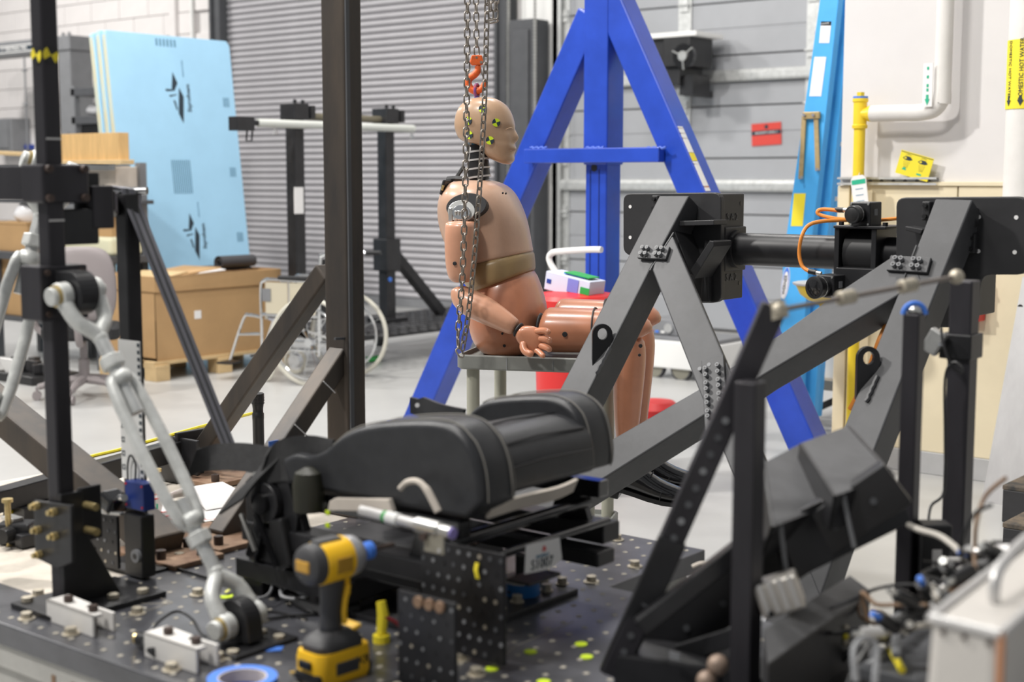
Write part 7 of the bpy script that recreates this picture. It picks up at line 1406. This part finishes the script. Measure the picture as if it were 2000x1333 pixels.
# base plate with bolts under the fixture
e0, e1 = G(1130, 1152, T+0.01), G(880, 1250, T+0.01); bpl = thing('fixture_base', 'black base plate bolted to the bed in front of the seat', 'plate', e1)
MB().box2((e0.x-0.26, e1.y, T), (e0.x, e0.y, T+0.012)).build('plate', m_blackm, bpl, bevel=0.002)
for (x, y) in ((945, 1203), (977, 1190), (1010, 1177), (1067, 1155), (1098, 1142), (1060, 1135)): p = G(x, y, T+0.012); q = MB(); q.cyl(p, p+V((0,0,0.003)), 0.014, n=18); q.cyl(p+V((0,0,0.003)), p+V((0,0,0.015)), 0.011, n=6); q.build('hex_bolt', m_bolt, bpl, bevel=0.001)
# load cell ring
p = G(1020, 1160, T+0.012); lc = thing('load_cell', 'blue and white ring load cell under the seat rail', 'load cell', p); MB().pipe(p, p+V((0,0,0.026)), 0.036, 0.02, 32).build('blue_ring', M('load_cell_blue', (0.01, 0.12, 0.36), 0.35), lc, smooth=True); MB().pipe(p+V((0,0,0.026)), p+V((0,0,0.036)), 0.036, 0.018, 32).build('white_ring', m_alu, lc, smooth=True); MB().cyl(p, p+V((0,0,0.08)), 0.014, n=16).build('stud', m_blackm, lc); MB().cyl(p+V((-0.005,-0.035,0.01)), p+V((-0.005,-0.037,0.01)), 0.003, n=8).build('screw', m_blackp, lc)
# paper tag
xt = PX(1060, 1085, SX1+0.055).x; A_, B_, C2_, D_ = [PX(x, y, SX1+0.055) for x, y in ((1027, 1066), (1092, 1050), (1097, 1092), (1024, 1122))]; E_ = PX(1074, 1112, SX1+0.055)
pt_ = thing('paper_tag', 'white paper tag lettered S1007 hanging from the seat rail', 'tag', A_); poly = [A_, B_, C2_, E_, D_]
q = MB(); q.prism([((p_-A_).y, (p_-A_).z) for p_ in poly], A_, (0,1,0), (0,0,1), 0.001); q.build('sheet', m_paper, pt_); exx = (B_-A_).normalized(); ezz = V((0,0,1)); ezz = (ezz-exx*ezz.dot(exx)).normalized()
writing('lettering', 'S1007', 0.027, PX(1059, 1101, SX1+0.0565), exx, ezz, m_ink, pt_); writing('lettering', 'PROPERTY', 0.008, PX(1060, 1086, SX1+0.0565), exx, ezz, m_inkg, pt_)
MB().cyl(PX(1061, 1072, SX1+0.0555), PX(1061, 1072, SX1+0.0565), 0.0055, n=12).build('orange_mark', m_redsign, pt_)
MB().box2((SX1+0.0, PX(1035, 1060, SX1+0.055).y, SB-0.131), (SX1+0.054, PX(1090, 1060, SX1+0.055).y+0.01, SB-0.125)).build('clip_arm', m_blackm, pt_)
# ---- cordless impact driver
dr = thing('cordless_driver', 'yellow and black cordless impact driver standing on its battery', 'power tool', G(652, 1322, T), math.radians(86))
m_dgrey = M('tool_grey_rubber', (0.045, 0.045, 0.048), 0.55); m_nose = M('nose_casting', (0.42, 0.42, 0.44), 0.4, 0.5)
def L_(*a): return V(a)
# battery (local x forward, y to the tool's left side)
q = MB(); q.loft([[L_(x*k, y*k2, z) for x, y in rrect(0.118, 0.074, 0.018)] for k, k2, z in ((0.95, 0.92, 0.0), (1.0, 1.0, 0.010), (1.0, 1.0, 0.045), (0.96, 0.95, 0.055))]); q.build('battery', m_yellow, dr, False, smooth=True)
MB().box((0.0, 0, 0.012), (0.122, 0.066, 0.022)).build('battery_base', m_blackp, dr, False, bevel=0.006)
for s_ in (-1, 1): MB().box((0.0, 0.037*s_, 0.026), (0.05, 0.004, 0.022)).build('battery_grip', m_dgrey, dr, False, bevel=0.002)
q = MB(); q.loft([[L_(-0.002+x*k, y*k, z) for x, y in rrect(0.098, 0.066, 0.02)] for k, z in ((1.0, 0.055), (1.02, 0.066), (0.86, 0.076), (0.55, 0.085))]); q.build('foot', m_dgrey, dr, False, smooth=True)
MB().box((0.033, 0.0, 0.080), (0.030, 0.04, 0.008), Matrix.Rotation(-0.3, 3, 'Y')).build('foot_panel', m_yellow, dr, False, bevel=0.003)
rngs = []
for z, cx, rx, ry in ((0.075, -0.004, 0.026, 0.020), (0.095, -0.006, 0.020, 0.0165), (0.12, -0.006, 0.0195, 0.016), (0.145, -0.003, 0.021, 0.017), (0.17, 0.0, 0.025, 0.019), (0.185, 0.002, 0.030, 0.021)):
    rngs.append([L_(cx+rx*math.cos(t), ry*math.sin(t), z) for t in [2*math.pi*i/18 for i in range(18)]])
MB().loft(rngs).build('handle', m_dgrey, dr, False, smooth=True, sub=1)
for s_ in (-1, 1):
    MB().tube([L_(0.012, 0.0165*s_, 0.095), L_(0.010, 0.0168*s_, 0.115), L_(0.013, 0.0168*s_, 0.135), L_(0.022, 0.015*s_, 0.160)], 0.005, 8).build('yellow_stripe', m_yellow, dr, False, smooth=True)
MB().loft([[L_(0.024+x, y, z) for x, y in rrect(0.018, 0.022, 0.006)] for z in (0.140, 0.178)]).build('trigger', m_yellow, dr, False, smooth=True)
zc3 = 0.205
MB().lathe([(0.010, -0.064), (0.026, -0.062), (0.033, -0.056), (0.0355, -0.046), (0.0360, -0.034)], (0, 0, zc3), (1, 0, 0), 28).build('motor_cap', m_dgrey, dr, False, smooth=True)
MB().box((-0.060, 0, zc3), (0.012, 0.036, 0.022)).build('cap_badge', M('amber_badge', (0.50, 0.27, 0.03), 0.4), dr, False, bevel=0.004)
for dz in (-0.021, 0.021): MB().box((-0.057, 0, zc3+dz), (0.010, 0.022, 0.007)).build('cap_vent', m_yellow, dr, False, bevel=0.002)
MB().lathe([(0.0365, -0.036), (0.0378, -0.032), (0.0378, 0.022), (0.036, 0.026)], (0, 0, zc3), (1, 0, 0), 28).build('housing', m_yellow, dr, False, smooth=True)
for s_ in (-1, 1): MB().box((-0.002, 0.0368*s_, zc3-0.002), (0.034, 0.003, 0.026)).build('housing_badge', M('rust_badge', (0.40, 0.22, 0.02), 0.5) if s_ < 0 else bpy.data.materials['rust_badge'], dr, False, bevel=0.001)
MB().box((-0.012, 0.0, zc3+0.035), (0.05, 0.026, 0.010)).build('top_panel', m_dgrey, dr, False, bevel=0.003)
MB().lathe([(0.036, 0.022), (0.037, 0.027), (0.034, 0.045), (0.026, 0.056), (0.018, 0.060)], (0, 0, zc3), (1, 0, 0), 28).build('nose', m_nose, dr, False, smooth=True)
MB().lathe([(0.013, 0.058), (0.013, 0.072), (0.016, 0.074), (0.016, 0.086), (0.009, 0.090)], (0, 0, zc3), (1, 0, 0), 18).build('collet', m_btape, dr, False, smooth=True)
MB().cyl((0.088, 0, zc3), (0.14, 0, zc3), 0.004, n=6).build('bit', m_boltdark, dr, False)
MB().box((0.03, 0, 0.187), (0.022, 0.030, 0.014)).build('selector', m_dgrey, dr, False, bevel=0.003)
MB().box((-0.062, 0, 0.036), (0.006, 0.030, 0.014)).build('battery_latch', m_blackp, dr, False, bevel=0.002)
writing('battery_text', 'XR', 0.022, dr.location+Matrix.Rotation(math.radians(86), 3, 'Z') @ V((0.035, -0.0375, 0.030)), Matrix.Rotation(math.radians(86), 3, 'Z') @ V((1,0,0)), (0,0,1), m_blackp, dr)
MB().cyl(L_(-0.052, 0.03, 0.012), L_(-0.070, 0.034, 0.014), 0.006, n=10).build('belt_clip_screw', m_chrome, dr, False)
# ================================================================== black instrument rig at the bed's far end of the picture
def hole_run(q, a, b, n, r, nrm):
    for i in range(n): p = a.lerp(b, (i+0.5)/n); q.append(p)
# raking perforated strut
A_, B_ = PD(1512, 598, 2.25), PD(1196, 1318, 2.36)
rs_ = thing('raking_strut', 'black perforated strut raking up to a thin rod', 'strut', B_); MB().bar(A_, B_, 0.040, 0.030, up=_fw).build('strut', m_strut, rs_, bevel=0.003)
d_, s_, u_ = frame_from(B_-A_, _fw)
for i in range(15): p = A_.lerp(B_, 0.30+0.045*i)-_fw*0.0155; MB().cyl(p, p-_fw*0.001, 0.006, n=10).build('hole', m_dkgrey if i % 3 else m_mgrey, rs_)
MB().bar(A_.lerp(B_, 0.62)-_fw*0.012, B_, 0.046, 0.02, up=_fw).build('splice_channel', m_blackm, rs_, bevel=0.002)
MB().cyl(A_+V((0,0,0.006)), A_+V((0.01,0,-0.02)), 0.016, n=12).build('rod_end', m_bolt, rs_, smooth=True)
# vertical post
Vp = PD(1466, 745, 2.22); vb = thing('short_post', 'black box post standing upright under the raking strut', 'post', (Vp.x, Vp.y, T))
MB().box2((Vp.x-0.019, Vp.y-0.019, T), (Vp.x+0.019, Vp.y+0.019, Vp.z)).build('post', m_strut, vb, bevel=0.003)
MB().box2((Vp.x-0.06, Vp.y-0.06, T), (Vp.x+0.06, Vp.y+0.06, T+0.01)).build('foot_plate', m_blackm, vb, bevel=0.002)
# thin rod with collars
R0, R1 = PD(1522, 606, 2.24), PD(1868, 541, 2.42); rd = thing('tie_rod', 'thin grey rod with two collars stretched between the posts', 'rod', R0); MB().cyl(R0, R1, 0.0042, n=10).build('rod', M('dull_rod', (0.22, 0.19, 0.17), 0.5, 0.4), rd, smooth=True)
for u in (0.36, 0.71): p = R0.lerp(R1, u); dd = (R1-R0).normalized(); MB().cyl(p-dd*0.016, p+dd*0.016, 0.012, n=12).build('collar', m_bolt, rd, smooth=True, bevel=0.002)
MB().ball(R1, 0.013, 8).build('end_fitting', m_bolt, rd, smooth=True); MB().ball(R0, 0.014, 8).build('end_fitting', m_bolt, rd, smooth=True)
# two tall posts
P2 = PD(1785, 640, 2.72); zt = PD(1788, 612, 2.72).z
v2 = thing('instrument_post', 'slim black post with a blue knob on its top', 'post', (P2.x, P2.y, 0)); MB().box2((P2.x-0.0165, P2.y-0.0165, 0.0), (P2.x+0.0165, P2.y+0.0165, zt)).build('post', m_strut, v2, bevel=0.003)
MB().box2((P2.x-0.07, P2.y-0.07, 0), (P2.x+0.07, P2.y+0.07, 0.012)).build('foot_plate', m_blackm, v2)
MB().tube(arc((P2.x, P2.y, zt-0.002), 0.021, 0, math.pi, 12, _rt, (0,0,1)), 0.0055, 8).build('blue_knob', m_btape, v2, smooth=True); MB().ball((P2.x, P2.y, zt+0.006), (0.014, 0.014, 0.010), 8).build('cable_end', m_steel, v2, smooth=True)
P3 = PD(1880, 700, 2.95); zt3 = PD(1878, 546, 2.95).z
v3 = thing('instrument_post', 'thick black post with a bracket and thin cable beside the aluminium sheet', 'post', (P3.x, P3.y, 0)); MB().box2((P3.x-0.024, P3.y-0.024, 0.0), (P3.x+0.024, P3.y+0.024, zt3)).build('post', m_strut, v3, bevel=0.004)
MB().box2((P3.x-0.09, P3.y-0.09, 0), (P3.x+0.09, P3.y+0.09, 0.012)).build('foot_plate', m_blackm, v3)
zb3 = PD(1870, 675, 2.95).z; MB().box2((P3.x-0.038, P3.y-0.034, zb3-0.026), (P3.x+0.03, P3.y+0.034, zb3+0.026)).build('collar_bracket', m_blackm, v3, bevel=0.003)
q = MB(); q.box(PD(1825, 668, 2.93), (0.035, 0.02, 0.05), Matrix.Rotation(0.5, 3, 'Y')); q.build('chrome_bracket', m_steel, v3, bevel=0.003); MB().cyl(PD(1838, 655, 2.92), PD(1838, 676, 2.92), 0.009).build('chrome_knob', m_chrome, v3, smooth=True)
q = MB(); q.tube(smoothpath([PD(1838, 640, 2.9), PD(1842, 670, 2.88), PD(1856, 710, 2.87), PD(1876, 728, 2.87), PD(1878, 718, 2.87), PD(1862, 708, 2.88), PD(1846, 740, 2.89), PD(1846, 860, 2.9), PD(1844, 960, 2.9), PD(1818, 990, 2.88), PD(1813, 1035, 2.86)], 5), 0.003, 6); tag(q.build('post_cable', m_blackp, smooth=True), 'thin black cable hanging down the thick post', 'cable')
# black electronics module with pale connectors
mc_ = PD(1822, 1085, 2.75); mo = thing('junction_module', 'upright black junction module with pale connectors', 'module', mc_); Rm = Matrix.Rotation(math.radians(39), 3, 'Z')
MB().box(mc_+V((0,0,-0.03)), (0.058, 0.05, 0.19), Rm).build('case', m_blackp, mo, bevel=0.004); MB().box(mc_+Rm @ V((0.0, -0.026, 0.0)), (0.018, 0.003, 0.035), Rm).build('socket_panel', m_alu, mo)
for k, (dx, dz, a) in enumerate(((0.03, 0.0, 0.05), (0.02, -0.035, -0.5), (0.0, -0.045, -0.6), (0.05, -0.02, 0.8))): p = mc_+Rm @ V((dx-0.01, -0.03, dz)); MB().cyl(p, p+Rm @ V((0.035*math.cos(a), -0.01, 0.035*math.sin(a))), 0.005, n=10).build('connector', m_insul, mo, smooth=True)
MB().box2((mc_.x-0.05, mc_.y-0.05, 0), (mc_.x+0.05, mc_.y+0.05, mc_.z-0.12)).build('pedestal', m_blackm, mo, bevel=0.003)
# tray of two grey-topped channels on a raking rail
r0, r1 = PD(1238, 1290, 2.45), PD(1752, 940, 2.35)
ry = thing('channel_rig', 'black raking rig with two grey-faced channel trays', 'rig', r0)
MB().bar(r0, r1, 0.08, 0.045, up=_fw).build('lower_rail', m_blackm, ry, bevel=0.003)
o2 = (r1-r0).normalized(); up2 = (V((0,0,1))-o2*o2.z).normalized()
MB().bar(PD(1250, 1225, 2.30), PD(1480, 1045, 2.32), 0.03, 0.035, up=_fw).build('upper_rail', m_blackm, ry, bevel=0.003)
for i in range(7): p = r0.lerp(r1, 0.06+0.14*i)-_fw*0.024; MB().cyl(p, p-_fw*0.002, 0.006, n=10).build('rivet', m_dkgrey, ry)
def tray(px4, dep, nm='tray'):
    P_ = [PD(*p) for p in px4]; nrm = (P_[1]-P_[0]).cross(P_[3]-P_[0]).normalized(); nrm = nrm if nrm.z > 0 else -nrm; t = thing(nm, None, None); adopt(t, ry)
    q = MB(); q.add(P_+[p-nrm*0.006 for p in P_], [(0,1,2,3), (7,6,5,4), (0,4,5,1), (1,5,6,2), (2,6,7,3), (3,7,4,0)]); q.build('tray_face', M('tray_grey', (0.085, 0.086, 0.09), 0.5, var=0.15, scale=12) if 'tray_grey' not in bpy.data.materials else bpy.data.materials['tray_grey'], t, bevel=0.002)
    lo = [P_[2], P_[3]]; 
    for a, b in ((0, 3), (1, 2), (3, 2)):
        q = MB(); A2, B2 = P_[a], P_[b]; q.add([A2, B2, B2-nrm*dep, A2-nrm*dep] + [p+(V((0.005, 0.003, 0))) for p in (A2, B2, B2-nrm*dep, A2-nrm*dep)], [(0,1,2,3), (7,6,5,4), (0,4,5,1), (1,5,6,2), (2,6,7,3), (3,7,4,0)]); q.build('tray_side', m_blackm, t)
    e = P_[3].lerp(P_[2], 0.15); q = MB(); q.bar(e, e-nrm*0.05+V((0.03, 0, -0.04)), 0.006, 0.006); q.build('edge_bar', m_mgrey, t)
tray([(1488, 905, 2.50), (1560, 868, 2.62), (1622, 985, 2.40), (1506, 1028, 2.28)], 0.06)
tray([(1562, 866, 2.55), (1655, 832, 2.68), (1742, 928, 2.42), (1628, 968, 2.30)], 0.06)
P_ = [PD(1500, 1030, 2.30), PD(1625, 985, 2.40), PD(1750, 945, 2.42), PD(1520, 1110, 2.34)]
MB().bar(PD(1520, 1075, 2.36), PD(1742, 968, 2.44), 0.10, 0.06, up=_fw).build('back_channel', m_blackm, ry, bevel=0.003)
# low black box beam with grey top
lb3 = thing('box_beam', 'low black box beam with grey top under the channel rig', 'beam', G(1580, 1300, T)); lb3['kind'] = 'thing'
T0, T1, T2, T3 = [PD(*p) for p in ((1490, 1235, 2.15), (1660, 1128, 2.55), (1700, 1158, 2.50), (1500, 1300, 2.05))]
h3 = 0.16; q = MB(); q.add([T0, T3, T2, T1] + [p-V((0, 0, h3)) for p in (T0, T3, T2, T1)], [(0,1,2,3), (7,6,5,4), (0,4,5,1), (1,5,6,2), (2,6,7,3), (3,7,4,0)], 0); q.build('beam_body', m_black, lb3, bevel=0.002)
top = MB(); top.add([p+V((0,0,0.003)) for p in (T0, T3, T2, T1)]+[p+V((0,0,0.0005)) for p in (T0, T3, T2, T1)], [(0,1,2,3), (7,6,5,4), (0,4,5,1), (1,5,6,2), (2,6,7,3), (3,7,4,0)]); top.build('grey_top', M('tray_grey_2', (0.095, 0.096, 0.10), 0.45, var=0.2, scale=9), lb3)
for dz, mt in ((0.03, m_bolt), (0.045, m_ylab), (0.055, m_bolt)): p = T3.lerp(T2, 0.72)-V((0,0,dz))-_fw*0.003; MB().ball(p, 0.006, 6).build('indicator', mt, lb3, smooth=True)
MB().box(T0.lerp(T2, 0.5)-V((0,0,h3/2+0.05)), (0.25, 0.12, 0.03)).build('beam_foot', m_blackm, lb3)
sb = PD(1522, 1160, 2.26); t = thing('alloy_block', 'bright ribbed alloy block on the box beam', 'block', sb); Rb = Matrix.Rotation(0.5, 3, 'Z') @ Matrix.Rotation(-0.35, 3, 'Y'); MB().box(sb, (0.07, 0.05, 0.055), Rb).build('block', M('bright_alloy', (0.55, 0.52, 0.48), 0.35, 0.6, var=0.1), t, bevel=0.004)
for k in range(4): MB().box(sb+Rb @ V((-0.024+0.016*k, -0.026, 0.004)), (0.006, 0.004, 0.05), Rb).build('rib', m_alu, t)
MB().cyl(sb+Rb @ V((-0.02, -0.026, -0.02)), sb+Rb @ V((-0.02, -0.03, -0.02)), 0.005, n=10).build('hole', m_blackp, t)
for (x, y, r, lb2) in ((1402, 1300, 0.017, 'round rusty knob on the bed beside the short post'), (1380, 1330, 0.016, 'round rusty knob below its larger twin at the short post')):
    p = PD(x, y, 2.2); t = thing('round_knob', lb2, 'knob', p); MB().ball(p, r, 10).build('ball', M('rusty_knob', (0.30, 0.22, 0.17), 0.5, 0.3, var=0.2, scale=60) if x == 1402 else bpy.data.materials['rusty_knob'], t, smooth=True); MB().cyl(V((p.x, p.y, T)), p, 0.008).build('stem', m_blackm, t)
q = MB(); q.box(PD(1400, 1255, 2.32), (0.16, 0.02, 0.03), Matrix.Rotation(-0.45, 3, 'Y')); t = thing('toggle_clamp', 'black toggle clamp with grey label behind the short post', 'clamp', PD(1400, 1255, 2.32)); q.build('arm', m_blackm, t, bevel=0.003); p = PD(1318, 1282, 2.28); MB().box(p, (0.02, 0.003, 0.012)).build('label', m_mgrey, t); MB().box(PD(1340, 1310, 2.35), (0.22, 0.10, 0.06), Matrix.Rotation(0.3, 3, 'Z')).build('clamp_base', m_blackm, t, bevel=0.005)
# cable end fittings near the notch
t = thing('signal_probe', 'silver probe with a blue sleeve beside the raking rig', 'probe', G(1265, 1205, T)); a, b = PD(1243, 1245, 2.5), PD(1272, 1200, 2.5); MB().cyl(a, b, 0.008, 0.006).build('probe_body', m_mgrey, t, smooth=True); MB().box((a+b)/2+V((0.01,0,0.012)), (0.028, 0.012, 0.012), Matrix.Rotation(0.4, 3, 'Y')).build('blue_sleeve', m_btape, t, bevel=0.002); MB().cyl(PD(1258, 1226, 2.48), PD(1262, 1222, 2.48), 0.011).build('white_ring', m_paper, t); MB().cyl(PD(1290, 1184, 2.5), PD(1294, 1200, 2.5), 0.005).build('red_tip', m_red, t)
q = MB(); q.tube(smoothpath([PD(1352, 1108, 3.0), PD(1370, 1101, 3.0), PD(1395, 1102, 3.0), PD(1410, 1112, 3.0)], 5), 0.0045, 6); tag(q.build('pale_cable', m_felt, smooth=True), 'pale cable looping behind the bed corner', 'cable')
q = MB(); q.tube(smoothpath([PD(1700, 1190, 2.9), PD(1722, 1195, 2.9), PD(1738, 1212, 2.9), PD(1745, 1240, 2.9)], 5), 0.004, 6); tag(q.build('pale_cable', m_felt, smooth=True), 'pale cable beside the slim post foot', 'cable')
# ---- plank, shelf and tangle of cables
sh = thing('cable_shelf', 'dark shelf carrying the tangle of sensor cables', 'shelf', G(1850, 1290, 0.62)); s0 = G(1740, 1330, T+0.0)
Sx0, Sx1, Sy0, Sy1 = -0.90, -0.25, 1.93, 2.62; ZS = 0.72
MB().box2((Sx0, Sy0, ZS-0.02), (Sx1, Sy1, ZS)).build('shelf_board', m_dkgrey, sh, bevel=0.003)
for x in (Sx0+0.03, Sx1-0.06):
    for y in (Sy0+0.02, Sy1-0.05): MB().box2((x, y, T if y < 2.3 else 0.0), (x+0.03, y+0.03, ZS-0.02)).build('leg', m_dkgrey, sh)
rnd = random.Random(12); mats = [m_blackp, m_blackp, m_mgrey, M('brown_wire', (0.24, 0.15, 0.09), 0.6), M('pale_wire', (0.5, 0.47, 0.42), 0.6), m_blackp]
names = ['black', 'thin black', 'grey', 'brown', 'pale', 'dark']
for k in range(26):
    x, y = rnd.uniform(1720, 1990), 0; pts = []; xx = rnd.uniform(1700, 1960); base = 1255-(xx-1700)*0.64
    p = PD(xx, base, 2.05+rnd.random()*0.35); v = V((rnd.uniform(-1, 1), rnd.uniform(-1, 1), rnd.uniform(-0.3, 0.2))).normalized()
    for j in range(6):
        pts.append(p.copy()); v = (v+V((rnd.uniform(-1, 1), rnd.uniform(-1, 1), rnd.uniform(-0.7, 0.35)))*0.8).normalized(); p = p+v*0.045
    q = MB(); q.tube(smoothpath(pts, 4), rnd.choice((0.003, 0.0035, 0.005, 0.007)), 6); tag(q.build('sensor_cable', mats[k % 6], smooth=True), '%s sensor cable in the tangle behind the aluminium case' % names[k % 6], 'cable', 'sensor cable tangle')
for k in range(22):
    xx = 1728+k*12.2; yy = 1232-(xx-1735)*0.68+rnd.uniform(-18, 16); p = PD(xx, yy, 2.05+rnd.random()*0.12); d_ = V((rnd.uniform(-1, 1), rnd.uniform(-1, 0.2), rnd.uniform(-0.4, 0.5))).normalized()
    t = thing('cable_connector', 'black plug in the sensor cable tangle' if k % 4 else 'pale plug in the sensor cable tangle', 'connector', p, 0, 'plugs in the sensor cable tangle'); MB().cyl(p, p+d_*0.036, 0.0105, n=12).build('shell', m_blackp if k % 4 else m_alu, t, smooth=True); MB().cyl(p+d_*0.035, p+d_*0.05, 0.005, n=10).build('tip', m_btape if k % 5 == 2 else m_steel, t, smooth=True)
q = MB(); q.cyl(PD(1728, 1248, 2.2), PD(1762, 1310, 2.1), 0.006, n=8); t = thing('marker_pen', 'yellow marker stick lying in the cables', 'marker', PD(1740, 1280, 2.2)); q.build('barrel', m_ylab, t, smooth=True); MB().cyl(PD(1728, 1246, 2.19), PD(1745, 1268, 2.16), 0.007).build('cap', m_paper, t, smooth=True)
q = MB(); q.tube(smoothpath([PD(1672, 1333, 1.9), PD(1668, 1270, 1.92), PD(1690, 1248, 1.95), PD(1712, 1268, 1.95), PD(1708, 1340, 1.9)], 6), 0.005, 8); tag(q.build('grey_hose', m_mgrey, smooth=True), 'grey hose looping up at the picture edge', 'hose')
# ---- aluminium case with handle
c0 = PD(1818, 1208, 1.62); cs = thing('aluminium_case', 'pale aluminium instrument case with a top handle', 'case', (c0.x, c0.y, T)); ztop = c0.z
c0b = V((c0.x, c0.y, 0)); a1 = G(1956, 1240, ztop); a2 = G(2040, 1036, ztop); e1 = V((a1.x-c0.x, a1.y-c0.y, 0)); e2 = V((a2.x-c0.x, a2.y-c0.y, 0))
q = MB(); poly = [c0b, c0b+e1, c0b+e1+e2, c0b+e2]; q.add([V((p.x, p.y, ztop)) for p in poly]+[V((p.x, p.y, T)) + (p-(poly[0]+poly[2])/2)*0.16 for p in poly], [(0,1,2,3), (7,6,5,4), (0,4,5,1), (1,5,6,2), (2,6,7,3), (3,7,4,0)]); m_case = M('case_skin', (0.62, 0.59, 0.55), 0.45, 0.25, var=0.04)
q.build('case_body', m_case, cs, bevel=0.012, seg=3)
for a, b in ((0, 1), (1, 2), (0, 3)):
    A2, B2 = V((poly[a].x, poly[a].y, ztop)), V((poly[b].x, poly[b].y, ztop)); q = MB(); q.tube([A2, B2], 0.006, 8); q.build('corner_trim', m_alu, cs, smooth=True)
A2 = V((poly[1].x, poly[1].y, ztop)); q = MB(); q.box2(A2+V((-0.004,-0.004,-0.30)), A2+V((0.004, 0.004, 0))); q.build('copper_edge', M('copper_edge', (0.50, 0.25, 0.14), 0.5), cs)
m0 = c0b+e1*0.5+e2*0.22+V((0,0,ztop)); m1 = c0b+e1*0.5+e2*0.78+V((0,0,ztop)); q = MB(); q.tube(smoothpath([m0, m0+V((0,0,0.035))+e2*0.03, m0.lerp(m1, 0.5)+V((0,0,0.048)), m1+V((0,0,0.035))-e2*0.03, m1], 6), 0.007, 8); q.build('handle', m_alu, cs, smooth=True)
for u in (0.2, 0.5, 0.85): p = c0b+e1*u+V((0,0,ztop-0.012)); MB().cyl(p+V((0,-0.002,0)), p+V((0,-0.006,0)), 0.003, n=8).build('rivet', m_boltdark, cs)
